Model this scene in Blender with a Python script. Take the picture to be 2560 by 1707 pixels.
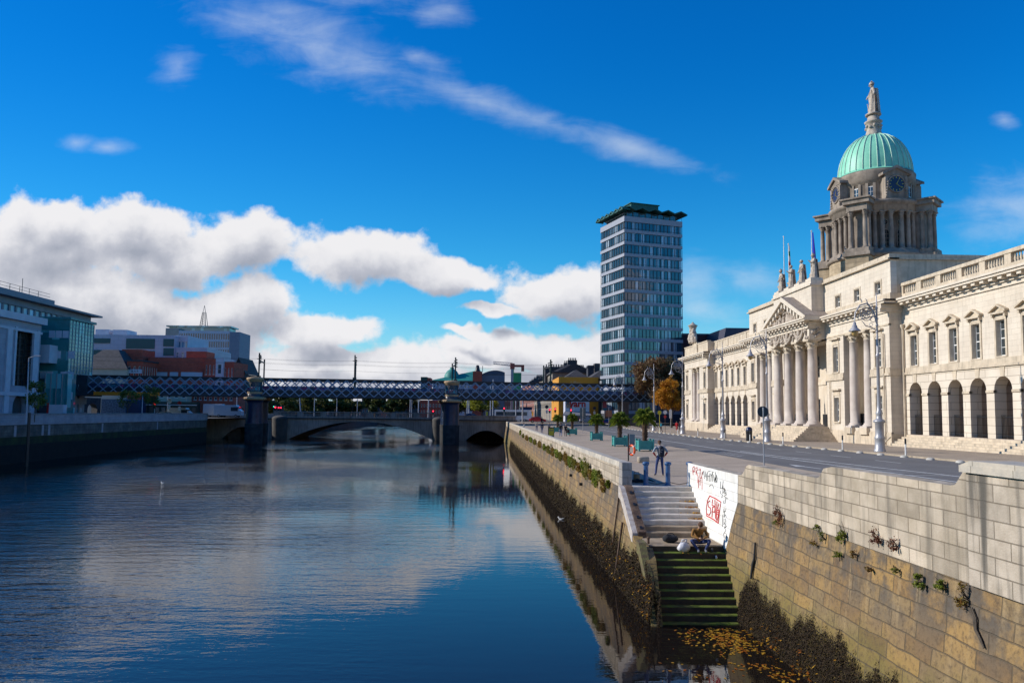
import bpy, bmesh, math, random
import numpy as np
from mathutils import Vector, Matrix, noise as mnoise
for _o in list(bpy.data.objects): bpy.data.objects.remove(_o)
S = bpy.context.scene
R = math.radians
rnd = random.Random(7)
# ------------------------------------------------ camera
FX, W0, H0 = 1920.0, 2560.0, 1707.0
EYE = 3.05
def camera_axes():
    p, r = R(4.2), R(0.6); yaw = R(1.443901911558034)
    f = Vector((math.sin(yaw)*math.cos(p), math.cos(yaw)*math.cos(p), math.sin(p)))
    x = Vector((math.cos(yaw), -math.sin(yaw), 0)); u = x.cross(f)
    return math.cos(r)*x+math.sin(r)*u, -math.sin(r)*x+math.cos(r)*u, f
CX, CU, CF = camera_axes(); CYP = 891.52
cd = bpy.data.cameras.new("camera"); cam = bpy.data.objects.new("camera", cd); S.collection.objects.link(cam)
cam.matrix_world = Matrix(((CX.x, CU.x, -CF.x, 0), (CX.y, CU.y, -CF.y, 0), (CX.z, CU.z, -CF.z, EYE), (0, 0, 0, 1)))
cd.sensor_width = 36; cd.lens = 36*FX/W0; cd.clip_start = .1; cd.clip_end = 8000
cd.shift_y = (CYP-H0/2)/W0
S.camera = cam
# a pixel of the photograph as a point of the place
def ray(px, py): return CF+CX*((px-W0/2)/FX)-CU*((py-CYP)/FX)
EYEV = Vector((0, 0, EYE))
def at_z(px, py, z=0):
    d = ray(px, py); return EYEV+d*((z-EYE)/d.z)
def at_y(px, py, y):
    d = ray(px, py); return EYEV+d*(y/d.y)
def at_x(px, py, x):
    d = ray(px, py); return EYEV+d*(x/d.x)
# ------------------------------------------------ sun, sky
SEL, SAZ = R(28), R(9)          # sun: left of the street, a little ahead
sdir = Vector((-math.cos(SEL)*math.cos(SAZ), math.cos(SEL)*math.sin(SAZ), math.sin(SEL)))
sl = bpy.data.lights.new("sun", 'SUN'); sl.energy = 4.9; sl.angle = R(.5); sl.color = (1, .935, .845)
so = bpy.data.objects.new("sun", sl); S.collection.objects.link(so)
so.rotation_euler = sdir.to_track_quat('Z', 'Y').to_euler()
S.view_settings.view_transform = 'Standard'; S.view_settings.look = 'None'
S.view_settings.exposure = 0; S.view_settings.gamma = 1
S.cycles.max_bounces = 6; S.cycles.diffuse_bounces = 3; S.cycles.glossy_bounces = 3
S.cycles.transparent_max_bounces = 6; S.cycles.caustics_reflective = False; S.cycles.caustics_refractive = False
wd = bpy.data.worlds.new("World"); S.world = wd; wd.use_nodes = True
class NT:
    """small helper to wire shader nodes"""
    def __init__(s, tree): s.t = tree; s.n = tree.nodes; s.l = tree.links
    def new(s, t, **kw):
        nd = s.n.new(t)
        for k, v in kw.items():
            if k == 'ins':
                for a, b in v.items():
                    if hasattr(b, 'is_output') or isinstance(b, bpy.types.NodeSocket): s.l.new(b, nd.inputs[a])
                    else: nd.inputs[a].default_value = b
            else: setattr(nd, k, v)
        return nd
    def math(s, op, a, b=None, c=None, clamp=False):
        nd = s.n.new('ShaderNodeMath'); nd.operation = op; nd.use_clamp = clamp
        for i, v in enumerate((a, b, c)):
            if v is None: continue
            if isinstance(v, bpy.types.NodeSocket): s.l.new(v, nd.inputs[i])
            else: nd.inputs[i].default_value = v
        return nd.outputs[0]
    def vmath(s, op, a, b=None):
        nd = s.n.new('ShaderNodeVectorMath'); nd.operation = op
        for i, v in enumerate((a, b)):
            if v is None: continue
            if isinstance(v, bpy.types.NodeSocket): s.l.new(v, nd.inputs[i])
            else: nd.inputs[i].default_value = v
        return nd.outputs['Value'] if op in ('LENGTH', 'DOT_PRODUCT') else nd.outputs[0]
    def ramp(s, fac, stops, mode='LINEAR'):
        nd = s.n.new('ShaderNodeValToRGB'); nd.color_ramp.interpolation = mode
        e = nd.color_ramp.elements
        while len(e) < len(stops): e.new(.5)
        for i, (p, c) in enumerate(stops):
            e[i].position = p; e[i].color = (*c, 1) if len(c) == 3 else c
        s.l.new(fac, nd.inputs[0]); return nd.outputs[0]
    def mix(s, f, a, b, bt='MIX'):
        nd = s.n.new('ShaderNodeMix'); nd.data_type = 'RGBA'; nd.blend_type = bt
        for i, v in ((0, f), (6, a), (7, b)):
            if isinstance(v, bpy.types.NodeSocket): s.l.new(v, nd.inputs[i])
            else: nd.inputs[i].default_value = v if i == 0 else ((*v, 1) if len(v) == 3 else v)
        return nd.outputs[2]
    def smooth(s, v, lo, hi):
        nd = s.n.new('ShaderNodeMapRange'); nd.interpolation_type = 'SMOOTHSTEP'
        s.l.new(v, nd.inputs[0]); nd.inputs[1].default_value = lo; nd.inputs[2].default_value = hi
        return nd.outputs[0]
def build_world():
    def cl(px, py, rx, ry, rot=0.0, kk=0.0):
        """an ellipse of cloud, centre and radii as slopes of the view"""
        p = at_y(px, py, 1); return (p.x, p.z-EYE, rx/FX, ry/FX, rot+kk)
    CUM = [cl(120, 600, 280, 130), cl(130, 535, 170, 70), cl(330, 575, 220, 80), cl(600, 605, 200, 108), cl(420, 640, 260, 80), cl(905, 645, 190, 98), cl(1100, 690, 190, 58),
           cl(240, 770, 360, 120), cl(600, 775, 170, 90), cl(780, 828, 190, 45), cl(30, 690, 200, 120), cl(1400, 745, 180, 90), cl(1240, 785, 110, 26),
           cl(1175, 838, 85, 15), cl(900, 895, 320, 45), cl(1330, 880, 350, 46), cl(690, 910, 230, 60),
           cl(300, 900, 440, 90), cl(-330, 700, 320, 190), cl(1700, 960, 500, 40), cl(2950, 600, 260, 110), cl(2050, 990, 500, 40), cl(1100, 960, 900, 55)]
    WIS = [cl(1750, 710, 170, 85), cl(1760, 775, 150, 55), cl(1880, 700, 140, 60), cl(2550, 515, 210, 120), cl(445, 165, 75, 65), cl(690, 55, 230, 100, .15), cl(700, 30, 170, 70, .1), cl(830, 130, 380, 100, .3), cl(1040, 140, 80, 36), cl(1110, 25, 100, 65, -.2), cl(1270, 275, 400, 50, .3),
           cl(1580, 370, 280, 42, .3), cl(190, 358, 55, 26), cl(265, 368, 60, 22), cl(2510, 300, 50, 30), cl(870, -40, 260, 90)]
    # node group: direction slopes -> density of cumulus and wisps
    g = bpy.data.node_groups.new("cloud_density", 'ShaderNodeTree')
    g.interface.new_socket("uv", in_out='INPUT', socket_type='NodeSocketVector')
    g.interface.new_socket("cumulus", in_out='OUTPUT', socket_type='NodeSocketFloat')
    k = NT(g); gi = k.new('NodeGroupInput'); go = k.new('NodeGroupOutput'); uv = gi.outputs[0]
    big = k.new('ShaderNodeTexNoise', ins={'Vector': uv, 'Scale': 8.5, 'Detail': 4.0})
    fine = k.new('ShaderNodeTexNoise', ins={'Vector': uv, 'Scale': 14.0, 'Detail': 9.0, 'Roughness': .60})
    off = k.vmath('SUBTRACT', big.outputs['Color'], (.5, .5, .5))
    sc = k.n.new('ShaderNodeVectorMath'); sc.operation = 'SCALE'; k.l.new(off, sc.inputs[0]); sc.inputs['Scale'].default_value = .095
    w = k.vmath('ADD', uv, sc.outputs[0])
    def field(lst):
        cur = None
        for (u, v, a, b, rot) in lst:
            m = k.n.new('ShaderNodeMapping'); m.vector_type = 'TEXTURE'
            m.inputs['Location'].default_value = (u, v, 0); m.inputs['Rotation'].default_value = (0, 0, -rot); m.inputs['Scale'].default_value = (a, b, 1)
            k.l.new(w, m.inputs[0]); L = k.vmath('LENGTH', m.outputs[0])
            if cur is None: cur = L
            else:
                nd = k.n.new('ShaderNodeMath'); nd.operation = 'SMOOTH_MIN'; k.l.new(cur, nd.inputs[0]); k.l.new(L, nd.inputs[1]); nd.inputs[2].default_value = .25; cur = nd.outputs[0]
        return k.math('SUBTRACT', 1.0, cur)
    k.l.new(k.math('ADD', field(CUM), k.math('MULTIPLY', k.math('SUBTRACT', fine.outputs[0], .5), 1.5)), go.inputs[0])
    g2 = bpy.data.node_groups.new("cloud_wisps", 'ShaderNodeTree')
    g2.interface.new_socket("uv", in_out='INPUT', socket_type='NodeSocketVector')
    g2.interface.new_socket("wisps", in_out='OUTPUT', socket_type='NodeSocketFloat')
    k = NT(g2); gi = k.new('NodeGroupInput'); go = k.new('NodeGroupOutput'); uv = gi.outputs[0]
    mp = k.n.new('ShaderNodeMapping'); mp.inputs['Rotation'].default_value = (0, 0, .3); mp.inputs['Scale'].default_value = (5, 17, 1); k.l.new(uv, mp.inputs[0])
    st = k.new('ShaderNodeTexNoise', ins={'Vector': mp.outputs[0], 'Scale': 1.6, 'Detail': 8.0, 'Roughness': .62, 'Distortion': .6})
    bl = k.new('ShaderNodeTexNoise', ins={'Vector': uv, 'Scale': 9.0, 'Detail': 7.0, 'Roughness': .6})
    w = uv
    f = field(WIS)
    k.l.new(k.math('ADD', f, k.math('MULTIPLY', k.math('SUBTRACT', k.math('ADD', st.outputs[0], bl.outputs[0]), 1.0), 1.7)), go.inputs[0])
    # world
    k = NT(wd.node_tree); k.n.clear()
    out = k.new('ShaderNodeOutputWorld'); bg = k.new('ShaderNodeBackground'); k.l.new(bg.outputs[0], out.inputs[0])
    sky = k.new('ShaderNodeTexSky'); sky.sky_type = 'NISHITA'; sky.sun_disc = False
    sky.sun_elevation = SEL; sky.sun_rotation = math.atan2(sdir.x, sdir.y); sky.air_density = 1.0; sky.dust_density = .3; sky.ozone_density = 2.0
    tc = k.new('ShaderNodeTexCoord'); sp = k.new('ShaderNodeSeparateXYZ'); k.l.new(tc.outputs['Generated'], sp.inputs[0])
    ay = k.math('MAXIMUM', k.math('ABSOLUTE', sp.outputs[1]), .02)
    u = k.math('DIVIDE', sp.outputs[0], ay); v = k.math('DIVIDE', sp.outputs[2], ay)
    cb = k.new('ShaderNodeCombineXYZ'); k.l.new(u, cb.inputs[0]); k.l.new(v, cb.inputs[1])
    def grp(gr, vec):
        nd = k.n.new('ShaderNodeGroup'); nd.node_tree = gr; k.l.new(vec, nd.inputs[0]); return nd.outputs[0]
    c0 = grp(g, cb.outputs[0])
    shift = k.vmath('ADD', cb.outputs[0], (-.010, .030, 0))
    c1 = grp(g, shift)
    wi = grp(g2, cb.outputs[0])
    dens = k.smooth(c0, -.02, .30)
    thick = k.math('MAXIMUM', c1, 0.0)
    lit = k.ramp(thick, [(0, (1.0, 1.0, 1.0)), (.25, (.90, .91, .93)), (.65, (.58, .61, .68)), (1, (.42, .46, .54))])
    # sky colour: Nishita, deepened and given the photograph's blue
    gm = k.new('ShaderNodeHueSaturation', ins={'Color': sky.outputs[0], 'Saturation': 1.45, 'Value': 1.0})
    elev = k.smooth(v, 0.0, .55)
    tint = k.ramp(elev, [(0, (.62, 1.0, 1.15)), (.3, (.28, .98, 1.16)), (1, (.05, .86, 1.22))])
    blue = k.mix(1.0, gm.outputs[0], tint, 'MULTIPLY')
    blue = k.mix(k.smooth(u, .1, -1.1), blue, k.mix(1.0, blue, (.62, .70, .76), 'MULTIPLY'))
    blue = k.mix(k.smooth(v, .13, -.03), blue, (3.0, 4.0, 5.0))
    wd_ = k.math('MULTIPLY', k.smooth(wi, -.1, 1.7), .5)
    skyw = k.mix(wd_, blue, (5.0, 5.6, 6.3))
    litc = k.new('ShaderNodeVectorMath'); litc.operation = 'MULTIPLY'; k.l.new(lit, litc.inputs[0]); litc.inputs[1].default_value = (6.2, 6.15, 6.3)
    fin = k.mix(dens, skyw, litc.outputs[0])
    k.l.new(fin, bg.inputs[0]); bg.inputs[1].default_value = .14
build_world()
wd.cycles.sampling_method = 'MANUAL'; wd.cycles.sample_map_resolution = 512
# ------------------------------------------------ materials
MATS = {}
def mat(name, col, rough=.8, col2=None, nscale=1.5, bump=0.0, bscale=20, metal=0, brick=None, spec=.5, streak=0.0, emit=None, alpha=None):
    """one surface: noise between two colours, optional coursed blocks (brick = width, height, mortar, contrast) in wall coordinates"""
    if name in MATS: return MATS[name]
    m = bpy.data.materials.new(name); m.use_nodes = True; k = NT(m.node_tree)
    b = k.n['Principled BSDF']; b.inputs['Roughness'].default_value = rough; b.inputs['Metallic'].default_value = metal
    b.inputs['Specular IOR Level'].default_value = spec
    geo = k.new('ShaderNodeNewGeometry'); pos = geo.outputs['Position']
    if col2 is None: col2 = tuple(c*.8 for c in col)
    nz = k.new('ShaderNodeTexNoise', ins={'Vector': pos, 'Scale': nscale, 'Detail': 6.0, 'Roughness': .6})
    c = k.mix(k.smooth(nz.outputs[0], .3, .7), (*col2, 1), (*col, 1))
    h = None
    if brick:
        bw, bh, mo, ct = brick
        s = k.new('ShaderNodeSeparateXYZ', ins={0: pos})
        nrm = k.new('ShaderNodeSeparateXYZ', ins={0: geo.outputs['True Normal']})
        top = k.math('GREATER_THAN', k.math('ABSOLUTE', nrm.outputs[2]), .7)
        uu = k.math('ADD', s.outputs[0], s.outputs[1])
        cu = k.new('ShaderNodeCombineXYZ'); k.l.new(uu, cu.inputs[0]); k.l.new(s.outputs[2], cu.inputs[1])
        v2 = k.n.new('ShaderNodeMix'); v2.data_type = 'VECTOR'; k.l.new(top, v2.inputs[0]); k.l.new(cu.outputs[0], v2.inputs[4]); k.l.new(pos, v2.inputs[5])
        br = k.new('ShaderNodeTexBrick', ins={'Vector': v2.outputs[1], 'Scale': 1.0, 'Mortar Size': mo, 'Brick Width': bw, 'Row Height': bh, 'Mortar Smooth': .3,
                   'Color1': (1-ct,)*3+(1,), 'Color2': (1+ct,)*3+(1,), 'Mortar': (.5, .48, .45, 1)})
        c = k.mix(1.0, c, br.outputs[0], 'MULTIPLY'); h = br.outputs['Fac']
    if streak:
        mp = k.n.new('ShaderNodeMapping'); mp.inputs['Scale'].default_value = (3.4, 3.4, .28); k.l.new(pos, mp.inputs[0])
        st = k.new('ShaderNodeTexNoise', ins={'Vector': mp.outputs[0], 'Scale': 1.0, 'Detail': 5.0})
        c = k.mix(k.math('MULTIPLY', k.smooth(st.outputs[0], .47, .70), streak), c, (.09, .08, .065, 1))
    k.l.new(c, b.inputs['Base Color'])
    if bump or h is not None:
        bn = k.new('ShaderNodeTexNoise', ins={'Vector': pos, 'Scale': float(bscale), 'Detail': 4.0})
        hh = k.math('MULTIPLY', bn.outputs[0], bump if bump else .15)
        if h is not None: hh = k.math('SUBTRACT', hh, k.math('MULTIPLY', h, 1.0))
        bm = k.new('ShaderNodeBump', ins={'Height': hh, 'Strength': .6, 'Distance': .03}); k.l.new(bm.outputs[0], b.inputs['Normal'])
    if emit:
        b.inputs['Emission Color'].default_value = (*emit[:3], 1); b.inputs['Emission Strength'].default_value = emit[3]
    MATS[name] = m; return m
def glass(name, col, rough=.06, vary=0.0, gscale=1.0, spec=1.0):
    """window glass seen from outside: dark interior under a mirror-like surface; vary = lighter blinds pane by pane"""
    if name in MATS: return MATS[name]
    m = bpy.data.materials.new(name); m.use_nodes = True; k = NT(m.node_tree); b = k.n['Principled BSDF']
    b.inputs['Roughness'].default_value = rough; b.inputs['IOR'].default_value = 1.6; b.inputs['Specular IOR Level'].default_value = spec
    geo = k.new('ShaderNodeNewGeometry')
    if vary:
        s = k.new('ShaderNodeSeparateXYZ', ins={0: geo.outputs['Position']})
        cu = k.new('ShaderNodeCombineXYZ'); k.l.new(k.math('FLOOR', k.math('MULTIPLY', k.math('ADD', s.outputs[0], s.outputs[1]), gscale)), cu.inputs[0])
        k.l.new(k.math('FLOOR', k.math('DIVIDE', s.outputs[2], 3.2)), cu.inputs[1])
        wn = k.new('ShaderNodeTexWhiteNoise', ins={0: cu.outputs[0]})
        c = k.mix(k.smooth(wn.outputs[0], .55, .95), (*col, 1), (*[min(1, x*2+vary) for x in col], 1)); k.l.new(c, b.inputs['Base Color'])
    else: b.inputs['Base Color'].default_value = (*col, 1)
    nz = k.new('ShaderNodeTexNoise', ins={'Vector': geo.outputs['Position'], 'Scale': .6, 'Detail': 2.0})
    bm = k.new('ShaderNodeBump', ins={'Height': nz.outputs[0], 'Strength': .25, 'Distance': .05}); k.l.new(bm.outputs[0], b.inputs['Normal'])
    MATS[name] = m; return m
# ------------------------------------------------ mesh building
WL = {}
def tag(o, label=None, cat=None, group=None, kind=None):
    if label: o['label'] = label
    if cat: o['category'] = cat
    if group: o['group'] = group
    if kind: o['kind'] = kind
    return o
def empty(name, loc, label=None, cat=None, group=None, rz=0):
    o = bpy.data.objects.new(name, None); S.collection.objects.link(o); o.location = loc; o.rotation_euler = (0, 0, rz)
    o.empty_display_size = .3; WL[o.name] = Vector(loc); return tag(o, label, cat, group)
def root_loc(o):
    while o.parent: o = o.parent
    return WL.get(o.name, Vector((0, 0, 0)))
class Fr:
    """a wall frame: s along the wall, t up, d out of the wall"""
    def __init__(s, o, ang): s.o = Vector(o); s.s = Vector((math.cos(ang), math.sin(ang), 0)); s.n = Vector((math.sin(ang), -math.cos(ang), 0))
    def P(s, a, t, d=0): return s.o+s.s*a+s.n*d+Vector((0, 0, t))
class MB:
    def __init__(s): s.v = []; s.f = []; s.m = []; s.sm = []; s.cm = 0; s.smooth = False
    def add(s, vs, fs, sm=None):
        b = len(s.v); s.v += [tuple(v) for v in vs]
        for f in fs: s.f.append([b+i for i in f]); s.m.append(s.cm); s.sm.append(s.smooth if sm is None else sm)
        return s
    def hexa(s, c): return s.add(c, [(0, 3, 2, 1), (4, 5, 6, 7), (0, 1, 5, 4), (1, 2, 6, 5), (2, 3, 7, 6), (3, 0, 4, 7)], False)
    def box(s, x0, x1, y0, y1, z0, z1):
        return s.hexa([(x0, y0, z0), (x1, y0, z0), (x1, y1, z0), (x0, y1, z0), (x0, y0, z1), (x1, y0, z1), (x1, y1, z1), (x0, y1, z1)])
    def fb(s, fr, a0, a1, t0, t1, d0, d1):
        P = fr.P
        return s.hexa([P(a0, t0, d1), P(a1, t0, d1), P(a1, t0, d0), P(a0, t0, d0), P(a0, t1, d1), P(a1, t1, d1), P(a1, t1, d0), P(a0, t1, d0)])
    def prism(s, pts, fr, d0, d1):
        """polygon of (a, t) counter-clockwise seen from outside, from depth d0 (back) to d1 (front)"""
        n = len(pts); vs = [fr.P(a, t, d1) for a, t in pts]+[fr.P(a, t, d0) for a, t in pts]
        return s.add(vs, [tuple(range(n)), tuple(range(2*n-1, n-1, -1))]+[(i, i+n, (i+1) % n+n, (i+1) % n) for i in range(n)], False)
    def tube(s, pts, rad, n=8, cap=True, sm=True):
        pts = [Vector(p) for p in pts]; k = len(pts); rad = rad if isinstance(rad, (list, tuple)) else [rad]*k
        ref = None; vs = []
        for i, p in enumerate(pts):
            t = (pts[min(i+1, k-1)]-pts[max(i-1, 0)]); t = t.normalized() if t.length > 1e-9 else Vector((0, 0, 1))
            if ref is None: ref = t.orthogonal().normalized()
            ref = (ref-t*ref.dot(t)); ref = ref.normalized() if ref.length > 1e-6 else t.orthogonal().normalized()
            b = t.cross(ref)
            for j in range(n):
                a = 2*math.pi*j/n; vs.append(p+(ref*math.cos(a)+b*math.sin(a))*rad[i])
        fs = [(i*n+j, i*n+(j+1) % n, (i+1)*n+(j+1) % n, (i+1)*n+j) for i in range(k-1) for j in range(n)]
        s.add(vs, fs, sm)
        if cap: s.add(vs[:n], [tuple(range(n-1, -1, -1))], False); s.add(vs[-n:], [tuple(range(n))], False)
        return s
    def lathe(s, prof, c=(0, 0, 0), n=16, a0=0, a1=2*math.pi, sm=True):
        full = abs(a1-a0-2*math.pi) < 1e-6; m = n if full else n+1
        vs = [(c[0]+r*math.cos(a0+(a1-a0)*j/n), c[1]+r*math.sin(a0+(a1-a0)*j/n), c[2]+z) for r, z in prof for j in range(m)]
        fs = [(i*m+j, i*m+(j+1) % m, (i+1)*m+(j+1) % m, (i+1)*m+j) for i in range(len(prof)-1) for j in range(n)]
        s.add(vs, fs, sm); return s
    def ball(s, c, r, n=10, m=7, sq=(1, 1, 1)):
        pr = [(math.sin(math.pi*i/m), -math.cos(math.pi*i/m)) for i in range(m+1)]
        vs = [(c[0]+r*sq[0]*p*math.cos(2*math.pi*j/n), c[1]+r*sq[1]*p*math.sin(2*math.pi*j/n), c[2]+r*sq[2]*z) for p, z in pr for j in range(n)]
        return s.add(vs, [(i*n+j, i*n+(j+1) % n, (i+1)*n+(j+1) % n, (i+1)*n+j) for i in range(m) for j in range(n)], True)
    def build(s, name, m, parent=None, rel=False, loc=None):
        me = bpy.data.meshes.new(name); off = Vector((0, 0, 0))
        if parent is not None and not rel: off = root_loc(parent)
        if loc is not None: off = Vector(loc)
        va = np.array(s.v, dtype=np.float64)-np.array(off) if s.v else np.zeros((0, 3))
        me.from_pydata(va.tolist(), [], s.f)
        for mm in (m if isinstance(m, (list, tuple)) else [m]): me.materials.append(mm)
        me.polygons.foreach_set('material_index', s.m); me.polygons.foreach_set('use_smooth', s.sm); me.update()
        o = bpy.data.objects.new(name, me); S.collection.objects.link(o)
        if parent is not None: o.parent = parent
        if loc is not None: o.location = loc; WL[o.name] = Vector(loc)
        return o
def copy_tree(o, parent=None):
    c = o.copy(); S.collection.objects.link(c); c.parent = parent
    for ch in list(o.children): copy_tree(ch, c)
    return c
def place(proto, used, loc, rz=0, label=None, group=None, sc=None):
    """the first call moves the prototype itself, later calls a copy with its parts"""
    o = copy_tree(proto) if used[0] else proto
    used[0] = True; o.location = loc; o.rotation_euler = (0, 0, rz)
    if sc: o.scale = (sc, sc, sc)
    if label: o['label'] = label
    if group: o['group'] = group
    return o
def wall(mb, fr, a0, a1, t0, t1, ops, th=.5, d=0.0):
    """a wall with openings: (a0, a1, t0, t1) rectangles or (a0, a1, t0, spring, 'arch') with a round head"""
    cols = {}
    for o in ops: cols.setdefault((round(o[0], 3), round(o[1], 3)), []).append(o)
    x = a0
    for (p, q), lst in sorted(cols.items()):
        if p > x+1e-4: mb.fb(fr, x, p, t0, t1, d-th, d)
        z = t0
        for o in sorted(lst, key=lambda o: o[2]):
            if o[2] > z+1e-4: mb.fb(fr, p, q, z, o[2], d-th, d)
            if len(o) > 4:
                r = (q-p)/2; c = (p+q)/2; top = o[3]+r+.02; N = 10
                mb.prism([(p, o[3])]+[(c-r*math.cos(math.pi*i/N/2*1), o[3]+r*math.sin(math.pi*i/N/2)) for i in range(1, N+1)]+[(c, top), (p, top)], fr, d-th, d)
                mb.prism([(q, top), (c, top)]+[(c+r*math.cos(math.pi*i/N/2), o[3]+r*math.sin(math.pi*i/N/2)) for i in range(N, 0, -1)]+[(q, o[3])], fr, d-th, d)
                z = top
            else: z = o[3]
        if z < t1-1e-4: mb.fb(fr, p, q, z, t1, d-th, d)
        x = q
    if x < a1-1e-4: mb.fb(fr, x, a1, t0, t1, d-th, d)
    return mb
QK = 27.0/1920
def q(u, y, z=0.0): return (u-QK*y, y, z)          # quay frame: u across, y along
WZ = -3.8                                            # water level
def clamp01(x): return max(0.0, min(1.0, x))
def gz(x, y):
    """height of the north bank's ground"""
    return .9*clamp01((y-150)/40)+clamp01((x-10)/15)*(.2+.3*max(0, min(1.4, (100-y)/45)))*(1-clamp01((y-150)/40))
def G(px, py):
    z = 0.0
    for _ in range(12): p = at_z(px, py, z); z = gz(p.x, p.y)
    return Vector((p.x, p.y, gz(p.x, p.y)))
# ================================================= MATERIALS
M = dict(
    stone=mat('portland stone', (.70, .61, .49), .8, (.61, .52, .41), .5, .2, 8, brick=(1.3, .42, .005, .035), streak=.12),
    stone_r=mat('rusticated portland stone', (.70, .61, .49), .8, (.61, .52, .41), .5, .2, 8, brick=(2.6, .62, .022, .03)),
    stone_p=mat('smooth portland stone', (.70, .615, .50), .75, (.60, .505, .39), .9, .15, 10, streak=.1),
    trim=mat('weathered trim stone', (.64, .53, .39), .8, (.47, .385, .28), 1.2, .3, 12, streak=.3),
    column=mat('column stone', (.60, .52, .45), .75, (.50, .42, .36), 1.1, .15, 10),
    dark_stone=mat('dark tower stone', (.37, .30, .235), .85, (.20, .16, .125), .9, .4, 10, streak=.4),
    tower_base=mat('brown tower base stone', (.50, .39, .25), .85, (.32, .24, .15), .8, .4, 10, brick=(1.2, .45, .012, .12), streak=.3),
    statue=mat('carved stone', (.54, .46, .37), .85, (.32, .26, .21), 3.0, .6, 14),
    copper=mat('green copper', (.26, .64, .45), .5, (.20, .54, .38), 1.2, .1, 6),
    copper_rib=mat('copper rib', (.42, .62, .50), .5, (.34, .54, .43), 2),
    white=mat('white paint', (.78, .76, .72), .5, (.70, .68, .64), 2),
    glazing=glass('sash glass', (.035, .045, .05), .08),
    iron=mat('black iron', (.02, .022, .025), .45, (.012, .012, .014), 5),
    silver=mat('silver paint', (.42, .41, .42), .4, (.33, .32, .33), 3, metal=.3),
    lantern=mat('lantern glass', (.5, .33, .12), .3),
    gold=mat('gilt', (.55, .38, .10), .35, (.4, .27, .06), 4, metal=.6),
    navy=mat('dark blue enamel', (.012, .018, .07), .3),
    ashlar=mat('granite ashlar', (.52, .43, .325), .85, (.37, .30, .215), 1.6, .5, 30, brick=(.82, .315, .014, .24), streak=.5),
    ashlar_stain=mat('stained granite', (.50, .42, .33), .85, (.34, .28, .21), 1.6, .5, 30, brick=(.82, .315, .014, .2), streak=.95),
    ashlar_end=mat('granite block', (.33, .30, .28), .85, (.25, .23, .21), 3.5, .5, 30, brick=(1.6, .33, .01, .08)),
    coping=mat('granite coping', (.54, .47, .375), .85, (.36, .33, .28), 3, .5, 40, brick=(1.1, 5.0, .01, .1)),
    paving=mat('promenade paving', (.42, .33, .245), .9, (.33, .26, .19), .35, .3, 25, brick=(.9, .6, .006, .05)),
    pave2=mat('pavement', (.38, .30, .22), .9, (.29, .23, .17), .4, .3, 25, brick=(.9, .6, .006, .05)),
    kerb=mat('granite kerb', (.42, .34, .24), .85, (.32, .26, .19), 2, .3, 20, brick=(.9, 3.0, .012, .08)),
    asphalt=mat('asphalt', (.15, .145, .142), .85, (.11, .105, .102), .25, .5, 60),
    mark=mat('road paint', (.62, .62, .60), .7, (.42, .42, .40), 3.0),
    ground=mat('city ground', (.10, .10, .10), .9, (.07, .07, .07), .2),
    teal=mat('teal painted wood', (.06, .34, .31), .5, (.045, .27, .25), 2.0),
    soil=mat('soil and low plants', (.10, .14, .03), .9, (.05, .05, .02), 8),
    blue=mat('blue painted iron', (.03, .10, .24), .4, (.02, .07, .18), 5),
    bark=mat('bark', (.11, .085, .06), .95, (.05, .04, .03), 6, .8, 20),
    timber=mat('weathered timber', (.16, .10, .065), .95, (.06, .035, .025), 4, 1.0, 18),
    timber_w=mat('white painted timber', (.55, .50, .45), .9, (.38, .31, .26), 4, .6, 18),
    moss=mat('mossy timber', (.16, .15, .05), .95, (.10, .07, .04), 5, .8, 18),
    step_w=mat('white painted steps', (.60, .545, .48), .85, (.46, .41, .34), 2.2, .4, 14),
    step_m=mat('stained steps', (.36, .28, .19), .9, (.22, .16, .10), 2.2, .5, 14),
    step_g=mat('green algae', (.13, .19, .013), .8, (.085, .08, .018), 2.0, .5, 14),
    step_d=mat('wet dark stone', (.075, .05, .026), .8, (.03, .022, .014), 2.2, .6, 14),
    rubber=mat('rubber', (.02, .02, .02), .8),
)
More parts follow.
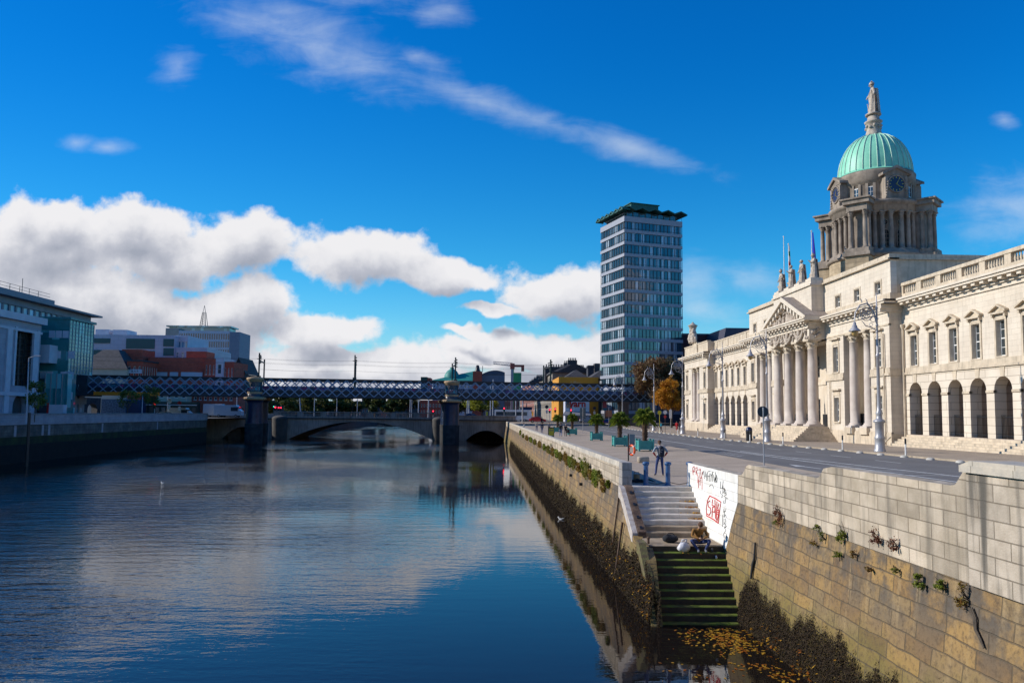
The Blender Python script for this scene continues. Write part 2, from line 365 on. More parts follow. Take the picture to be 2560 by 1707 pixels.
def quay_material():
    """lower quay wall: brown stone courses with grey and rusty stains, green algae towards the water"""
    m = bpy.data.materials.new('brown quay stone'); m.use_nodes = True; k = NT(m.node_tree); b = k.n['Principled BSDF']
    geo = k.new('ShaderNodeNewGeometry'); s = k.new('ShaderNodeSeparateXYZ', ins={0: geo.outputs['Position']})
    cu = k.new('ShaderNodeCombineXYZ'); k.l.new(s.outputs[1], cu.inputs[0]); k.l.new(s.outputs[2], cu.inputs[1])
    wob = k.new('ShaderNodeTexNoise', ins={'Vector': geo.outputs['Position'], 'Scale': 1.2, 'Detail': 2.0})
    wv = k.n.new('ShaderNodeVectorMath'); wv.operation = 'SCALE'; k.l.new(k.vmath('SUBTRACT', wob.outputs['Color'], (.5, .5, .5)), wv.inputs[0]); wv.inputs['Scale'].default_value = .12
    vec = k.vmath('ADD', cu.outputs[0], wv.outputs[0])
    br = k.new('ShaderNodeTexBrick', ins={'Vector': vec, 'Scale': 1.0, 'Mortar Size': .018, 'Brick Width': .95, 'Row Height': .36, 'Mortar Smooth': .4,
               'Color1': (0, 0, 0, 1), 'Color2': (1, 1, 1, 1), 'Mortar': (.3, .3, .3, 1), 'Bias': 0.0}); br.offset = .37; br.squash = 1.3; br.squash_frequency = 3
    base = k.ramp(br.outputs[0], [(0, (.17, .10, .045)), (.3, (.30, .18, .065)), (.55, (.24, .165, .08)), (.8, (.36, .215, .07)), (1, (.19, .13, .075))])
    n1 = k.new('ShaderNodeTexNoise', ins={'Vector': geo.outputs['Position'], 'Scale': .8, 'Detail': 6.0, 'Roughness': .65})
    n2 = k.new('ShaderNodeTexNoise', ins={'Vector': geo.outputs['Position'], 'Scale': 9.0, 'Detail': 5.0, 'Roughness': .7})
    mp = k.n.new('ShaderNodeMapping'); mp.inputs['Scale'].default_value = (3, 3, .35); k.l.new(geo.outputs['Position'], mp.inputs[0])
    n3 = k.new('ShaderNodeTexNoise', ins={'Vector': mp.outputs[0], 'Scale': 1.0, 'Detail': 5.0})
    up = k.smooth(s.outputs[2], -2.3, -.4)
    c = k.mix(k.math('MULTIPLY', k.smooth(n1.outputs[0], .40, .56), k.math('MULTIPLY', up, .92)), base, (.095, .08, .065, 1))
    c = k.mix(k.math('MULTIPLY', k.smooth(n3.outputs[0], .52, .7), .5), c, (.40, .28, .14, 1))
    low = k.smooth(k.math('ADD', s.outputs[2], k.math('MULTIPLY', n1.outputs[0], 2.2)), -.3, -1.6)
    c = k.mix(k.math('MULTIPLY', low, .7), c, (.135, .115, .022, 1))
    c = k.mix(k.math('MULTIPLY', k.smooth(n2.outputs[0], .45, .72), .8), c, (.085, .055, .03, 1))
    c = k.mix(k.math('MULTIPLY', br.outputs['Fac'], .7), c, (.09, .07, .045, 1))
    k.l.new(c, b.inputs['Base Color']); b.inputs['Roughness'].default_value = .85
    h = k.math('SUBTRACT', k.math('ADD', k.math('MULTIPLY', n2.outputs[0], .7), k.math('MULTIPLY', br.outputs[0], .35)), k.math('MULTIPLY', br.outputs['Fac'], 1.1))
    bm = k.new('ShaderNodeBump', ins={'Height': h, 'Strength': .8, 'Distance': .04}); k.l.new(bm.outputs[0], b.inputs['Normal'])
    MATS[m.name] = m; return m
M['quay'] = quay_material()
def water_material():
    m = bpy.data.materials.new('river water'); m.use_nodes = True; k = NT(m.node_tree); b = k.n['Principled BSDF']
    b.inputs['Base Color'].default_value = (.010, .0075, .0065, 1); b.inputs['Roughness'].default_value = .01; b.inputs['IOR'].default_value = 1.34
    b.inputs['Specular IOR Level'].default_value = .6; b.inputs['Specular Tint'].default_value = (.9, .82, 1.0, 1)
    geo = k.new('ShaderNodeNewGeometry'); P = geo.outputs['Position']; s = k.new('ShaderNodeSeparateXYZ', ins={0: P})
    mp = k.n.new('ShaderNodeMapping'); mp.inputs['Rotation'].default_value = (0, 0, .25); mp.inputs['Scale'].default_value = (.42, 1.9, 1); k.l.new(P, mp.inputs[0])
    a = k.new('ShaderNodeTexNoise', ins={'Vector': mp.outputs[0], 'Scale': .75, 'Detail': 4.0, 'Roughness': .5})
    f = k.new('ShaderNodeTexNoise', ins={'Vector': k.vmath('MULTIPLY', P, (1.0, 1.5, 1)), 'Scale': 2.4, 'Detail': 3.0, 'Roughness': .6})
    patch = k.new('ShaderNodeTexNoise', ins={'Vector': P, 'Scale': .045, 'Detail': 3.0})
    # ruffled out on the river, glassy along the north wall and in the lee of the stairs
    calm = k.smooth(s.outputs[0], 1.0, -17.0)
    amt = k.math('MULTIPLY', k.math('ADD', k.math('MULTIPLY', calm, .9), .05), k.math('ADD', k.smooth(patch.outputs[0], .38, .62), .25))
    h = k.math('ADD', a.outputs[0], k.math('MULTIPLY', f.outputs[0], .42))
    bm = k.new('ShaderNodeBump', ins={'Height': h, 'Distance': .11}); k.l.new(amt, bm.inputs['Strength']); k.l.new(bm.outputs[0], b.inputs['Normal'])
    MATS[m.name] = m; return m
M['water'] = water_material()
# ================================================= SETTING
def setting(name, mb, m, **kw):
    o = mb.build(name, m); o['kind'] = 'structure'; return o
def sheet(xl, xr, ys, dz, n=3, mb=None):
    mb = mb or MB(); vs = []; fs = []
    for y in ys:
        for i in range(n+1):
            x = xl(y)+(xr(y)-xl(y))*i/n; vs.append((x, y, gz(x, y)+dz))
    for j in range(len(ys)-1):
        for i in range(n):
            a = j*(n+1)+i; fs.append((a, a+1, a+n+2, a+n+1))
    return mb.add(vs, fs, False)
w = MB(); w.add([(-3000, -400, WZ), (3000, -400, WZ), (3000, 4000, WZ), (-3000, 4000, WZ)], [(0, 1, 2, 3)], False); setting('water', w, M['water'])
lin = lambda a, b, st: [a+st*i for i in range(int((b-a)/st)+1)]
XK1, XK2 = 16.2, 27.55
setting('promenade', sheet(lambda y: 6.4-QK*y, lambda y: XK1, lin(33.4, 190, 2), 0, 3, sheet(lambda y: 9.4-QK*y, lambda y: XK1, lin(-41, 33, 2)+[33.4], 0)), M['paving'])
setting('road', sheet(lambda y: XK1+.16, lambda y: XK2-.02, lin(-41, 189, 2), -.11), M['asphalt'])
setting('pavement', sheet(lambda y: XK2+.28, lambda y: 40.5, lin(-41, 189, 2), 0), M['pave2'])
kb = MB()
for x0, x1, sg in ((XK1, XK1+.18, 1), (XK2-.02, XK2+.28, -1)):
    ys = lin(-41, 189, 2)
    for i in range(len(ys)-1):
        a, b2 = ys[i], ys[i+1]; za, zb = gz(x0, a), gz(x0, b2)
        kb.hexa([(x0, a, za-.3), (x1, a, za-.3), (x1, b2, zb-.3), (x0, b2, zb-.3), (x0, a, za+.006), (x1, a, za+.006), (x1, b2, zb+.006), (x0, b2, zb+.006)])
setting('kerb', kb, M['kerb'])
# land behind the buildings and up the river to the horizon
g = MB(); g.add([(40.5, -60, .25), (2500, -60, .25), (2500, 189, .25), (40.5, 189, .25)], [(0, 1, 2, 3)], False)
g.add([(6.3-QK*189, 189, .885), (2500, 189, .885), (2500, 3500, .885), (5, 3500, .885), (4.3, 560, .885)], [(0, 1, 2, 3, 4)], False)
setting('ground', g, M['ground'])
# lane lines traced on the road
def line(mb, pts, wd_=.13, dz=-.104, taper=None):
    P = [Vector((p[0], p[1], 0)) for p in pts]
    for i in range(len(P)-1):
        d = (P[i+1]-P[i]); nn = max(1, int(d.length/2)); t = d.normalized(); n = Vector((t.y, -t.x, 0))*wd_/2
        for j in range(nn):
            a = P[i]+d*j/nn; b = P[i]+d*(j+1)/nn
            mb.add([(v.x, v.y, gz(v.x, v.y)+dz) for v in (a-n, a+n, b+n, b-n)], [(0, 1, 2, 3)], False)
def GR(px, py):
    z = 0.0
    for _ in range(12): p = at_z(px, py, z); z = gz(p.x, p.y)-.1
    return (p.x, p.y)
lm = MB()
LA = [GR(*p) for p in ((1452, 1064.5), (1500, 1073.5), (1560, 1084), (1650, 1099), (1750, 1114.6), (1850, 1129.5))]
LB = [GR(*p) for p in ((1850, 1129.5), (1900, 1137), (2050, 1157.5), (2200, 1178), (2398, 1205))]
LC = [GR(*p) for p in ((1850, 1127), (1900, 1134), (2050, 1151), (2200, 1168.5), (2402, 1191))]
ext = lambda a, b, d: (b[0]+(b[0]-a[0])*d, b[1]+(b[1]-a[1])*d)
line(lm, LA, .16); line(lm, LB+[ext(LB[-2], LB[-1], 3)], .14); line(lm, LC+[ext(LC[-2], LC[-1], 3)], .14)
yb = lambda L, y: next((L[i][0]+(L[i+1][0]-L[i][0])*(L[i][1]-y)/(L[i][1]-L[i+1][1]) for i in range(len(L)-1) if L[i][1] >= y >= L[i+1][1]), None)
for i in range(16):
    y = 62-i*1.7; a, b = yb(LB, y), yb(LC, y-1.0)
    if a and b and abs(b-a) > .3: line(lm, [(a, y), (b, y-1.0)], .1)
for i in range(22): line(lm, [(23.6, 44+i*6.2), (23.6, 47+i*6.2)], .1)
for i in range(4): line(lm, [(18.9, 172+i*3), (18.9, 173.6+i*3)], .1)
a0 = GR(1990, 1163); a1 = GR(2052, 1171)
line(lm, [a0, a1], .14); hx, hy = a0
lm.add([(hx-.35, hy-.9, gz(hx, hy)-.1), (hx+.35, hy-.9, gz(hx, hy)-.1), (hx, hy+1.1, gz(hx, hy)-.1)], [(0, 1, 2)], False)
for i in range(7):
    p = GR(1795+i*8, 1131+i*1.4+(i % 2)*2.5); line(lm, [p, (p[0]+.7, p[1]+.5)], .1)
setting('road_markings', lm, M['mark'])
# ---- south bank
SU = -57.6
sb = MB(); sb.add([q(SU-.5, -60, 1.25), q(SU-.5, 560, 1.25), (-60, 3500, 1.25), (-2500, 3500, 1.25), (-2500, -60, 1.25)], [(4, 3, 2, 1, 0)][::-1], False)
setting('ground_south', sb, M['ground']).name = 'ground'
qa = math.atan2(-1, QK)
def quay_fr(u): return Fr(q(u, 0), qa)                  # faces the river from the north side; a = -distance
def batter(mb, u0, slope, ya, yb_, z1, z0, th=.5):
    """battered wall face between two levels"""
    ua, ub = u0-slope*max(0, -z1), u0-slope*max(0, -z0)
    return mb.hexa([q(ub, ya, z0), q(u0+th, ya, z0), q(u0+th, yb_, z0), q(ub, yb_, z0), q(ua, ya, z1), q(u0+th, ya, z1), q(u0+th, yb_, z1), q(ua, yb_, z1)])
# north quay wall upstream of the stairs
QU = 6.12
nq = empty('quay_wall', q(6.3, 33.9, 0), 'long battered quay wall with pale granite parapet running from the steps to the far bridge', 'quay wall')
b = MB(); QE = 188.5
for i in range(12):
    y0, y1 = 33.3+(QE-33.3)*i/12, 33.3+(QE-33.3)*(i+1)/12; batter(b, QU, .13, y0, y1, -.12, WZ-1.5, 1.5)
def side_prof(): return [(33.3, -.12), (32.6, -.12), (30.0, -1.5), (29.6, -1.72), (28.0, -1.75), (27.3, -2.05), (25.3, -3.9)]
sp_ = side_prof()
for (y0, z0), (y1, z1) in zip(sp_, sp_[1:]):
    b.hexa([q(QU-.69, y1, WZ-1.5), q(5.9, y1, WZ-1.5), q(5.9, y0, WZ-1.5), q(QU-.69, y0, WZ-1.5), q(QU+.13*z1, y1, z1), q(QU+.34+.12*z1, y1, z1), q(QU+.34+.12*z0, y0, z0), q(QU+.13*z0, y0, z0)])
b.build('wall_face', M['quay'], nq)
b = MB()
for i in range(12):
    y0, y1 = 34.1+(QE-34.1)*i/12, 34.1+(QE-34.1)*(i+1)/12
    b.hexa([q(QU+.01, y0, -.12), q(QU+.41, y0, -.12), q(QU+.41, y1, -.12), q(QU+.01, y1, -.12), q(QU+.01, y0, .74), q(QU+.41, y0, .74), q(QU+.41, y1, .74), q(QU+.01, y1, .74)])
b.build('parapet', M['ashlar'], nq)
b = MB(); y = 34.06
while y < QE:
    y1 = min(QE, y+1.25); b.hexa([q(QU-.01, y+.01, .742), q(QU+.43, y+.01, .742), q(QU+.43, y1, .742), q(QU-.01, y1, .742), q(QU+.02, y+.01, .97), q(QU+.4, y+.01, .97), q(QU+.4, y1, .97), q(QU+.02, y1, .97)]); y = y1
b.build('coping', M['coping'], nq)
b = MB(); b.hexa([q(QU, 33.3, -.118), q(QU+.42, 33.3, -.118), q(QU+.42, 34.1, -.118), q(QU, 34.1, -.118), q(QU, 33.3, .968), q(QU+.42, 33.3, .968), q(QU+.42, 34.058, .968), q(QU, 34.058, .968)])
b.build('end_pier', M['ashlar_end'], nq)
for (yy, zz) in ((50.5, -.95), (45.3, -1.05)):          # drain outlets
    b = MB(); c = Vector(q(QU-.02+.13*zz, yy, zz)); b.tube([c, c+Vector((-.16, 0, 0))], [.09, .09], 10); b.build('drain_pipe', M['iron'], nq)
# right-hand wall beside and below the stairs
RU = 9.04
rw = empty('river_wall', q(RU, 20, 0), 'high pale granite wall stepping up over brown stone courses right of the steps', 'river wall')
b = MB()
for i in range(6):
    y0, y1 = -12+7.7*i, -12+7.7*(i+1); y1 = min(y1, 33.6); batter(b, RU, .10, y0, y1, 0, WZ-1.5, 1.2)
b.build('wall_face', M['quay'], rw)
fr = quay_fr(RU); prof = [(-33.6, .004), (-14.1, .004), (-14.1, 2.08), (-14.3, 2.04), (-14.55, 1.78), (-14.7, 1.755), (-19.75, 1.755), (-20.2, 1.68), (-20.45, 1.45), (-20.6, 1.4),
        (-25.9, 1.4), (-26.15, 1.33), (-26.5, 1.05), (-26.75, .98), (-33.6, .98)]
b = MB(); b.prism(prof, fr, -.42, 0); b.build('parapet', M['ashlar'], rw)
b = MB(); b.fb(fr, -14.1, -9.0, .004, 2.05, -.6, .07); b.build('pier', M['ashlar_stain'], rw)
b = MB(); b.fb(fr, -14.2, -8.9, 2.052, 2.18, -.7, .14); b.prism([(-14.2, 2.18), (-8.9, 2.18), (-8.9, 2.27), (-13.9, 2.27)], fr, -.7, .12); b.build('cap', M['coping'], rw)
b = MB(); b.fb(fr, -9.0, 12, .004, 1.9, -.5, 0); b.build('parapet', M['ashlar'], rw)
# the white painted stretch with its graffiti
wp = mat('white wall paint', (.80, .78, .74), .7, (.70, .665, .60), 1.3, .4, 25, brick=(.85, .33, .006, .02), streak=.12)
b = MB(); e = .012
P = lambda y, z, o=e: (Vector(q(RU-(.10*max(0, -z)), y, z))+Vector((-o, 0, 0)))
pts = [(33.5, .975), (26.95, .975), (27.0, 0), (27.55, -1.05), (27.75, -1.66), (29.2, -1.66), (33.5, -1.66)]
top = [(33.5, 0), (33.5, .975), (26.95, .975), (27.02, 0)]
def skin(poly):
    n = len(poly); vs = [P(y, z) for y, z in poly]+[P(y, z, -.004) for y, z in poly]
    b.add(vs, [tuple(range(n))[::-1], tuple(range(n, 2*n))]+[(i, (i+1) % n, (i+1) % n+n, i+n) for i in range(n)], False)
skin(top); skin([(33.5, -1.7), (33.5, 0), (27.02, 0), (27.5, -.9), (27.62, -1.3), (27.85, -1.75)])
paint = b.build('white_paint', wp, rw)
red = mat('red spray paint', (.62, .03, .03), .6, (.5, .02, .02), 4); blk = mat('black spray paint', (.03, .035, .035), .6)
def graf(strokes, m, wdt=.045):
    mb = MB()
    for st in strokes:
        pts = []
        for (cx, cy) in st:      # photo coordinates of the closest look at the wall
            px, py = 1660+cx/6.03, 1120+cy/6.03
            d = ray(px, py); u0 = RU; p = None
            for _ in range(6):
                t = u0/(d.x+QK*d.y); p = EYEV+d*t; u0 = RU-.10*max(0, -p.z)-.02
            pts.append(p)
        mb.tube(pts, wdt*.3, 5)
    return mb.build('graffiti', m, paint)
graf([[(455, 275), (435, 290), (432, 330), (450, 345), (462, 300), (455, 275)], [(432, 330), (440, 400)], [(465, 345), (440, 360)],
      [(480, 295), (485, 400)], [(480, 295), (500, 290), (505, 330), (485, 345), (515, 430)], [(520, 325), (552, 315)], [(552, 315), (548, 330), (540, 440), (560, 450), (575, 400), (578, 350)],
      [(515, 430), (510, 520)], [(535, 500), (550, 480)], [(545, 440), (545, 560)], [(573, 440), (575, 620)], [(520, 470), (520, 600)]], red, .05)
graf([[(690, 718), (655, 790), (640, 900), (645, 1020)], [(690, 718), (770, 755), (860, 812), (845, 900), (820, 1130)], [(645, 1020), (690, 1040), (750, 1075), (820, 1130)],
      [(695, 790), (665, 810), (668, 880), (700, 900), (708, 960), (680, 1010), (652, 990)], [(735, 880), (725, 1040)], [(745, 885), (770, 895), (765, 960), (740, 955)],
      [(735, 770), (725, 860), (760, 870)], [(770, 780), (780, 1060)], [(800, 800), (790, 1080)], [(830, 830), (812, 900), (832, 960), (800, 1100)], [(795, 930), (825, 940)], [(800, 960), (822, 970)], [(800, 990), (820, 1000)]], red, .075)
graf([[(580, 390), (600, 340), (608, 460)], [(610, 420), (635, 430)], [(625, 350), (628, 430)], [(640, 380), (640, 490)], [(655, 355), (660, 490)], [(650, 420), (680, 425)], [(665, 350), (700, 345)],
      [(690, 380), (685, 500)], [(700, 380), (710, 420), (735, 370)], [(712, 420), (705, 500)], [(720, 350), (745, 360)], [(732, 360), (732, 500)], [(745, 400), (760, 510), (768, 440), (780, 520), (775, 360)],
      [(790, 400), (785, 470), (795, 520), (803, 460), (790, 400)], [(685, 578), (705, 545), (730, 548), (750, 605)]], blk, .03)
graf([[(852, 500), (850, 610), (880, 600), (892, 495)], [(890, 560), (885, 680), (905, 650), (905, 600), (890, 610)], [(912, 600), (915, 690), (935, 660)], [(925, 620), (940, 700), (900, 720), (965, 760)],
      [(850, 640), (848, 680), (880, 700), (870, 750)], [(935, 740), (920, 830), (895, 825), (905, 780)], [(905, 905), (895, 960), (925, 950), (935, 910)], [(915, 940), (905, 1040), (925, 1000), (940, 1040)],
      [(905, 1060), (900, 1150), (930, 1100), (925, 1060)], [(930, 1130), (915, 1200), (945, 1170)], [(905, 1190), (935, 1230), (900, 1290), (905, 1345), (930, 1350), (940, 1290), (915, 1270)], [(885, 1000), (880, 1180)],
      [(940, 1310), (960, 1340), (955, 1400)], [(920, 875), (923, 880)]], blk, .03)
# south quay wall
ang_s = math.atan2(1, -QK)
sw = empty('far_quay_wall', q(SU, 100, 0), 'shaded quay wall of the far bank with pale upper band and dark green tide line', 'quay wall')
fs_ = Fr(q(SU, 0), ang_s); 
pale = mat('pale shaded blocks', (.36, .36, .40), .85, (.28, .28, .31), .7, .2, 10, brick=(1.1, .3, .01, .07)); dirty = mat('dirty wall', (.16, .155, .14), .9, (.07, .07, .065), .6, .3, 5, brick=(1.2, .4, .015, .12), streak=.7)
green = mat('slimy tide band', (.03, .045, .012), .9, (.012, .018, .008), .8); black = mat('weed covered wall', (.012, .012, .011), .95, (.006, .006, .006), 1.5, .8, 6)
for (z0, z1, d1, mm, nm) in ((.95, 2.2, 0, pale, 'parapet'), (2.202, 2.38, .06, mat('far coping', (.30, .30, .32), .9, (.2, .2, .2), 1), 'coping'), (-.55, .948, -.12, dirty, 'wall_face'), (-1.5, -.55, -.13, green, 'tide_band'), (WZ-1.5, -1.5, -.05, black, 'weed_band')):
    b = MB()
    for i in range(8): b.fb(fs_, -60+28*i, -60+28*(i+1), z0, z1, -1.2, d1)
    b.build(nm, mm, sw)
b = MB()
for a_ in (97, 103, 104.5, 119, 139): b.fb(fs_, a_, a_+.5, -.5, .85, -.119, -.1)
b.build('pale_stain', pale, sw)
# ---- stairs
st = empty('stone_staircase', q(7.8, 30, 0), 'wide stone steps down to the river, pale above and green with algae below the landing', 'steps')
def stepbox(y0, y1, ztop, h, mts, name='step'):
    mb = MB(); u0, u1 = QU+.28+.12*(ztop-h), RU-.03
    joints = sorted([u0, u1]+[u0+(u1-u0)*rnd.uniform(.25, .45), u0+(u1-u0)*rnd.uniform(.6, .8)])
    for a, c in zip(joints, joints[1:]):
        dz = rnd.uniform(-.006, .006)
        e = .018; A = [q(a+.004, y0, ztop-h), q(c-.004, y0, ztop-h), q(c-.004, y1, ztop-h), q(a+.004, y1, ztop-h)]
        N = 6; row = [[], [], []]
        for i in range(N+1):
            uu = a+.004+(c-a-.008)*i/N; j = rnd.uniform(-.008, .008)
            row[0].append(q(uu, y0+j, ztop-.03+dz)); row[1].append(q(uu, y0+.028+j, ztop+dz)); row[2].append(q(uu, y0+j*.5, ztop-h))
        bk = [q(a+.004, y1, ztop+dz), q(c-.004, y1, ztop+dz)]
        vs = row[0]+row[1]+row[2]+bk; fs = []; ms = []
        mb.cm = 1
        for i in range(N): mb.add([row[2][i], row[2][i+1], row[0][i+1], row[0][i]], [(0, 1, 2, 3)], False)
        mb.cm = 0
        for i in range(N): mb.add([row[0][i], row[0][i+1], row[1][i+1], row[1][i]], [(0, 1, 2, 3)], True)
        mb.add(row[1]+[bk[1], bk[0]], [tuple(range(N+3))], False)
        mb.cm = 1
        mb.add([q(a+.004, y0, ztop-h), q(a+.004, y0+.028, ztop+dz), q(a+.004, y1, ztop+dz), q(a+.004, y1, ztop-h)], [(0, 1, 2, 3)], False)
    return mb.build(name, mts, st)
UY = lambda k_: 32.86-.372*k_
for kx in range(9):
    top_m, ris = (M['step_w'], M['step_w']) if kx < 7 else (M['step_m'], M['step_m'])
    stepbox(UY(kx), 33.5 if kx == 0 else UY(kx)+.43, -.185*kx+.002, .19, [top_m, ris])
stepbox(28.1, 29.92, -1.665, .24, [M['step_m'], M['step_d']], 'landing')
for j in range(11): stepbox(27.84-.25*j, 28.14-.25*j, -1.875-.21*j, .22, [M['step_g'], M['step_d']])
b = MB(); b.hexa([q(5.8, 25.2, -6), q(9.0, 25.2, -6), q(9.0, 33.4, -6), q(5.8, 33.4, -6), q(5.8, 25.2, -4.6), q(9.0, 25.2, -4.6), q(9.0, 33.4, -.6), q(6.3, 33.4, -.6)]); b.build('core', M['step_d'], st)
# timber fenders beside the steps
def beam(name, u0, u1, pts, h, m, parent=None):
    mb = MB()
    for (y0, z0), (y1, z1) in zip(pts, pts[1:]):
        mb.hexa([q(u0, y1, z1-h), q(u1, y1, z1-h), q(u1, y0, z0-h), q(u0, y0, z0-h), q(u0, y1, z1), q(u1, y1, z1), q(u1, y0, z0), q(u0, y0, z0)])
    return mb.build(name, m, parent)
tf = empty('timber_fender', q(6.4, 32.4, .05), 'split weathered timber baulk with a white outer face edging the upper steps', 'fender')
beam('white_board', 5.88, 6.08, [(32.9, .04), (32.4, -.02), (29.85, -1.5)], .5, M['timber_w'], tf)
beam('brown_baulk', 6.10, 6.40, [(32.8, .07), (32.4, .03), (29.8, -1.45)], .42, M['timber'], tf)
b = MB()
for t in (.15, .42, .7, .92):
    y_, z_ = 32.4+(29.8-32.4)*t, .035+(-1.45-.03)*t; b.hexa([q(6.2, y_-.07, z_-.04), q(6.3, y_-.07, z_-.04), q(6.3, y_+.07, z_+.04), q(6.2, y_+.07, z_+.04), q(6.2, y_-.07, z_-.01), q(6.3, y_-.07, z_-.01), q(6.3, y_+.07, z_+.07), q(6.2, y_+.07, z_+.07)])
b.build('bolt', M['iron'], tf)
mc = empty('mossy_kerb', q(6.4, 27.8, -1.6), 'mossy timber kerb edging the lower steps down into the weed', 'kerb')
beam('kerb_beam', 5.72, 5.98, [(28.3, -1.5), (27.9, -1.55), (26.9, -2.4), (25.4, -3.8)], .45, M['moss'], mc)
def pole(name, label, pts, r, m, cat='pole'):
    mb = MB(); mb.tube(pts, r, 8); o = mb.build(name, m, None, loc=pts[-1]); return tag(o, label, cat)
pp = lambda px, py, y: at_y(px, py, y)
def on_wall(px, py, u0=6.12, sl=.13, off=.06):
    d = ray(px, py); uu = u0
    for _ in range(6):
        t = uu/(d.x+QK*d.y); p = EYEV+d*t; uu = u0-sl*max(0, -p.z)-off
    return p
pole('mooring_pole', 'shorter slanting wooden pole hung on the quay wall left of the steps', [on_wall(1547, 1240), on_wall(1532, 1356)], [.04, .035], M['timber'])
pole('mooring_pole', 'longer slanting wooden pole reaching down into the seaweed left of the steps', [on_wall(1556, 1305, off=.1), on_wall(1538, 1436)], [.05, .045], M['timber'])
rb = MB(); rb.tube([on_wall(1888, 1275+80, RU, .1), on_wall(1886, 1395, RU, .1), on_wall(1882, 1410, RU, .1), on_wall(1877, 1446, RU, .1)], [.03, .04, .05, .035], 7)
tag(rb.build('rubber_fender', M['rubber'], None, loc=on_wall(1877, 1446, RU, .1)), 'black rubbing strip hanging on the brown wall right of the steps', 'fender')
# ================================================= DOMED BUILDING (faces the river, -X; a = -Y along its front)
CY0 = 91.0
ch = empty('domed_public_building', (37.3, CY0, .3), 'long pale stone public building with arcades, columned portico and green copper dome', 'building')
A = -math.pi/2
X0, XW = 37.3, 38.5
f0 = Fr((X0, 0, 0), A); fw = Fr((XW, 0, 0), A)
def ops(lst): return [tuple([-o[1], -o[0]]+list(o[2:])) for o in lst]        # openings given along Y
ZC0, ZC1 = 13.25, 14.05
wallmb = MB()
WIN = []      # (frame, y, z0, z1, width)
def cornice(mb, fr, y0, y1, out=.95, z=13.25, ends=(0, 0)):
    a0, a1 = -y1, -y0
    mb.fb(fr, a0, a1, z-.32, z, -.3, .14); mb.fb(fr, a0, a1, z, z+.18, -.3, .3)
    n = max(1, int((y1-y0)/1.02)); p = (y1-y0)/n
    for i in range(n): c = a0+(i+.5)*p; mb.fb(fr, c-.24, c+.24, z+.18, z+.42, -.2, out-.14)
    mb.fb(fr, a0-ends[0]*out, a1+ends[1]*out, z+.42, z+.62, -.3, out); mb.fb(fr, a0-ends[0]*(out+.1), a1+ends[1]*(out+.1), z+.622, z+.8, -.3, out+.12)
def ret_cornice(mb, xa, xb, y, sgn, out=.95, z=13.25):
    """the cornice turned along a side wall at y (sgn -1 faces the camera side)"""
    f = Fr((0, y, 0), 0 if sgn < 0 else math.pi)
    a, b_ = (xa, xb) if sgn < 0 else (-xb, -xa)
    mb.fb(f, a, b_, z-.32, z, -.3, .13); mb.fb(f, a, b_, z, z+.418, -.3, .3); mb.fb(f, a, b_, z+.42, z+.6, -.3, out-.01); mb.fb(f, a, b_, z+.6, z+.79, -.3, out+.1)
# --- central block front
C0, C1 = 71.0, 111.0
yw = [73.1, 82.3]; yw = yw+[182-y for y in yw]
ya = [73.4, 77.7, 82.1]; ya = ya+[182-y for y in ya]
op = []
for y in yw: op += [(y-.58, y+.58, 2.5, 5.1), (y-.58, y+.58, 7.85, 10.6)]
op += [(74.7, 80.5, 1.95, 11.7), (101.5, 107.3, 1.95, 11.7), (84.7, 97.3, 1.95, 11.7)]
wall(wallmb, f0, -C1, -C0, -.8, 13.25, ops(op), .9)
fa = Fr((37.55, 0, 0), A)
att = MB(); wall(att, fa, -C1, -C0, 14.05, 17.95, ops([(y-.55, y+.55, 14.95, 16.15) for y in ya]), .6)
for y in yw:
    WIN.append((f0, y, 2.5, 5.1, 1.16, .32)); WIN.append((f0, y, 7.85, 10.6, 1.16, .32))
for y in ya: WIN.append((fa, y, 14.95, 16.15, 1.1, .25))
# recesses behind the columns
for (y0, y1, dp) in ((74.7, 80.5, 2.6), (101.5, 107.3, 2.6), (84.7, 97.3, 3.4)):
    rec = MB(); fr = Fr((X0+dp, 0, 0), A); m_ = (y0+y1)/2
    o2 = [(m_-.6, m_+.6, 2.6, 5.0), (m_-.6, m_+.6, 7.9, 10.5)] if y1-y0 < 8 else [(m_-1+k, m_+1+k, 1.96, 6.0) if abs(k) < 1 else (m_-.6+k, m_+.6+k, 2.6, 5.2) for k in (-4, 0, 4)]+[(m_-.6+k, m_+.6+k, 7.9, 10.6) for k in (-4, 0, 4)]
    wall(rec, fr, -y1-.3, -y0+.3, 1.9, 12.2, ops(o2), .5)
    for o in o2: WIN.append((fr, (o[0]+o[1])/2, o[2], o[3], o[1]-o[0], .25))
    rec.box(X0+.89, X0+dp, y0-.3, y0, 1.9, 12.2); rec.box(X0+.89, X0+dp, y1, y1+.3, 1.9, 12.2)
    rec.box(X0+.01, X0+dp+.4, y0-.29, y1+.29, 1.3, 1.94); rec.box(X0+.02, X0+dp+.4, y0-.29, y1+.29, 11.72, 12.3)
    rec.fb(fr, -y1, -y0, 6.9, 7.3, 0, .12)
    rec.build('recess_wall', M['stone_p'], ch)
att.build('attic', M['stone'], ch)
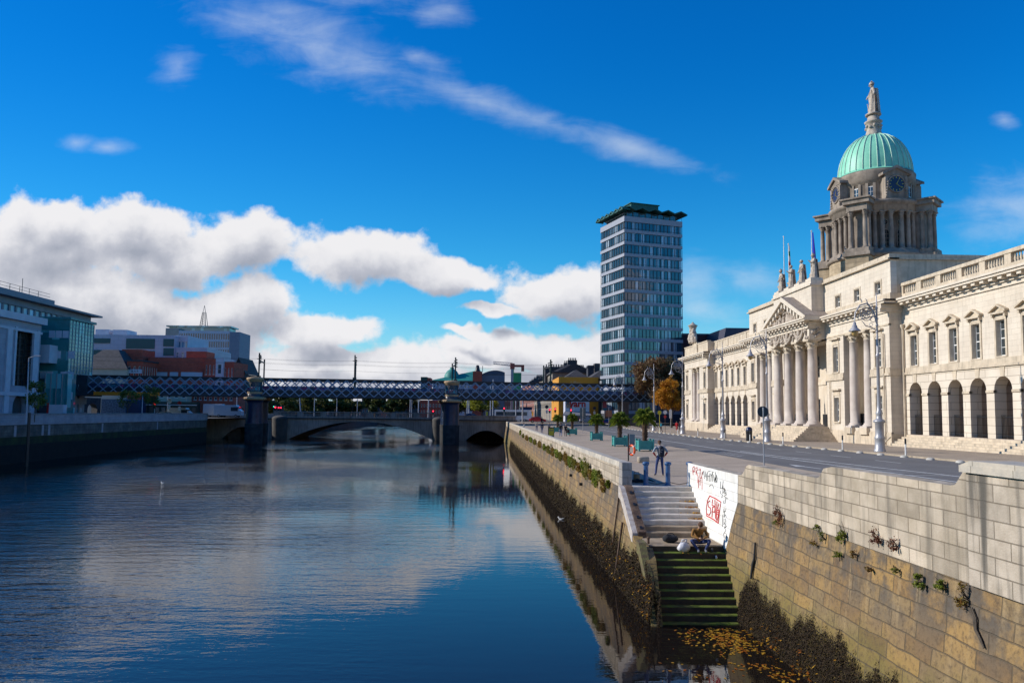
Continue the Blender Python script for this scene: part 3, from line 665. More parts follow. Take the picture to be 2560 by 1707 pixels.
# --- wings and pavilions
P0, P1 = 34.0, 49.9
arch_y = [68.95-3.0*i for i in range(7)]
arch_y += [182-y for y in arch_y]
for (w0, w1) in ((P1, C0), (C1, 182-P1)):
    low = MB(); upw = MB()
    ay = [y for y in arch_y if w0 < y < w1]
    wall(low, fw, -w1, -w0, 1.45, 7.0, ops([(y-1.03, y+1.03, 1.5, 5.2, 'arch') for y in ay]), .95)
    low.fb(fw, -w1, -w0, -.8, 1.45, -.95, -.001)
    wall(upw, fw, -w1, -w0, 7.0, 13.25, ops([(y-.5, y+.5, 7.75, 10.5) for y in ay]), .7)
    for y in ay: WIN.append((fw, y, 7.75, 10.5, 1.0, .3))
    low.build('arcade_wall', M['stone_r'], ch); upw.build('wing_wall', M['stone'], ch)
for (p0, p1) in ((182-P1, 148.0), (P0, P1)):
    pav = MB(); m_ = (p0+p1)/2
    wins = [(p0+1.9), (p1-1.9)]
    o2 = []
    for y in wins: o2 += [(y-.55, y+.55, 2.5, 5.1), (y-.55, y+.55, 7.85, 10.6)]; WIN.append((f0, y, 2.5, 5.1, 1.1, .32)); WIN.append((f0, y, 7.85, 10.6, 1.1, .32))
    o2.append((m_-2.6, m_+2.6, 1.95, 11.7))
    wall(pav, f0, -p1, -p0, -.8, 13.25, ops(o2), .9)
    pav.box(X0+2.4, X0+2.9, m_-3, m_+3, 1.9, 12); pav.box(X0+.01, X0+2.6, m_-2.9, m_+2.9, 1.3, 1.94); pav.box(X0+.02, X0+2.6, m_-2.9, m_+2.9, 11.72, 12.2)
    pav.box(X0+.89, X0+2.6, m_-2.9, m_-2.6, 1.9, 12); pav.box(X0+.89, X0+2.6, m_+2.6, m_+2.9, 1.9, 12)
    pav.build('pavilion_wall', M['stone'], ch)
wallmb.build('wall', M['stone'], ch)
# side and back walls, roofs
body = MB()
XB = 98.0
body.box(X0+.9, XB, C0, C0+.6, -.8, 14.05); body.box(X0+.9, XB, C1-.6, C1, -.8, 14.05)
for (p0, p1) in ((182-P1, 148.0), (P0, P1)):
    body.box(X0+.9, XB, p0, p0+.6, -.8, 14.05); body.box(X0+.9, XB, p1-.6, p1, -.8, 14.05)
body.box(XB, XB+.6, P0, 148, -.8, 14.05)
body.box(X0+.3, XB, C0+.6, C1-.6, 13.3, 13.9); body.box(XW+.3, XB, P1, C0, 13.3, 13.9); body.box(XW+.3, XB, C1, 182-P1, 13.3, 13.9)
body.box(X0+.3, XB, P0+.6, P1-.01, 13.3, 13.9); body.box(X0+.3, XB, 182-P1+.6, 147.4, 13.3, 13.9)
body.build('side_wall', M['stone'], ch)
ab = MB(); ab.box(38.15, 54, C0+.001, C0+.6, 14.05, 17.95); ab.box(38.15, 54, C1-.6, C1-.001, 14.05, 17.95); ab.box(54, 54.6, C0, C1, 14.05, 17.95); ab.box(38.15, 54, C0+.6, C1-.6, 17.3, 17.8)
ab.box(54.6, 66, 82, 100, 13.9, 18.6); ab.build('attic_side', M['trim'], ch)
# arcade interior
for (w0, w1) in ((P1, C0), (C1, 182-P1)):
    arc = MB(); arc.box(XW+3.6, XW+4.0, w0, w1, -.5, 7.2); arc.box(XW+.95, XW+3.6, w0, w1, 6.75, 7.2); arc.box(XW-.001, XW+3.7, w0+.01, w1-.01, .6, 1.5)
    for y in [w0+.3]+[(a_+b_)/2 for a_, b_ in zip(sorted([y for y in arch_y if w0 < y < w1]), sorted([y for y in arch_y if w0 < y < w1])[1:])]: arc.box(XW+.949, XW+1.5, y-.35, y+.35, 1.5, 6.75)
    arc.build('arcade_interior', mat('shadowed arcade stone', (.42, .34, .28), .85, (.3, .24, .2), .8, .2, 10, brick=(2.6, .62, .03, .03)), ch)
# string course, plinth, window surrounds, pediments over the wing windows
trim = MB()
def band(fr, y0, y1, z0, z1, d, bk=-.2): trim.fb(fr, -y1, -y0, z0, z1, bk, d)
for (w0, w1) in ((P1, C0), (C1, 182-P1)):
    band(fw, w0, w1, 6.98, 7.2, .14, -.1); band(fw, w0, w1, 7.202, 7.62, .07, -.1); band(fw, w0, w1, 5.02, 5.2, .05, -.04) if 0 else None
    for y in [y for y in arch_y if w0 < y < w1]:
        for s_ in (-1, 1): band(fw, y+s_*1.27-.24, y+s_*1.27+.24, 5.0, 5.2, .07)
        trim.prism([(-y-.2, 6.2), (-y+.2, 6.2), (-y+.3, 6.979), (-y-.3, 6.979)], fw, -.1, .05)
        for s_ in (-1, 1): band(fw, y+s_*.62-.1, y+s_*.62+.1, 7.62, 10.72, .07, -.02)
        band(fw, y-.72, y+.72, 10.502, 10.72, .085, -.02); band(fw, y-.8, y+.8, 10.95, 11.1, .3, -.02); band(fw, y-.62, y+.62, 7.63, 7.749, .1, -.02)
        trim.prism([(-y-.95, 11.1), (-y+.95, 11.1), (-y+.95, 11.2), (-y, 11.68), (-y-.95, 11.2)], fw, -.02, .1)
        for s_ in (-1, 1): trim.prism([(-y, 11.7), (-y, 11.56), (-y+s_*.98, 11.1), (-y+s_*.98, 11.24)][::s_], fw, -.02, .36)
        for s_ in (-1, 1): trim.fb(fw, -y+s_*.72-.09, -y+s_*.72+.09, 10.721, 10.95, -.02, .24)
for (y0, y1) in ((C0, 74.7), (80.5, 84.7), (97.3, 101.5), (107.3, C1), (182-P1, 138.3), (143.8, 148), (P0, 38), (46, P1)):
    band(f0, y0+.001, y1-.001, 6.95, 7.2, .16, -.1); band(f0, y0+.001, y1-.001, 7.202, 7.7, .09, -.1)
for (y0, y1) in ((C0, 84.6), (97.4, C1), (182-P1, 148), (P0, P1)):
    band(f0, y0, y1, -.8, 1.5, .1, -.3); band(f0, y0, y1, 1.502, 1.62, .06, -.2); band(f0, y0, y1, 11.702, 11.86, .08, -.2)
for y in yw+[P0+1.9, P1-1.9, 182-P1+1.9, 146.1]:
    for z0, z1 in ((2.5, 5.1), (7.85, 10.6)):
        for s_ in (-1, 1): band(f0, y+s_*.72-.12, y+s_*.72+.12, z0-.1, z1+.2, .07, -.02)
        band(f0, y-.84, y+.84, z1+.202, z1+.42, .08, -.02); band(f0, y-1.05, y+1.05, z1+.75, z1+.92, .32, -.02); band(f0, y-.7, y+.7, z1+.422, z1+.748, .05, -.02)
        band(f0, y-.78, y+.78, z0-.15, z0-.002, .16, -.1)
for y in ya:
    for s_ in (-1, 1): band(fa, y+s_*.66-.1, y+s_*.66+.1, 14.9, 16.2, .05, -.02)
    band(fa, y-.76, y+.76, 16.202, 16.36, .06, -.02); 
band(fa, C0-.05, C1+.05, 14.052, 14.78, .1, -.2); band(fa, C0-.2, C1+.2, 17.95, 18.1, .32, -.8); band(fa, C0-.05, C1+.05, 18.102, 18.5, .1, -.7)
trim.box(37.4, 54.7, C0-.12, C0-.002, 14.052, 14.75); trim.box(37.4, 54.7, C0-.2, C0+.6, 17.952, 18.1); trim.box(37.9, 54.7, C0-.06, C0+.6, 18.102, 18.48)
trim.box(X0-.1, X0+9, C0-.1, C0-.001, -.8, 1.5); trim.box(X0-.08, XW, C0-.1, C0-.001, 6.95, 7.6); trim.box(X0-.1, XW+.3, 182-P1-.1, 182-P1-.001, -.8, 1.5); trim.box(X0-.08, XW, 182-P1-.1, 182-P1-.001, 6.95, 7.6)
trim.build('trim', M['trim'], ch)
for (y0, y1) in ((C0, 84.0), (98.0, C1), (182-P1, 148), (P0, P1)):
    co = MB()
    if y0 == C0: ret_cornice(co, X0-.9, XW+1.0, C0, -1)
    if y0 == 182-P1: ret_cornice(co, X0-.9, XW+1.0, 182-P1, -1)
    cornice(co, f0, y0, y1, ends=(1 if y1 in (C1, 148.0) else 0, 1 if y0 in (C0, P0, 182-P1) else 0))
    co.build('cornice', M['stone_p'], ch)
for (y0, y1) in ((P1, C0-.95), (C1+.95, 182-P1-.95)): co = MB(); cornice(co, fw, y0, y1); co.build('cornice', M['stone_p'], ch)
# --- windows: frame with glazing bars, pane
def sash(w_, h_, rows):
    fr = Fr((0, 0, 0), A); mb = MB(); t = .07
    mb.fb(fr, -w_/2, -w_/2+t, 0, h_, -.08, 0); mb.fb(fr, w_/2-t, w_/2, 0, h_, -.08, 0); mb.fb(fr, -w_/2, w_/2, 0, .1, -.08, .002); mb.fb(fr, -w_/2, w_/2, h_-t, h_, -.08, .002)
    mb.fb(fr, -w_/2+t, w_/2-t, h_/2-.045, h_/2+.045, -.07, .004)
    for i in (1,) if w_ < 1.05 or rows < 4 else (1, 2):
        c = -w_/2+w_*i/(2 if w_ < 1.05 or rows < 4 else 3); mb.fb(fr, c-.022, c+.022, .1, h_-t, -.05, -.01)
    for i in range(1, rows):
        if i*2 == rows: continue
        z = h_*i/rows; mb.fb(fr, -w_/2+t, w_/2-t, z-.02, z+.02, -.05, -.012)
    g_ = MB(); g_.fb(fr, -w_/2+.02, w_/2-.02, .02, h_-.02, -.06, -.04)
    return mb, g_
protos = {}
def add_window(parent, fr, y, z0, z1, w_, dp):
    key = (round(w_, 2), round(z1-z0, 2)); rows = 2 if z1-z0 < 1.6 else 4
    p = fr.P(-y, z0, -dp)-root_loc(parent)
    if key not in protos:
        mb, g_ = sash(w_, z1-z0, rows); protos[key] = (mb.build('window', M['white'], parent, rel=True), g_)
        o = protos[key][0]; o.location = p; pn = g_.build('pane', M['glazing'], o, rel=True); protos[key] = (o, pn)
    else:
        o, pn = protos[key]; c = o.copy(); S.collection.objects.link(c); c.parent = parent; c.location = p
        c2 = pn.copy(); S.collection.objects.link(c2); c2.parent = c
for wv in WIN: add_window(ch, *wv)
# --- columns
def column(r, h, parent, name='column', m=None, n=18, rel=False):
    mb = MB(); mb.box(-r*1.45, r*1.45, -r*1.45, r*1.45, 0, r*.35)
    pr = [(r*1.4, r*.35), (r*1.42, r*.5), (r*1.3, r*.62), (r*1.15, r*.68), (r*1.22, r*.85), (r*1.02, r*1.0)]
    for i in range(7): t = i/6; pr.append((r*(1-.16*t**1.8), r+(h-2.9*r)*t))
    pr += [(r*.95, h-1.85*r), (r*.86, h-1.8*r)]
    mb.smooth = True; mb.lathe(pr, n=n)
    c = MB(); c.lathe([(r*.86, h-1.8*r), (r*.9, h-1.3*r), (r*1.12, h-1.0*r), (r*.98, h-.95*r), (r*1.05, h-.6*r), (r*1.2, h-.35*r)], n=n)
    for i in range(8):
        a_ = i*math.pi/4; c.tube([(r*.95*math.cos(a_), r*.95*math.sin(a_), h-1.3*r), (r*1.2*math.cos(a_), r*1.2*math.sin(a_), h-.9*r), (r*1.36*math.cos(a_), r*1.36*math.sin(a_), h-1.0*r)], [r*.16, r*.14, r*.09], 5)
    c.box(-r*1.3, r*1.3, -r*1.3, r*1.3, h-.35*r, h)
    o = mb.build(name, m or M['column'], parent, rel=True); c.build('capital', (m or M['column']) if m else M['trim'], o, rel=True); return o
big = None; slim = None
for (x, y) in [(36.15, 85.75), (36.15, 89.2), (36.15, 92.65), (36.15, 96.1), (37.75, 76.0), (37.75, 79.1), (37.75, 103.0), (37.75, 106.0), (37.85, 139.6), (37.85, 142.4), (37.85, 40.6), (37.85, 43.4), (39.2, 86.0), (39.2, 96)]:
    if x < 37:
        if big is None: big = column(.58, 9.75, ch); o = big
        else: o = copy_tree(big, ch)
    elif slim is None: slim = column(.5, 9.75, ch); o = slim
    else: o = copy_tree(slim, ch)
    o.location = Vector((x, y, 1.95))-root_loc(ch)
pl = MB()
for y in (85.75, 89.2, 92.65, 96.1): pl.box(35.2, 37.2, y-.9, y+.9, 1.1, 1.93)
for y in (76.0, 79.1, 103, 106): pl.box(36.95, 37.35, y-.85, y+.85, 1.3, 1.948)
pl.build('column_base', M['trim'], ch)
# --- portico entablature, pediment
po = MB(); fp = Fr((35.45, 0, 0), A)
po.box(35.5, X0+.9, 84.95, 96.9, 11.7, 13.25)
po.build('entablature', M['stone_p'], ch)
pc = MB(); cornice(pc, fp, 84.9, 96.95, out=.85, ends=(1, 1)); ret_cornice(pc, 35.3, X0, 84.95, -1, .85); ret_cornice(pc, 35.3, X0, 96.9, 1, .85)
ym = 90.92; hw = 7.0
for s_ in (-1, 1):
    pts = [(-ym, 17.3), (-ym, 16.75), (-ym+s_*hw, 13.75), (-ym+s_*hw, 14.2)]
    pc.prism(pts[::s_], fp, -2.6, .85); pts = [(-ym, 16.75), (-ym, 16.4), (-ym+s_*(hw-.6), 13.85), (-ym+s_*hw, 13.75)]; pc.prism(pts[::s_], fp, -1.2, .45)
    for i in range(7):
        a_ = s_*(.5+i*.92); z_ = 16.5-abs(a_)*3.0/hw; pc.hexa([fp.P(-ym+a_-.2, z_-.38, .62), fp.P(-ym+a_+.2, z_-.38-.17*s_, .62), fp.P(-ym+a_+.2, z_-.38-.17*s_, .2), fp.P(-ym+a_-.2, z_-.38, .2), fp.P(-ym+a_-.2, z_+.1, .62), fp.P(-ym+a_+.2, z_+.1-.17*s_, .62), fp.P(-ym+a_+.2, z_+.1-.17*s_, .2), fp.P(-ym+a_-.2, z_+.1, .2)])
pc.build('pediment', M['stone_p'], ch)
ty = MB(); ty.prism([(-ym-6.4, 13.9), (-ym+6.4, 13.9), (-ym, 16.6)], fp, -1.8, -.15); ty.box(35.3, 37.4, 85, 96.8, 13.4, 14.05); ty.build('tympanum', M['trim'], ch)
rf = MB()
for s_ in (-1, 1): rf.hexa([(34.62, ym, 17.3), (38.0, ym, 17.3), (38.0, ym+s_*hw, 14.2), (34.62, ym+s_*hw, 14.2), (34.62, ym, 17.34), (38.0, ym, 17.34), (38.0, ym+s_*hw, 14.24), (34.62, ym+s_*hw, 14.24)])
rf.build('portico_roof', mat('slab roof', (.34, .28, .23), .8, (.25, .21, .18), 3, .2, 10, brick=(1.2, .5, .02, .1)), ch)
sc = MB(); r2 = random.Random(3)
for i in range(46):         # carved group in the pediment
    a_ = r2.uniform(-5.4, 5.4); zt = 13.95+(1-abs(a_)/6.2)*2.35; h_ = (zt-13.95)*r2.uniform(.55, .98)
    c = fp.P(-ym+a_, 14.0, r2.uniform(-.1, .25)); lean = Vector((0, r2.uniform(-.25, .25), 0))
    sc.tube([c, c+lean*.5+Vector((0, 0, h_*.45)), c+lean+Vector((0, 0, h_*.8))], [.24, .2, .12], 6); sc.ball(c+lean+Vector((0, 0, h_*.92)), .13, 6, 5)
    sc.tube([c+Vector((0, 0, h_*.7)), c+Vector((-.25, r2.uniform(-.5, .5), h_*r2.uniform(.4, .9)))], [.09, .05], 5)
for s_ in (-1, 0, 1):       # swags with ox heads below
    y = ym+s_*3.45; c = fp.P(-y, 12.5, .12)
    for k_ in (0, .28):
        sc.tube([c+Vector((0, 1.15*math.cos(t), .55-(.95+k_)*math.sin(t))) for t in [math.pi*i/10 for i in range(11)]], [.07+.09*math.sin(math.pi*i/10) for i in range(11)], 6)
    sc.ball(c+Vector((.0, 0, .05)), .5, 8, 7, (.5, .6, 1.05)); sc.ball(c+Vector((0, 0, -.4)), .25, 7, 5)
for y in (ym-5.4, ym-1.75, ym+1.75, ym+5.4):
    c = fp.P(-y, 12.4, .1)
    for i in range(9): sc.ball(c+Vector((r2.uniform(-.05, .15), r2.uniform(-.35, .35), r2.uniform(-.55, .6))), r2.uniform(.12, .24), 6, 5)
for i in range(12): sc.ball((36+r2.uniform(-.3, .7), 84.9, 12.4+r2.uniform(-.5, .5)), r2.uniform(.12, .25), 6, 5)
sc.build('relief_carving', M['statue'], ch)
# portico steps, wing steps
stp = MB(); n_ = 8
for i in range(n_):
    z1 = 1.93-.2*i; o_ = .36*i; stp.box(34.95-o_, X0-.1, 84.4-o_*.9, 97.6+o_*.9, z1-.2 if i < n_-1 else -.5, z1)
stp.build('portico_steps', M['trim'], ch)
for (w0, w1) in ((P1, C0-.12), (C1+.12, 182-P1-.12)):
    stw = MB()
    for i in range(6):
        z1 = 1.45-.2*i; o_ = .36*(i+.3); stw.box(XW-.01-o_, XW+.05, w0+.2, w1-.2, z1-.2 if i < 5 else -.5, z1)
    stw.build('arcade_steps', M['trim'], ch)
# balustrades
bs = MB(); base_pr = [(.10, 0), (.10, .07), (.06, .1), (.12, .26), (.10, .36), (.055, .55), (.05, .64), (.09, .7), (.09, .76)]
def balustrade(y0, y1, z0, bays):
    bs.fb(fw, -y1, -y0, z0, z0+.55, -.5, .02); bs.fb(fw, -y1, -y0, z0+1.32, z0+1.6, -.52, .06)
    p = (y1-y0)/bays
    for i in range(bays+1):
        c = -y0-p*i; bs.fb(fw, max(-y1, c-.38), min(-y0, c+.38), z0+.552, z0+1.318, -.46, 0)
    for i in range(bays):
        n = 7
        for j in range(n):
            yy = y0+p*i+.38+(p-.76)*(j+.5)/n; c = fw.P(-yy, z0+.555, -.24); bs.lathe(base_pr, c, 6)
balustrade(P1, C0, 14.05, 7); bs.build('balustrade', M['trim'], ch); bs = MB()
bs.fb(fw, -(182-P1), -C1, 14.05, 15.65, -.5, 0); bs.fb(fw, -(182-P1), -C1, 15.652, 15.85, -.52, .08)
for y in [C1+1.5+3.0*i for i in range(8)]: bs.fb(fw, -y-.35, -y+.35, 14.4, 15.65, -.1, .06)
bs.build('parapet', M['trim'], ch)
for (p0, p1) in ((182-P1, 148.0), (P0, P1)):
    bs = MB(); bs.fb(f0, -p1, -p0, 14.05, 15.85, -.6, -.05); bs.fb(f0, -p1-.05, -p0+.05, 15.852, 16.05, -.62, .05); bs.box(X0+.6, X0+8, p0+.01, p0+.5, 14.05, 15.85)
    m_ = (p0+p1)/2; bs.fb(f0, -m_-1.5, -m_+1.5, 14.06, 16.3, -1.2, .12)
    bs.build('parapet', M['trim'], ch)
# drain pipes, railings in the arcade
dp = MB()
dp.tube([fw.P(-70.6, 11.4, .15), fw.P(-70.6, .9, .15)], .09, 8); dp.lathe([(.08, 0), (.22, .35), (.22, .5)], fw.P(-70.6, 11.2, .15), 8); dp.tube([f0.P(-71.9, 11.0, .16), f0.P(-71.9, .4, .16)], .08, 8)
dp.tube([f0.P(-83.7, 6.9, .14), f0.P(-83.7, .4, .14)], .06, 6); dp.tube([fw.P(-(C1+.6), 11.4, .15), fw.P(-(C1+.6), .9, .15)], .09, 8)
dp.tube([Vector((37.0, 70.7, 1.2)), Vector((36.6, 70.6, .9)), Vector((36.2, 70.5, .45))], .07, 6); dp.build('drain_pipe', M['trim'], ch)
rl = MB()
for y in arch_y:
    for i in range(14): rl.box(XW+.5, XW+.53, y-1+i*.154, y-.97+i*.154, 1.5, 3.3)
    for z in (1.65, 3.1): rl.box(XW+.49, XW+.54, y-1.03, y+1.03, z, z+.05)
for (y0, y1, x) in ((74.7, 80.5, 38.3), (101.5, 107.3, 38.3)): rl.box(x, x+.1, y0, y1, 2.0, 3.4)
for y in (86.2, 88.9, 92.3, 95.8): rl.box(37.8, 37.9, y-.9, y+.9, 1.95, 3.3)
rl.build('railing', M['iron'], ch)
# --- statue block on the attic
sbk = MB(); sbk.box(36.1, 38.3, 85.6, 97.3, 14.052, 17.9); sbk.box(35.9, 38.4, 85.4, 97.5, 17.902, 18.1); sbk.box(36.05, 38.3, 85.55, 97.35, 18.102, 18.55); sbk.box(36.0, 38.35, 85.5, 97.4, 14.06, 14.7)
SY = (96.3, 93.05, 89.8, 86.45)
for y in SY: sbk.box(36.1, 37.5, y-.75, y+.75, 18.55, 18.8)
sbk.build('statue_plinth', M['stone'], ch)
# --- dome tower
DX, DY = 46.5, 91.0
def dome():
    c = (DX, DY, 0)
    def dbox(mb, ang, r0, r1, hw_, z0, z1):
        u = Vector((math.cos(ang), math.sin(ang), 0)); v = Vector((-u.y, u.x, 0)); o = Vector((DX, DY, 0))
        p = lambda a_, b_, z: o+u*a_+v*b_+Vector((0, 0, z))
        mb.hexa([p(r0, -hw_, z0), p(r1, -hw_, z0), p(r1, hw_, z0), p(r0, hw_, z0), p(r0, -hw_, z1), p(r1, -hw_, z1), p(r1, hw_, z1), p(r0, hw_, z1)])
    D = [math.pi/4+i*math.pi/2 for i in range(4)]
    b = MB(); b.lathe([(5.55, 14), (5.55, 22.0)], c, 48)
    for a_ in D: dbox(b, a_, 3, 7.0, 1.35, 14, 22.0)
    b.build('tower_base', M['tower_base'], ch)
    b = MB(); b.lathe([(5.5, 22.002), (5.75, 22.1), (5.95, 22.35), (5.6, 22.5), (5.5, 22.9), (3.9, 22.9)], c, 48)
    for a_ in D: dbox(b, a_, 3, 7.3, 1.6, 22.003, 22.4); dbox(b, a_, 3, 7.02, 1.4, 22.402, 22.95)
    b.build('tower_cornice', M['dark_stone'], ch)
    b = MB(); b.lathe([(4.0, 22.9), (4.0, 27.6)], c, 48)
    for a_ in D: dbox(b, a_, 3.2, 5.7, 1.0, 22.9, 27.5)
    b.build('tower_wall', M['dark_stone'], ch)
    b = MB(); b.lathe([(4.1, 27.5), (5.15, 27.5), (5.15, 28.3), (5.3, 28.35), (5.5, 28.6), (5.55, 28.85), (4.2, 28.9)], c, 48)
    for a_ in D: dbox(b, a_, 3, 6.75, 1.2, 27.5, 28.3); dbox(b, a_, 3, 7.1, 1.55, 28.302, 28.8); dbox(b, a_, 3, 7.3, 1.75, 28.802, 28.98)
    b.build('tower_entablature', M['dark_stone'], ch)
    colp = None
    spots = [(4.85*math.cos(s_+o_), 4.85*math.sin(s_+o_)) for s_ in (0, math.pi/2, math.pi, -math.pi/2) for o_ in (R(-29), R(-19), R(-7.5), R(7.5), R(19), R(29))]
    for a_ in D:
        for s_ in (-1, 1):
            for rr in (6.4,): spots.append((rr*math.cos(a_)-s_*.85*math.sin(a_), rr*math.sin(a_)+s_*.85*math.cos(a_)))
            spots.append((5.6*math.cos(a_)-s_*.98*math.sin(a_), 5.6*math.sin(a_)+s_*.98*math.cos(a_)))
    for x, y in spots:
        if colp is None: colp = column(.285, 4.6, ch, 'tower_column', M['dark_stone'], 12); o = colp
        else: o = copy_tree(colp, ch)
        o.location = Vector((DX+x, DY+y, 22.92))-root_loc(ch)
    # arched and round windows between the columns
    for s_ in (math.pi, -math.pi/2, 0, math.pi/2):
        for o_ in (R(-13.2), R(13.2)):
            a_ = s_+o_; u = Vector((math.cos(a_), math.sin(a_), 0)); fr = Fr(Vector((DX, DY, 0))+u*4.02, a_+math.pi/2)
            wb = MB(); arcp = [(-.42, 23.4), (.42, 23.4), (.42, 25.1)]+[(.42*math.cos(t), 25.1+.42*math.sin(t)) for t in [math.pi*i/8 for i in range(1, 8)]]+[(-.42, 25.1)]
            wb.tube([fr.P(x*1.1, z, .04) for x, z in arcp]+[fr.P(-.46, 23.4, .04)], .06, 6)
            for t in (-.14, .14): wb.fb(fr, t-.02, t+.02, 23.4, 25.45, .03, .06)
            for z in (23.9, 24.4, 24.9): wb.fb(fr, -.42, .42, z-.02, z+.02, .03, .06)
            wb.tube([fr.P(.36*math.cos(t), 26.35+.36*math.sin(t), .05) for t in [2*math.pi*i/12 for i in range(13)]], .05, 5)
            for t in (0, math.pi/3, -math.pi/3): wb.tube([fr.P(.34*math.cos(t), 26.35+.34*math.sin(t), .05), fr.P(-.34*math.cos(t), 26.35-.34*math.sin(t), .05)], .02, 4)
            ow = wb.build('tower_window', M['white'] if False else M['statue'], ch)
            pn = MB(); pn.prism(arcp, fr, -.02, .03); pn.prism([(.34*math.cos(t), 26.35+.34*math.sin(t)) for t in [2*math.pi*i/12 for i in range(12)]], fr, -.02, .03); pn.build('pane', M['glazing'], ow)
    # attic drum
    b = MB(); b.lathe([(4.2, 28.85), (4.25, 29.1), (4.25, 31.2), (4.45, 31.3), (4.5, 31.5), (4.62, 31.6), (4.62, 32.5), (4.66, 32.7), (4.3, 33.0)], c, 64)
    for i in range(32):
        a_ = 2*math.pi*(i+.5)/32; dbox(b, a_, 4.0, 4.38, .16, 29.1, 31.25)
    b.build('tower_drum', M['dark_stone'], ch)
    for i in range(16):
        a_ = 2*math.pi*(i+.5)/16
        if abs(((a_+math.pi/4) % (math.pi/2))-math.pi/4) < .22: continue
        u = Vector((math.cos(a_), math.sin(a_), 0)); fr = Fr(Vector((DX, DY, 0))+u*4.27, a_+math.pi/2)
        wb = MB(); wb.fb(fr, -.36, -.28, 29.6, 30.7, 0, .06); wb.fb(fr, .28, .36, 29.6, 30.7, 0, .06); wb.fb(fr, -.36, .36, 29.5, 29.62, 0, .08); wb.fb(fr, -.36, .36, 30.7, 30.8, 0, .06); wb.fb(fr, -.02, .02, 29.6, 30.7, 0, .045); wb.fb(fr, -.3, .3, 30.13, 30.17, 0, .045)
        ow = wb.build('drum_window', M['white'], ch); pn = MB(); pn.fb(fr, -.29, .29, 29.6, 30.72, -.02, .03); pn.build('pane', M['glazing'], ow)
    for s_ in range(4):
        a_ = s_*math.pi/2; u = Vector((math.cos(a_), math.sin(a_), 0)); fr = Fr(Vector((DX, DY, 0))+u*4.0, a_+math.pi/2)
        b = MB(); wall(b, fr, -1.35, 1.35, 28.98, 31.9, [], .3, 1.05)
        b.fb(fr, -1.35, -1.05, 28.98, 31.6, 1.05, 1.15); b.fb(fr, 1.05, 1.35, 28.98, 31.6, 1.05, 1.15); b.fb(fr, -1.35, 1.35, 28.98, 31.9, -.3, .74)
        for s2 in (-1, 1): b.prism([(0, 32.95), (0, 32.6), (s2*1.75, 31.75), (s2*1.75, 32.05)][::s2], fr, -.6, 1.35)
        b.prism([(-1.6, 31.8), (1.6, 31.8), (0, 32.7)], fr, -.5, 1.1)
        for s2 in (-1, 1):
            for i in range(6): b.ball(fr.P(s2*(1.05+.04*i), 30.9-.33*i, 1.15), .14, 6, 5)
        b.tube([fr.P(1.02*math.cos(t), 30.7+1.02*math.sin(t), 1.12) for t in [2*math.pi*i/24 for i in range(25)]], .09, 6)
        o = b.build('clock_housing', M['dark_stone'], ch)
        b = MB(); b.prism([(.97*math.cos(t), 30.7+.97*math.sin(t)) for t in [2*math.pi*i/28 for i in range(28)]], fr, 1.0, 1.1); face = b.build('clock_face', M['navy'], o)
        b = MB()
        for i in range(12):
            t = math.pi/6*i; b.prism([(math.cos(t)*r_+math.cos(t+math.pi/2)*w_, 30.7+math.sin(t)*r_+math.sin(t+math.pi/2)*w_) for r_, w_ in ((.68, .045), (.68, -.045), (.86, -.06), (.86, .06))][::-1], fr, 1.1, 1.125)
        for ang_, ln, w_ in ((R(58), .55, .045), (R(-38), .78, .035)): b.prism([(math.cos(ang_)*r_+math.cos(ang_+math.pi/2)*v_, 30.7+math.sin(ang_)*r_+math.sin(ang_+math.pi/2)*v_) for r_, v_ in ((-.08, w_), (-.08, -w_), (ln, -w_*.5), (ln, w_*.5))][::-1], fr, 1.126, 1.15)
        b.build('clock_hands', M['gold'], o)
    # copper dome with ribs
    def prof(t):   # t 0..1 from the rim up
        return (4.33*math.cos(t*1.37)**.86, 32.95+5.3*math.sin(t*1.37)/math.sin(1.37))
    b = MB(); b.lathe([(4.5, 32.9), (4.42, 33.05)]+[prof(i/20) for i in range(21)]+[(.85, 38.3)], c, 72); dm = b.build('dome', M['copper'], ch)
    b = MB()
    for i in range(32):
        a_ = 2*math.pi*i/32; N = 15 if i % 2 == 0 else 12
        b.tube([(DX+math.cos(a_)*(prof(t)[0]+.02), DY+math.sin(a_)*(prof(t)[0]+.02), prof(t)[1]+.02) for t in [j/15*.97 for j in range(N+1)]], .065, 5)
    b.build('dome_rib', M['copper_rib'], dm)
    b = MB(); b.lathe([(1.0, 38.1), (1.05, 38.35), (.95, 38.6), (.85, 39.0), (.82, 39.9), (1.0, 40.0), (1.08, 40.15), (.75, 40.25), (.7, 40.75), (.55, 41.0), (0, 41.0)], c, 20)
    for i in range(10):
        a_ = 2*math.pi*i/10; b.ball((DX+.88*math.cos(a_), DY+.88*math.sin(a_), 39.35+.2*(i % 2)), .2, 6, 5)
    b.build('dome_pedestal', M['statue'], ch)
_before = set(ch.children); dome()
_done = set(); _o = root_loc(ch)      # the tower drawn slightly smaller and lower, about its own axis
def _shrink(o, top=True):
    if o.name.startswith('tower_column') or o.parent.name.startswith('tower_column'):
        if top:
            p = o.location+_o; o.location = Vector((DX+(p.x-DX)*.965, DY+(p.y-DY)*.965, 21.5+(p.z-22)*.975))-_o; o.scale = (.965, .965, .975)
        return
    if o.data.name not in _done:
        _done.add(o.data.name)
        for v in o.data.vertices: p = v.co+_o; v.co = Vector((DX+(p.x-DX)*.965, DY+(p.y-DY)*.965, 21.5+(p.z-22)*.975))-_o
    for c_ in o.children: _shrink(c_, False)
for o in [o for o in ch.children if o not in _before]: _shrink(o)
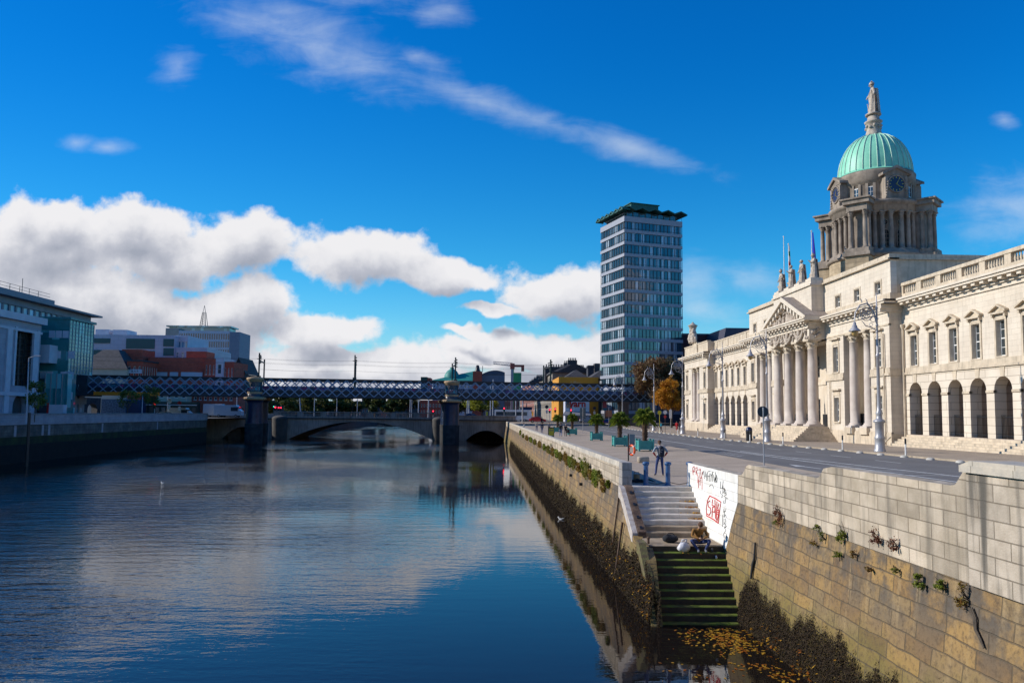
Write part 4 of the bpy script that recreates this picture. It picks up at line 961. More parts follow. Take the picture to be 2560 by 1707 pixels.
# ================================================= FIGURES
SKIN = mat('skin', (.42, .24, .17), .6); 
def cm(name, col, r=.85): return mat(name, col, r, tuple(c*.75 for c in col), 9, .3, 40)
def skin_mesh(joints, edges, rad, sub=2):
    names = list(joints); me = bpy.data.meshes.new('t'); me.from_pydata([joints[n] for n in names], [(names.index(a), names.index(b)) for a, b in edges], [])
    o = bpy.data.objects.new('t', me); S.collection.objects.link(o)
    o.modifiers.new('s', 'SKIN'); o.modifiers['s'].use_smooth_shade = True; ss = o.modifiers.new('u', 'SUBSURF'); ss.levels = sub; ss.render_levels = sub
    for i, n in enumerate(names):
        r_ = rad[n]; me.skin_vertices[0].data[i].radius = r_ if isinstance(r_, tuple) else (r_, r_); me.skin_vertices[0].data[i].use_root = (i == 0)
    bpy.context.view_layer.update(); dg = bpy.context.evaluated_depsgraph_get()
    m2 = bpy.data.meshes.new_from_object(o.evaluated_get(dg)); bpy.data.objects.remove(o); return m2
def fingers(mb, wrist, palm_dir, side, curl=.5, mi=0):
    """a palm with four fingers and a thumb"""
    d = Vector(palm_dir).normalized(); s_ = (Vector(side)-d*Vector(side).dot(d)).normalized(); n = d.cross(s_); w_ = Vector(wrist); mb.cm = mi
    mb.tube([w_, w_+d*.04, w_+d*.085], [.026, .034, .03], 8)
    for i, (o_, L) in enumerate(((-.026, .07), (-.009, .08), (.009, .075), (.025, .06))):
        b = w_+d*.075+s_*o_; k1 = b+(d*math.cos(curl*.6)+n*math.sin(curl*.6))*L*.45; k2 = k1+(d*math.cos(curl*1.6)+n*math.sin(curl*1.6))*L*.35; k3 = k2+(d*math.cos(curl*2.6)+n*math.sin(curl*2.6))*L*.25
        mb.tube([b, k1, k2, k3], [.0095, .009, .008, .006], 6)
    t = w_+d*.03-s_*.03; mb.tube([t, t+d*.03-s_*.022, t+d*.055-s_*.028+n*.012], [.011, .010, .007], 6)
def person(label, loc, rz, mats, pose, h=1.75, hair=(.05, .03, .02), near=False, group=None, hood=False, skirt=None):
    """mats: top, trousers, shoes, sleeve; pose: joint positions for height 1 (x right, y ahead, z up), facing +y"""
    J = dict(pelvis=(0, 0, .53), waist=(0, 0, .60), chest=(0, 0, .72), neck=(0, .0, .83), head0=(0, .01, .87),
             hipl=(-.055, 0, .51), kneel=(-.06, .01, .285), anklel=(-.062, -.01, .045), toel=(-.068, .075, .018),
             hipr=(.055, 0, .51), kneer=(.06, .01, .285), ankler=(.062, -.01, .045), toer=(.068, .075, .018),
             shl=(-.105, 0, .80), ell=(-.14, -.01, .63), wrl=(-.14, .04, .49), shr=(.105, 0, .80), elr=(.14, -.01, .63), wrr=(.14, .04, .49), head=(0, .015, .935))
    J.update({a: b for a, b in pose.items() if a[:4] not in ('hand', 'side', 'look')}); hd = J.pop('head'); J = {k_: tuple(c*h for c in v) for k_, v in J.items()}; hd = Vector(hd)*h
    E_ = [('pelvis', 'waist'), ('waist', 'chest'), ('chest', 'neck'), ('neck', 'head0'), ('pelvis', 'hipl'), ('hipl', 'kneel'), ('kneel', 'anklel'), ('anklel', 'toel'), ('pelvis', 'hipr'), ('hipr', 'kneer'), ('kneer', 'ankler'), ('ankler', 'toer'),
          ('chest', 'shl'), ('shl', 'ell'), ('ell', 'wrl'), ('chest', 'shr'), ('shr', 'elr'), ('elr', 'wrr')]
    k = h*.01
    rad = dict(pelvis=(7.2*k, 6*k), waist=(7.5*k, 5.8*k), chest=(8.6*k, 6.6*k), neck=3.2*k, head0=3.0*k, hipl=5.2*k, hipr=5.2*k, kneel=3.7*k, kneer=3.7*k, anklel=2.7*k, ankler=2.7*k, toel=(2.4*k, 1.8*k), toer=(2.4*k, 1.8*k),
               shl=4.0*k, shr=4.0*k, ell=3.1*k, elr=3.1*k, wrl=1.9*k, wrr=1.9*k)
    me = skin_mesh(J, E_, rad, 2 if near else 1)
    part_of = {('pelvis', 'waist'): 0, ('waist', 'chest'): 0, ('chest', 'neck'): 0, ('neck', 'head0'): 4, ('anklel', 'toel'): 2, ('ankler', 'toer'): 2, ('chest', 'shl'): 0, ('chest', 'shr'): 0,
               ('shl', 'ell'): 0, ('shr', 'elr'): 0, ('ell', 'wrl'): 3, ('elr', 'wrr'): 3}
    mb = MB(); mb.v = [tuple(v.co) for v in me.vertices]
    for p in me.polygons:
        c = p.center; best = None
        for e in E_:
            a = Vector(J[e[0]]); b = Vector(J[e[1]]); t = max(0, min(1, (c-a).dot(b-a)/max(1e-9, (b-a).length_squared))); d = (c-(a+(b-a)*t)).length-rad_of(rad, e, t)
            if best is None or d < best[0]: best = (d, e)
        mi = part_of.get(best[1], 1); mb.f.append(list(p.vertices)); mb.m.append(mi); mb.sm.append(True)
    bpy.data.meshes.remove(me)
    # head with face, on the neck
    mb.cm = 4; up = (hd-Vector(J['head0'])).normalized(); fw_ = Vector((0, 1, 0)); 
    if 'look' in pose: fw_ = Vector(pose['look']).normalized()
    rt = fw_.cross(up).normalized(); fw_ = up.cross(rt).normalized(); r_ = .062*h
    def hp(a, b, c): return hd+rt*a*r_+fw_*b*r_+up*c*r_
    n1, m1 = (14, 10) if near else (9, 7); vs = []
    for i in range(m1+1):
        ph = math.pi*i/m1
        for j in range(n1):
            th = 2*math.pi*j/n1; x = math.sin(ph)*math.cos(th)*.80; y = math.sin(ph)*math.sin(th)*.95; z = -math.cos(ph)*1.12
            if z < -.2: x *= 1-.22*(-z-.2); y = y*(1-.1*(-z-.2))+.08*(-z-.2)
            vs.append(hp(x, y, z))
    mb.add(vs, [(i*n1+j, i*n1+(j+1) % n1, (i+1)*n1+(j+1) % n1, (i+1)*n1+j) for i in range(m1) for j in range(n1)], True)
    if near:
        mb.tube([hp(0, .88, .15), hp(0, 1.12, -.18), hp(0, .95, -.3)], [.08*r_, .17*r_, .1*r_], 6)
        for s_ in (-1, 1): mb.ball(hp(s_*.8, .0, -.05), .2*r_, 6, 5); mb.cm = 5; mb.ball(hp(s_*.3, .86, .05), .09*r_, 6, 5); mb.cm = 4
        mb.cm = 5; mb.tube([hp(-.22, .86, -.55), hp(0, .94, -.53), hp(.22, .86, -.55)], .04*r_, 5); mb.cm = 4
    for w_, e_, s_ in (('wrl', 'ell', -1), ('wrr', 'elr', 1)):
        dd = Vector(pose.get('hand'+w_[-1], Vector(J[w_])-Vector(J[e_])))
        if near: fingers(mb, Vector(J[w_])+dd.normalized()*.0, dd, pose.get('side'+w_[-1], (0, -1, 0)), 1.0, 4)
        else:
            mb.cm = 4; d1 = dd.normalized(); mb.tube([Vector(J[w_]), Vector(J[w_])+d1*.05*h, Vector(J[w_])+d1*.085*h], [.018*h, .02*h, .011*h], 6)
    ms = [cm(*mats[0]), cm(*mats[1]), cm(*mats[2]), cm(*(mats[3] if len(mats) > 3 else mats[0])), SKIN, cm('dark feature', (.03, .02, .02))]
    o = mb.build('person', ms, None); o.location = loc; o.rotation_euler = (0, 0, rz); WL[o.name] = Vector(loc); tag(o, label, 'person', group)
    hb = MB(); vs = []
    for i in range(6):
        ph = math.pi*(.5+.5*i/5)
        for j in range(12):
            th = 2*math.pi*j/12; low_ = -.45 if math.sin(th) < -.1 else (0 if math.sin(th) < .5 else .3)
            z = low_+(1.2-low_)*(i/5); x = math.sqrt(max(0, 1-(max(z, 0)/1.22)**2)); vs.append(hp(x*math.cos(th)*.88, x*math.sin(th)*1.03-.04, z))
    hb.add(vs, [(i*12+j, i*12+(j+1) % 12, (i+1)*12+(j+1) % 12, (i+1)*12+j) for i in range(5) for j in range(12)]+[tuple(range(60, 72))], True)
    hb.build('hair', cm('hair %.2f %.2f' % (hair[0], hair[1]), hair), o, rel=True)
    return o
def rad_of(rad, e, t):
    f = lambda r_: sum(r_)/2 if isinstance(r_, tuple) else r_
    return f(rad[e[0]])*(1-t)+f(rad[e[1]])*t
WALK = dict(kneel=(-.055, .07, .29), anklel=(-.06, .09, .05), toel=(-.065, .17, .03), kneer=(.055, .01, .29), ankler=(.06, -.11, .07), toer=(.065, -.05, .018), wrl=(-.14, -.06, .50), ell=(-.13, -.05, .64), wrr=(.14, .09, .50), elr=(.13, .01, .63))
# man with the backpack, from behind: he faces up the quay
P0_ = G(1650, 1188.5)
man = person('man seen from behind with red sleeves and blue jeans, hands on hips above the steps', P0_, 0,
    [('grey shirt', (.38, .40, .42)), ('blue jeans', (.045, .07, .19)), ('black shoes', (.02, .02, .02)), ('red sleeves', (.50, .02, .02))],
    dict(hipl=(-.055, 0, .51), kneel=(-.095, .01, .285), anklel=(-.125, -.01, .045), toel=(-.145, .07, .018), kneer=(.07, .03, .285), ankler=(.085, .0, .045), toer=(.105, .08, .018), shl=(-.112, -.01, .80), shr=(.112, -.01, .80),
         ell=(-.205, -.045, .66), wrl=(-.125, -.02, .55), elr=(.205, -.045, .66), wrr=(.125, -.02, .55), head=(-.005, .03, .93), handl=(.8, .3, -.5), handr=(-.8, .3, -.5), sidel=(0, 0, 1), sider=(0, 0, 1)), 1.78, (.10, .045, .02), True)
bk = empty('backpack', P0_+Vector((.02, -.22, 1.2)), 'black backpack with pale straps worn by the man at the top of the steps', 'backpack')
mb = MB(); mb.smooth = True
def rbox(mb, c, sx, sy, sz, n=2.6, m=12, k_=10):
    vs = []
    for i in range(m+1):
        ph = math.pi*i/m-math.pi/2
        for j in range(k_*2):
            th = 2*math.pi*j/(k_*2); f = lambda v, e: math.copysign(abs(v)**(2/e), v)
            vs.append((c[0]+sx*f(math.cos(ph), n)*f(math.cos(th), n), c[1]+sy*f(math.cos(ph), n)*f(math.sin(th), n), c[2]+sz*f(math.sin(ph), n)))
    w_ = k_*2; mb.add(vs, [(i*w_+j, i*w_+(j+1) % w_, (i+1)*w_+(j+1) % w_, (i+1)*w_+j) for i in range(m) for j in range(w_)], True)
rbox(mb, (0, 0, 0), .16, .11, .26); rbox(mb, (0, -.1, -.08), .12, .06, .15); rbox(mb, (0, -.02, .2), .11, .10, .09); mb.build('pack', cm('black nylon', (.02, .022, .035)), bk, rel=True)
mb = MB()
for s_ in (-1, 1): mb.tube([(s_*.1, .08, .2), (s_*.12, .18, .3), (s_*.13, .3, .22), (s_*.14, .32, 0), (s_*.13, .2, -.2)], .018, 6)
mb.tube([(-.1, -.17, .0), (-.06, -.17, .02), (.0, -.18, -.02)], .01, 5); mb.tube([(-.1, -.12, .17), (-.12, -.13, -.1)], .009, 5); mb.tube([(.1, -.12, .12), (-.05, -.13, .1)], .009, 5); mb.build('strap', cm('pale strap', (.4, .38, .4)), bk, rel=True)
# man sitting on the landing, looking at his phone
sp0 = at_y(1752, 1381, 28.0); sx = sp0.x
seat = Vector((sx, 28.02, -1.665)); H_ = 1.75
man2 = person('man in tan jacket and blue jeans sitting on the steps, head bowed over a phone', Vector((sx, 28.33, -1.665)), math.pi,
    [('tan jacket', (.30, .14, .03)), ('dark blue jeans', (.035, .055, .16)), ('grey trainers', (.16, .17, .19)), ('tan jacket', (.30, .14, .03))],
    dict(pelvis=(0, 0, .065), waist=(0, .02, .13), chest=(0, .07, .255), neck=(0, .115, .355), head0=(0, .14, .385), head=(0, .19, .43), look=(0, .8, -.6),
         hipl=(-.06, .03, .06), kneel=(-.20, .19, .115), anklel=(-.07, .27, -.07), toel=(-.085, .35, -.098), hipr=(.06, .03, .06), kneer=(.20, .19, .115), ankler=(.07, .27, -.07), toer=(.085, .35, -.098),
         shl=(-.115, .08, .33), ell=(-.165, .12, .19), wrl=(-.045, .235, .16), shr=(.115, .08, .33), elr=(.165, .12, .19), wrr=(.045, .235, .16), handl=(.6, .5, .2), handr=(-.6, .5, .2), sidel=(0, 0, 1), sider=(0, 0, 1)), H_, (.10, .045, .02), True)
mb = MB(); rbox(mb, (0, .11, .335), .215, .14, .09, 2.2); rbox(mb, (0, .04, .27), .17, .12, .12, 2.4)
for s_ in (-1, 1): mb.tube([(s_*.17, .12, .36*1.6), (s_*.23, .15, .42), (s_*.28, .2, .33)], [.085, .08, .075], 8)
mb.v = [(x, y, z+.19) if i < 520*2+2 else (x, y, z) for i, (x, y, z) in enumerate(mb.v)]
mb.build('jacket_shoulders', cm('dark brown jacket yoke', (.06, .035, .02)), man2, rel=True) if 0 else None
mb = MB(); mb.box(-.035, .035, .47, .482, .29, .42); ph = mb.build('phone', M['rubber'], None, loc=(0, 0, 0)); ph.location = Vector((sx, 28.33, -1.665)); ph.rotation_euler = (0, 0, math.pi); tag(ph, 'dark phone held in both hands by the seated man', 'phone')
# bags beside him
bg_ = MB(); r2 = random.Random(5); rbox(bg_, (0, 0, .14), .30, .18, .15, 2.1); rbox(bg_, (-.12, -.05, .18), .17, .15, .12, 2.0)
bg_.v = [(x+.03*mnoise.noise(Vector((x*9, y*9, z*9))), y+.03*mnoise.noise(Vector((x*8+5, y*8, z*8))), max(0, z+.04*mnoise.noise(Vector((x*7, y*7+9, z*7))))) for x, y, z in bg_.v]
bg_.tube([(-.2, -.1, .24), (-.1, -.12, .36), (.05, -.12, .36), (.15, -.1, .26)], .014, 6)
o = bg_.build('holdall', cm('black bag cloth', (.018, .02, .025)), None); o.location = (sx-.93, 28.75, -1.665); WL[o.name] = o.location.copy(); tag(o, 'black holdall lying on the landing beside the seated man', 'bag')
bg_ = MB(); rbox(bg_, (0, 0, .17), .25, .17, .19, 2.2); bg_.v = [(x*(1-.35*max(0, z-.12)/.3)+.035*mnoise.noise(Vector((x*11, y*11, z*5))), y+.03*mnoise.noise(Vector((x*9+5, y*9, z*9))), max(0, z)) for x, y, z in bg_.v]
for s_ in (-1, 1): bg_.tube([(s_*.03, 0, .3), (s_*.10, -.03, .43), (s_*.02+.08, -.04, .46), (s_*.12, 0, .33)], .022, 6)
o = bg_.build('carrier_bag', cm('white plastic', (.72, .70, .72), .4), None); o.location = (sx-.62, 27.99, -1.873); o.rotation_euler = (0, 0, .3); WL[o.name] = o.location.copy(); tag(o, 'white plastic carrier bag standing on the step at the seated man\'s feet', 'bag')
def can(loc, label, col, lay=0):
    e = MB(); e.lathe([(0, 0), (.028, 0), (.033, .012), (.033, .125), (.028, .14), (0, .14)], n=12); o = e.build('drinks_can', cm(label, col, .3), None); o.location = loc; o.rotation_euler = (lay, 0, 0); WL[o.name] = Vector(loc); return tag(o, label, 'can')
can((sx+.42, 28.0, -1.873), 'dark drinks can with white top standing on the step by the wall', (.08, .08, .10)); can((sx+.5, 27.72, -2.045), 'white drinks can lying one step further down beside the wall', (.7, .68, .66), -1.1)
for (x_, lb) in ((6.2, 'small rusty iron post at the left end of the landing'),):
    e = MB(); e.tube([(0, 0, 0), (0, 0, .16)], [.05, .045], 8); e.ball((0, 0, .19), .065, 8, 6); o = e.build('mooring_post', M['timber'], None, loc=q(x_, 28.5, -1.663)); tag(o, lb, 'post')
    o.data.transform(Matrix.Translation(o.location)); 
# pedestrians on the promenade and pavement
def ped(px, py, label, mats, rz=0, h=1.72, hair=(.04, .03, .02), pose=None, group='pedestrians along the quay'):
    return person(label, G(px, py), rz, mats, pose or WALK, h, hair, False, group)
blk_, nav, den, gry, tanm = ('black cloth', (.015, .015, .018)), ('navy cloth', (.02, .03, .07)), ('denim', (.05, .08, .2)), ('grey cloth', (.2, .2, .22)), ('cream cloth', (.5, .42, .33))
g1, g2 = (1240, 930), 9.046
cz = lambda x, y: (1240+x/9.046, 930+y/9.046)
ped(*cz(920, 1335), 'person in a cream top over red walking up the quay beside the parapet', [tanm, den, blk_], 0)
ped(*cz(1040, 1385), 'person in a dark coat and jeans walking beside the person in cream', [nav, den, blk_], 0)
ped(*cz(1200, 1352), 'woman in grey with a brown bag walking towards the steps', [gry, blk_, blk_], math.pi, 1.66, (.07, .03, .015))
ped(*cz(1465, 1455), 'man in a black jacket and light jeans walking away past the planters', [blk_, ('light denim', (.13, .18, .34)), blk_], 0, 1.8)
ped(*cz(1575, 1450), 'person all in black walking arm in arm beyond the yellow board', [blk_, blk_, blk_], 0, 1.7, (.3, .25, .2))
sit = dict(pelvis=(0, 0, .28), waist=(0, 0, .35), chest=(0, .02, .47), neck=(0, .03, .58), head0=(0, .04, .62), head=(0, .05, .68), hipl=(-.055, .02, .27), kneel=(-.06, .24, .28), anklel=(-.06, .25, .05), toel=(-.06, .32, .02), hipr=(.055, .02, .27), kneer=(.06, .24, .28), ankler=(.06, .25, .05), toer=(.06, .32, .02), shl=(-.105, .01, .55), ell=(-.13, .04, .4), wrl=(-.07, .18, .33), shr=(.105, .01, .55), elr=(.13, .04, .4), wrr=(.07, .18, .33))
ped(*cz(640, 1188), 'person in pale clothes crouching by the far end of the parapet', [('white cloth', (.6, .6, .6)), nav, blk_], 1.2, 1.7, pose=sit)
ped(*cz(1035, 1150), 'person in black standing in front of the red car', [blk_, blk_, blk_], .5, 1.8, pose={})
c2_ = lambda x, y: (1480+x/9.046, 940+y/9.046)
ped(*c2_(1565, 1268), 'person in a turquoise top beside the yellow pole', [('turquoise cloth', (.02, .30, .42)), blk_, blk_], 1.0, 1.75, group='pedestrians by the trees')
ped(*c2_(1915, 1240), 'person in a red top walking before the railings', [('red cloth', (.55, .02, .03)), ('red cloth', (.55, .02, .03)), ('white cloth', (.6, .6, .6))], 2.6, 1.75, group='pedestrians by the trees')
ped(*c2_(1990, 1245), 'person in dark clothes just behind the lamp post', [blk_, nav, blk_], 2.6, 1.75, group='pedestrians by the trees')
# pushchair beside the couple
pc_ = MB()
for s_ in (-1, 1):
    for y in (-.3, .3): pc_.tube([(s_*.24+.02*math.cos(t)*0, y+.12*math.cos(t), .13+.12*math.sin(t)) for t in [2*math.pi*i/12 for i in range(13)]], .02, 5)
    pc_.tube([(s_*.22, .3, .15), (s_*.2, -.1, .6), (s_*.2, -.45, 1.0)], .018, 5); pc_.tube([(s_*.22, -.3, .15), (s_*.2, .1, .55)], .018, 5)
rbox(pc_, (0, .05, .55), .2, .28, .16, 2.3); rbox(pc_, (0, -.08, .82), .2, .2, .16, 2.2)
o = pc_.build('pushchair', cm('black canvas', (.02, .02, .025)), None); o.location = G(*cz(1630, 1450)); WL[o.name] = o.location.copy(); tag(o, 'black pushchair with hood beside the couple in black', 'pushchair')
# ---------------- statues
def statue(label, loc, h, rz, seed, lean=0, arm='down', helmet=True):
    r2 = random.Random(seed); mb = MB(); k = h/1.9
    J = dict(pelvis=(0, 0, 1.0), waist=(0, 0, 1.14), chest=(.02, .02, 1.36), neck=(.02, .03, 1.56), head0=(.02, .03, 1.62), hipl=(-.11, 0, .96), kneel=(-.14, .08, .52), anklel=(-.13, .02, .1), toel=(-.15, .16, .06), hipr=(.11, 0, .96), kneer=(.13, .0, .52), ankler=(.14, -.04, .1), toer=(.16, .1, .06),
             shl=(-.21, .02, 1.5), shr=(.25, .02, 1.5))
    J.update(dict(ell=(-.34, .05, 1.2), wrl=(-.22, .22, 1.05), elr=(.36, 0, 1.22), wrr=(.38, .14, 1.0)) if arm == 'down' else dict(ell=(-.30, .12, 1.25), wrl=(-.08, .26, 1.3), elr=(.4, .0, 1.3), wrr=(.3, .2, 1.42)) if arm == 'up' else dict(ell=(-.42, .0, 1.2), wrl=(-.62, .05, 1.02), elr=(.38, .1, 1.32), wrr=(.68, .18, 1.28)))
    E_ = [('pelvis', 'waist'), ('waist', 'chest'), ('chest', 'neck'), ('neck', 'head0'), ('pelvis', 'hipl'), ('hipl', 'kneel'), ('kneel', 'anklel'), ('anklel', 'toel'), ('pelvis', 'hipr'), ('hipr', 'kneer'), ('kneer', 'ankler'), ('ankler', 'toer'), ('chest', 'shl'), ('shl', 'ell'), ('ell', 'wrl'), ('chest', 'shr'), ('shr', 'elr'), ('elr', 'wrr')]
    rad = dict(pelvis=.2, waist=.17, chest=.2, neck=.08, head0=.08, hipl=.15, hipr=.15, kneel=.11, kneer=.11, anklel=.09, ankler=.09, toel=.05, toer=.05, shl=.1, shr=.1, ell=.08, elr=.08, wrl=.06, wrr=.06)
    me = skin_mesh(J, E_, rad, 2); mb.v = [tuple(v.co) for v in me.vertices]
    for p in me.polygons: mb.f.append(list(p.vertices)); mb.m.append(0); mb.sm.append(True)
    bpy.data.meshes.remove(me); hd = Vector((.02, .05, 1.76)); mb.ball(hd, .12, 12, 9, (.85, 1, 1.15)); mb.tube([hd+Vector((0, .1, .02)), hd+Vector((0, .15, -.03))], [.02, .03], 5)
    if helmet: mb.lathe([(.14, .02), (.13, .1), (.08, .16), (0, .18)], hd, 12); mb.tube([hd+Vector((0, .12, .1)), hd+Vector((0, .0, .24)), hd+Vector((0, -.16, .1))], [.02, .05, .02], 6)
    else: mb.ball(hd+Vector((0, -.03, .03)), .135, 10, 7)
    # robe: folded drapery from the hips to the feet, a cloak behind
    N = 40; rows = 9; vs = []
    for i in range(rows):
        t = i/(rows-1)
        for j in range(N):
            a_ = 2*math.pi*j/N; rr = (.20+.11*t)*(1+.10*math.sin(a_*7+seed+t*1.5)+.06*math.sin(a_*13+t*3)); vs.append((rr*math.cos(a_)*1.05, rr*math.sin(a_)*.8, 1.12-1.06*t))
    mb.add(vs, [(i*N+j, (i+1)*N+j, (i+1)*N+(j+1) % N, i*N+(j+1) % N) for i in range(rows-1) for j in range(N)], True)
    vs = []
    for i in range(9):
        t = i/8
        for j in range(13):
            u = j/12-.5; vs.append((u*(.42+.22*t), -.13-.12*math.cos(u*3)-.05*math.sin(u*22+seed)-.1*t, 1.52-1.4*t))
    n0 = len(vs); vs += [(x, y+.08, z) for x, y, z in vs]
    mb.add(vs, [(i*13+j, i*13+j+1, (i+1)*13+j+1, (i+1)*13+j) for i in range(8) for j in range(12)]+[(n0+i*13+j, n0+(i+1)*13+j, n0+(i+1)*13+j+1, n0+i*13+j+1) for i in range(8) for j in range(12)], True)
    for i in range(5): mb.tube([(-.2+.03*i, .1, 1.42-.07*i), (.05, .2, 1.2-.06*i), (.24, .1, 1.1-.09*i)], [.03, .035, .03], 6)
    for w_, e_ in (('wrl', 'ell'), ('wrr', 'elr')): fingers(mb, J[w_], Vector(J[w_])-Vector(J[e_]), (0, 0, 1), .6)
    if arm != 'wide': 
        for i in range(7): mb.ball((.3+r2.uniform(-.08, .12), r2.uniform(-.1, .2), r2.uniform(.08, .55)), r2.uniform(.08, .15), 7, 6)
    else:
        mb.tube([(.62, .1, .02), (.66, .12, .5), (.68, .18, .95)], [.03, .03, .02], 6); mb.ball((.66, .12, .55), .06, 6, 5)
    mb.lathe([(0, 0), (.42, 0), (.42, .07), (.36, .1), (0, .1)], n=12); mb.v = [(x*k, y*k, z*k) for x, y, z in mb.v]
    o = mb.build('statue', M['statue'], None); o.location = loc; o.rotation_euler = (0, 0, rz); WL[o.name] = Vector(loc); return tag(o, label, 'statue')
rzs = math.pi/2
for y, lb, ar, hm, sd in zip(SY, ('helmeted stone figure at the far end of the roof block, beside the bare flagpole', 'robed stone figure in front of the red and white flag', 'cloaked stone figure with bowed head, third along the roof block', 'crowned stone figure with a crouching animal, nearest the domed tower'), ('down', 'up', 'down', 'up'), (True, False, False, True), (1, 4, 8, 12)):
    statue(lb, (36.8, y, 18.8), 2.85, rzs, sd, arm=ar, helmet=hm)['group'] = 'statues on the roof block'
statue('stone woman with anchor and outstretched arm on top of the green dome', (DX, DY, 21.5+19.0*.975), 4.15, rzs-.3, 21, arm='wide')
# coat of arms over the far pavilion
ca = MB(); cx_, cy_, cz_ = 37.1, 141.0, 16.3; r2 = random.Random(2)
rbox(ca, (cx_, cy_, cz_+1.3), .5, 1.0, 1.4, 2.4); 
for s_ in (-1, 1):
    ca.tube([(cx_, cy_+s_*1.0, cz_+.2), (cx_-.1, cy_+s_*1.35, cz_+1.0), (cx_, cy_+s_*1.1, cz_+1.8), (cx_, cy_+s_*.9, cz_+2.2)], [.5, .55, .42, .3], 9); ca.ball((cx_-.1, cy_+s_*.95, cz_+2.4), .36, 9, 7)
    ca.tube([(cx_, cy_+s_*1.3, cz_+1.1), (cx_, cy_+s_*1.9, cz_+.9), (cx_, cy_+s_*2.0, cz_+.2), (cx_, cy_+s_*1.5, cz_)], [.2, .26, .22, .12], 7)
ca.lathe([(.5, 0), (.62, .4), (.8, .9), (.95, 1.0), (.7, 1.1), (.35, 1.35), (.2, 1.5), (.0, 1.75)], (cx_, cy_, cz_+2.3), 12)
for i in range(22): ca.ball((cx_-.3+r2.uniform(-.2, .1), cy_+r2.uniform(-1.6, 1.6), cz_+r2.uniform(0, 2.4)), r2.uniform(.12, .28), 6, 5)
tag(ca.build('coat_of_arms', M['statue'], None, loc=(cx_, cy_, cz_)), 'carved lion and unicorn with crown over the far corner pavilion', 'sculpture')
# ---------------- flags
def flagpole(label, x, y, z0, z1, flag=None, flabel=None):
    mb = MB(); mb.tube([(0, 0, 0), (0, 0, z1-z0)], [.07, .045], 8); mb.ball((0, 0, z1-z0), .1, 8, 6); e = empty('flagpole', (x, y, z0), label, 'flagpole'); mb.build('pole', M['white'], e, rel=True)
    if flag:
        L = flag[0]; mb = MB(); N = 26; K = 12; vs = []
        for i in range(N+1):
            t = i/N
            for j in range(K+1):
                u = j/K; wv = .10*math.sin(u*9+t*2)*(.4+t); vs.append((.06+wv+.02*u, -(.05+(.35*t+.1)*u*flag[2]), (z1-z0)-.2-t*L-.25*u*t*2))
        n0 = len(vs); mb.add(vs, [(i*(K+1)+j, i*(K+1)+j+1, (i+1)*(K+1)+j+1, (i+1)*(K+1)+j) for i in range(N) for j in range(K)], True)
        if len(flag[1]) > 1:
            for f_i in range(len(mb.f)): mb.m[f_i] = min(len(flag[1])-1, int((f_i//K)/N*len(flag[1])))
        mb.build('flag', flag[1], e, rel=True)
    return e
fa_ = [cm('white flag cloth', (.7, .7, .7)), cm('green flag cloth', (.02, .2, .08)), cm('white flag cloth', (.7, .7, .7)), cm('red orange flag cloth', (.5, .03, .02))]
def pole_at(px, pyt, y, z0, *a, **k_):
    p = at_y(px, pyt, y); return flagpole(a[0], p.x, y, z0, p.z, *a[1:], **k_)
pole_at(1959, 592, 100, 13.9, 'tall bare white flagpole between the first two roof statues')
pole_at(1971, 610, 97, 17.5, 'white flagpole with a limp flag of red, white and green', (2.5, fa_, .5))
pole_at(2028.5, 578, 90, 17.5, 'white flagpole with a blue flag hanging beside the domed tower', (3.2, [cm('blue flag cloth', (.02, .02, .40))], 2.2))
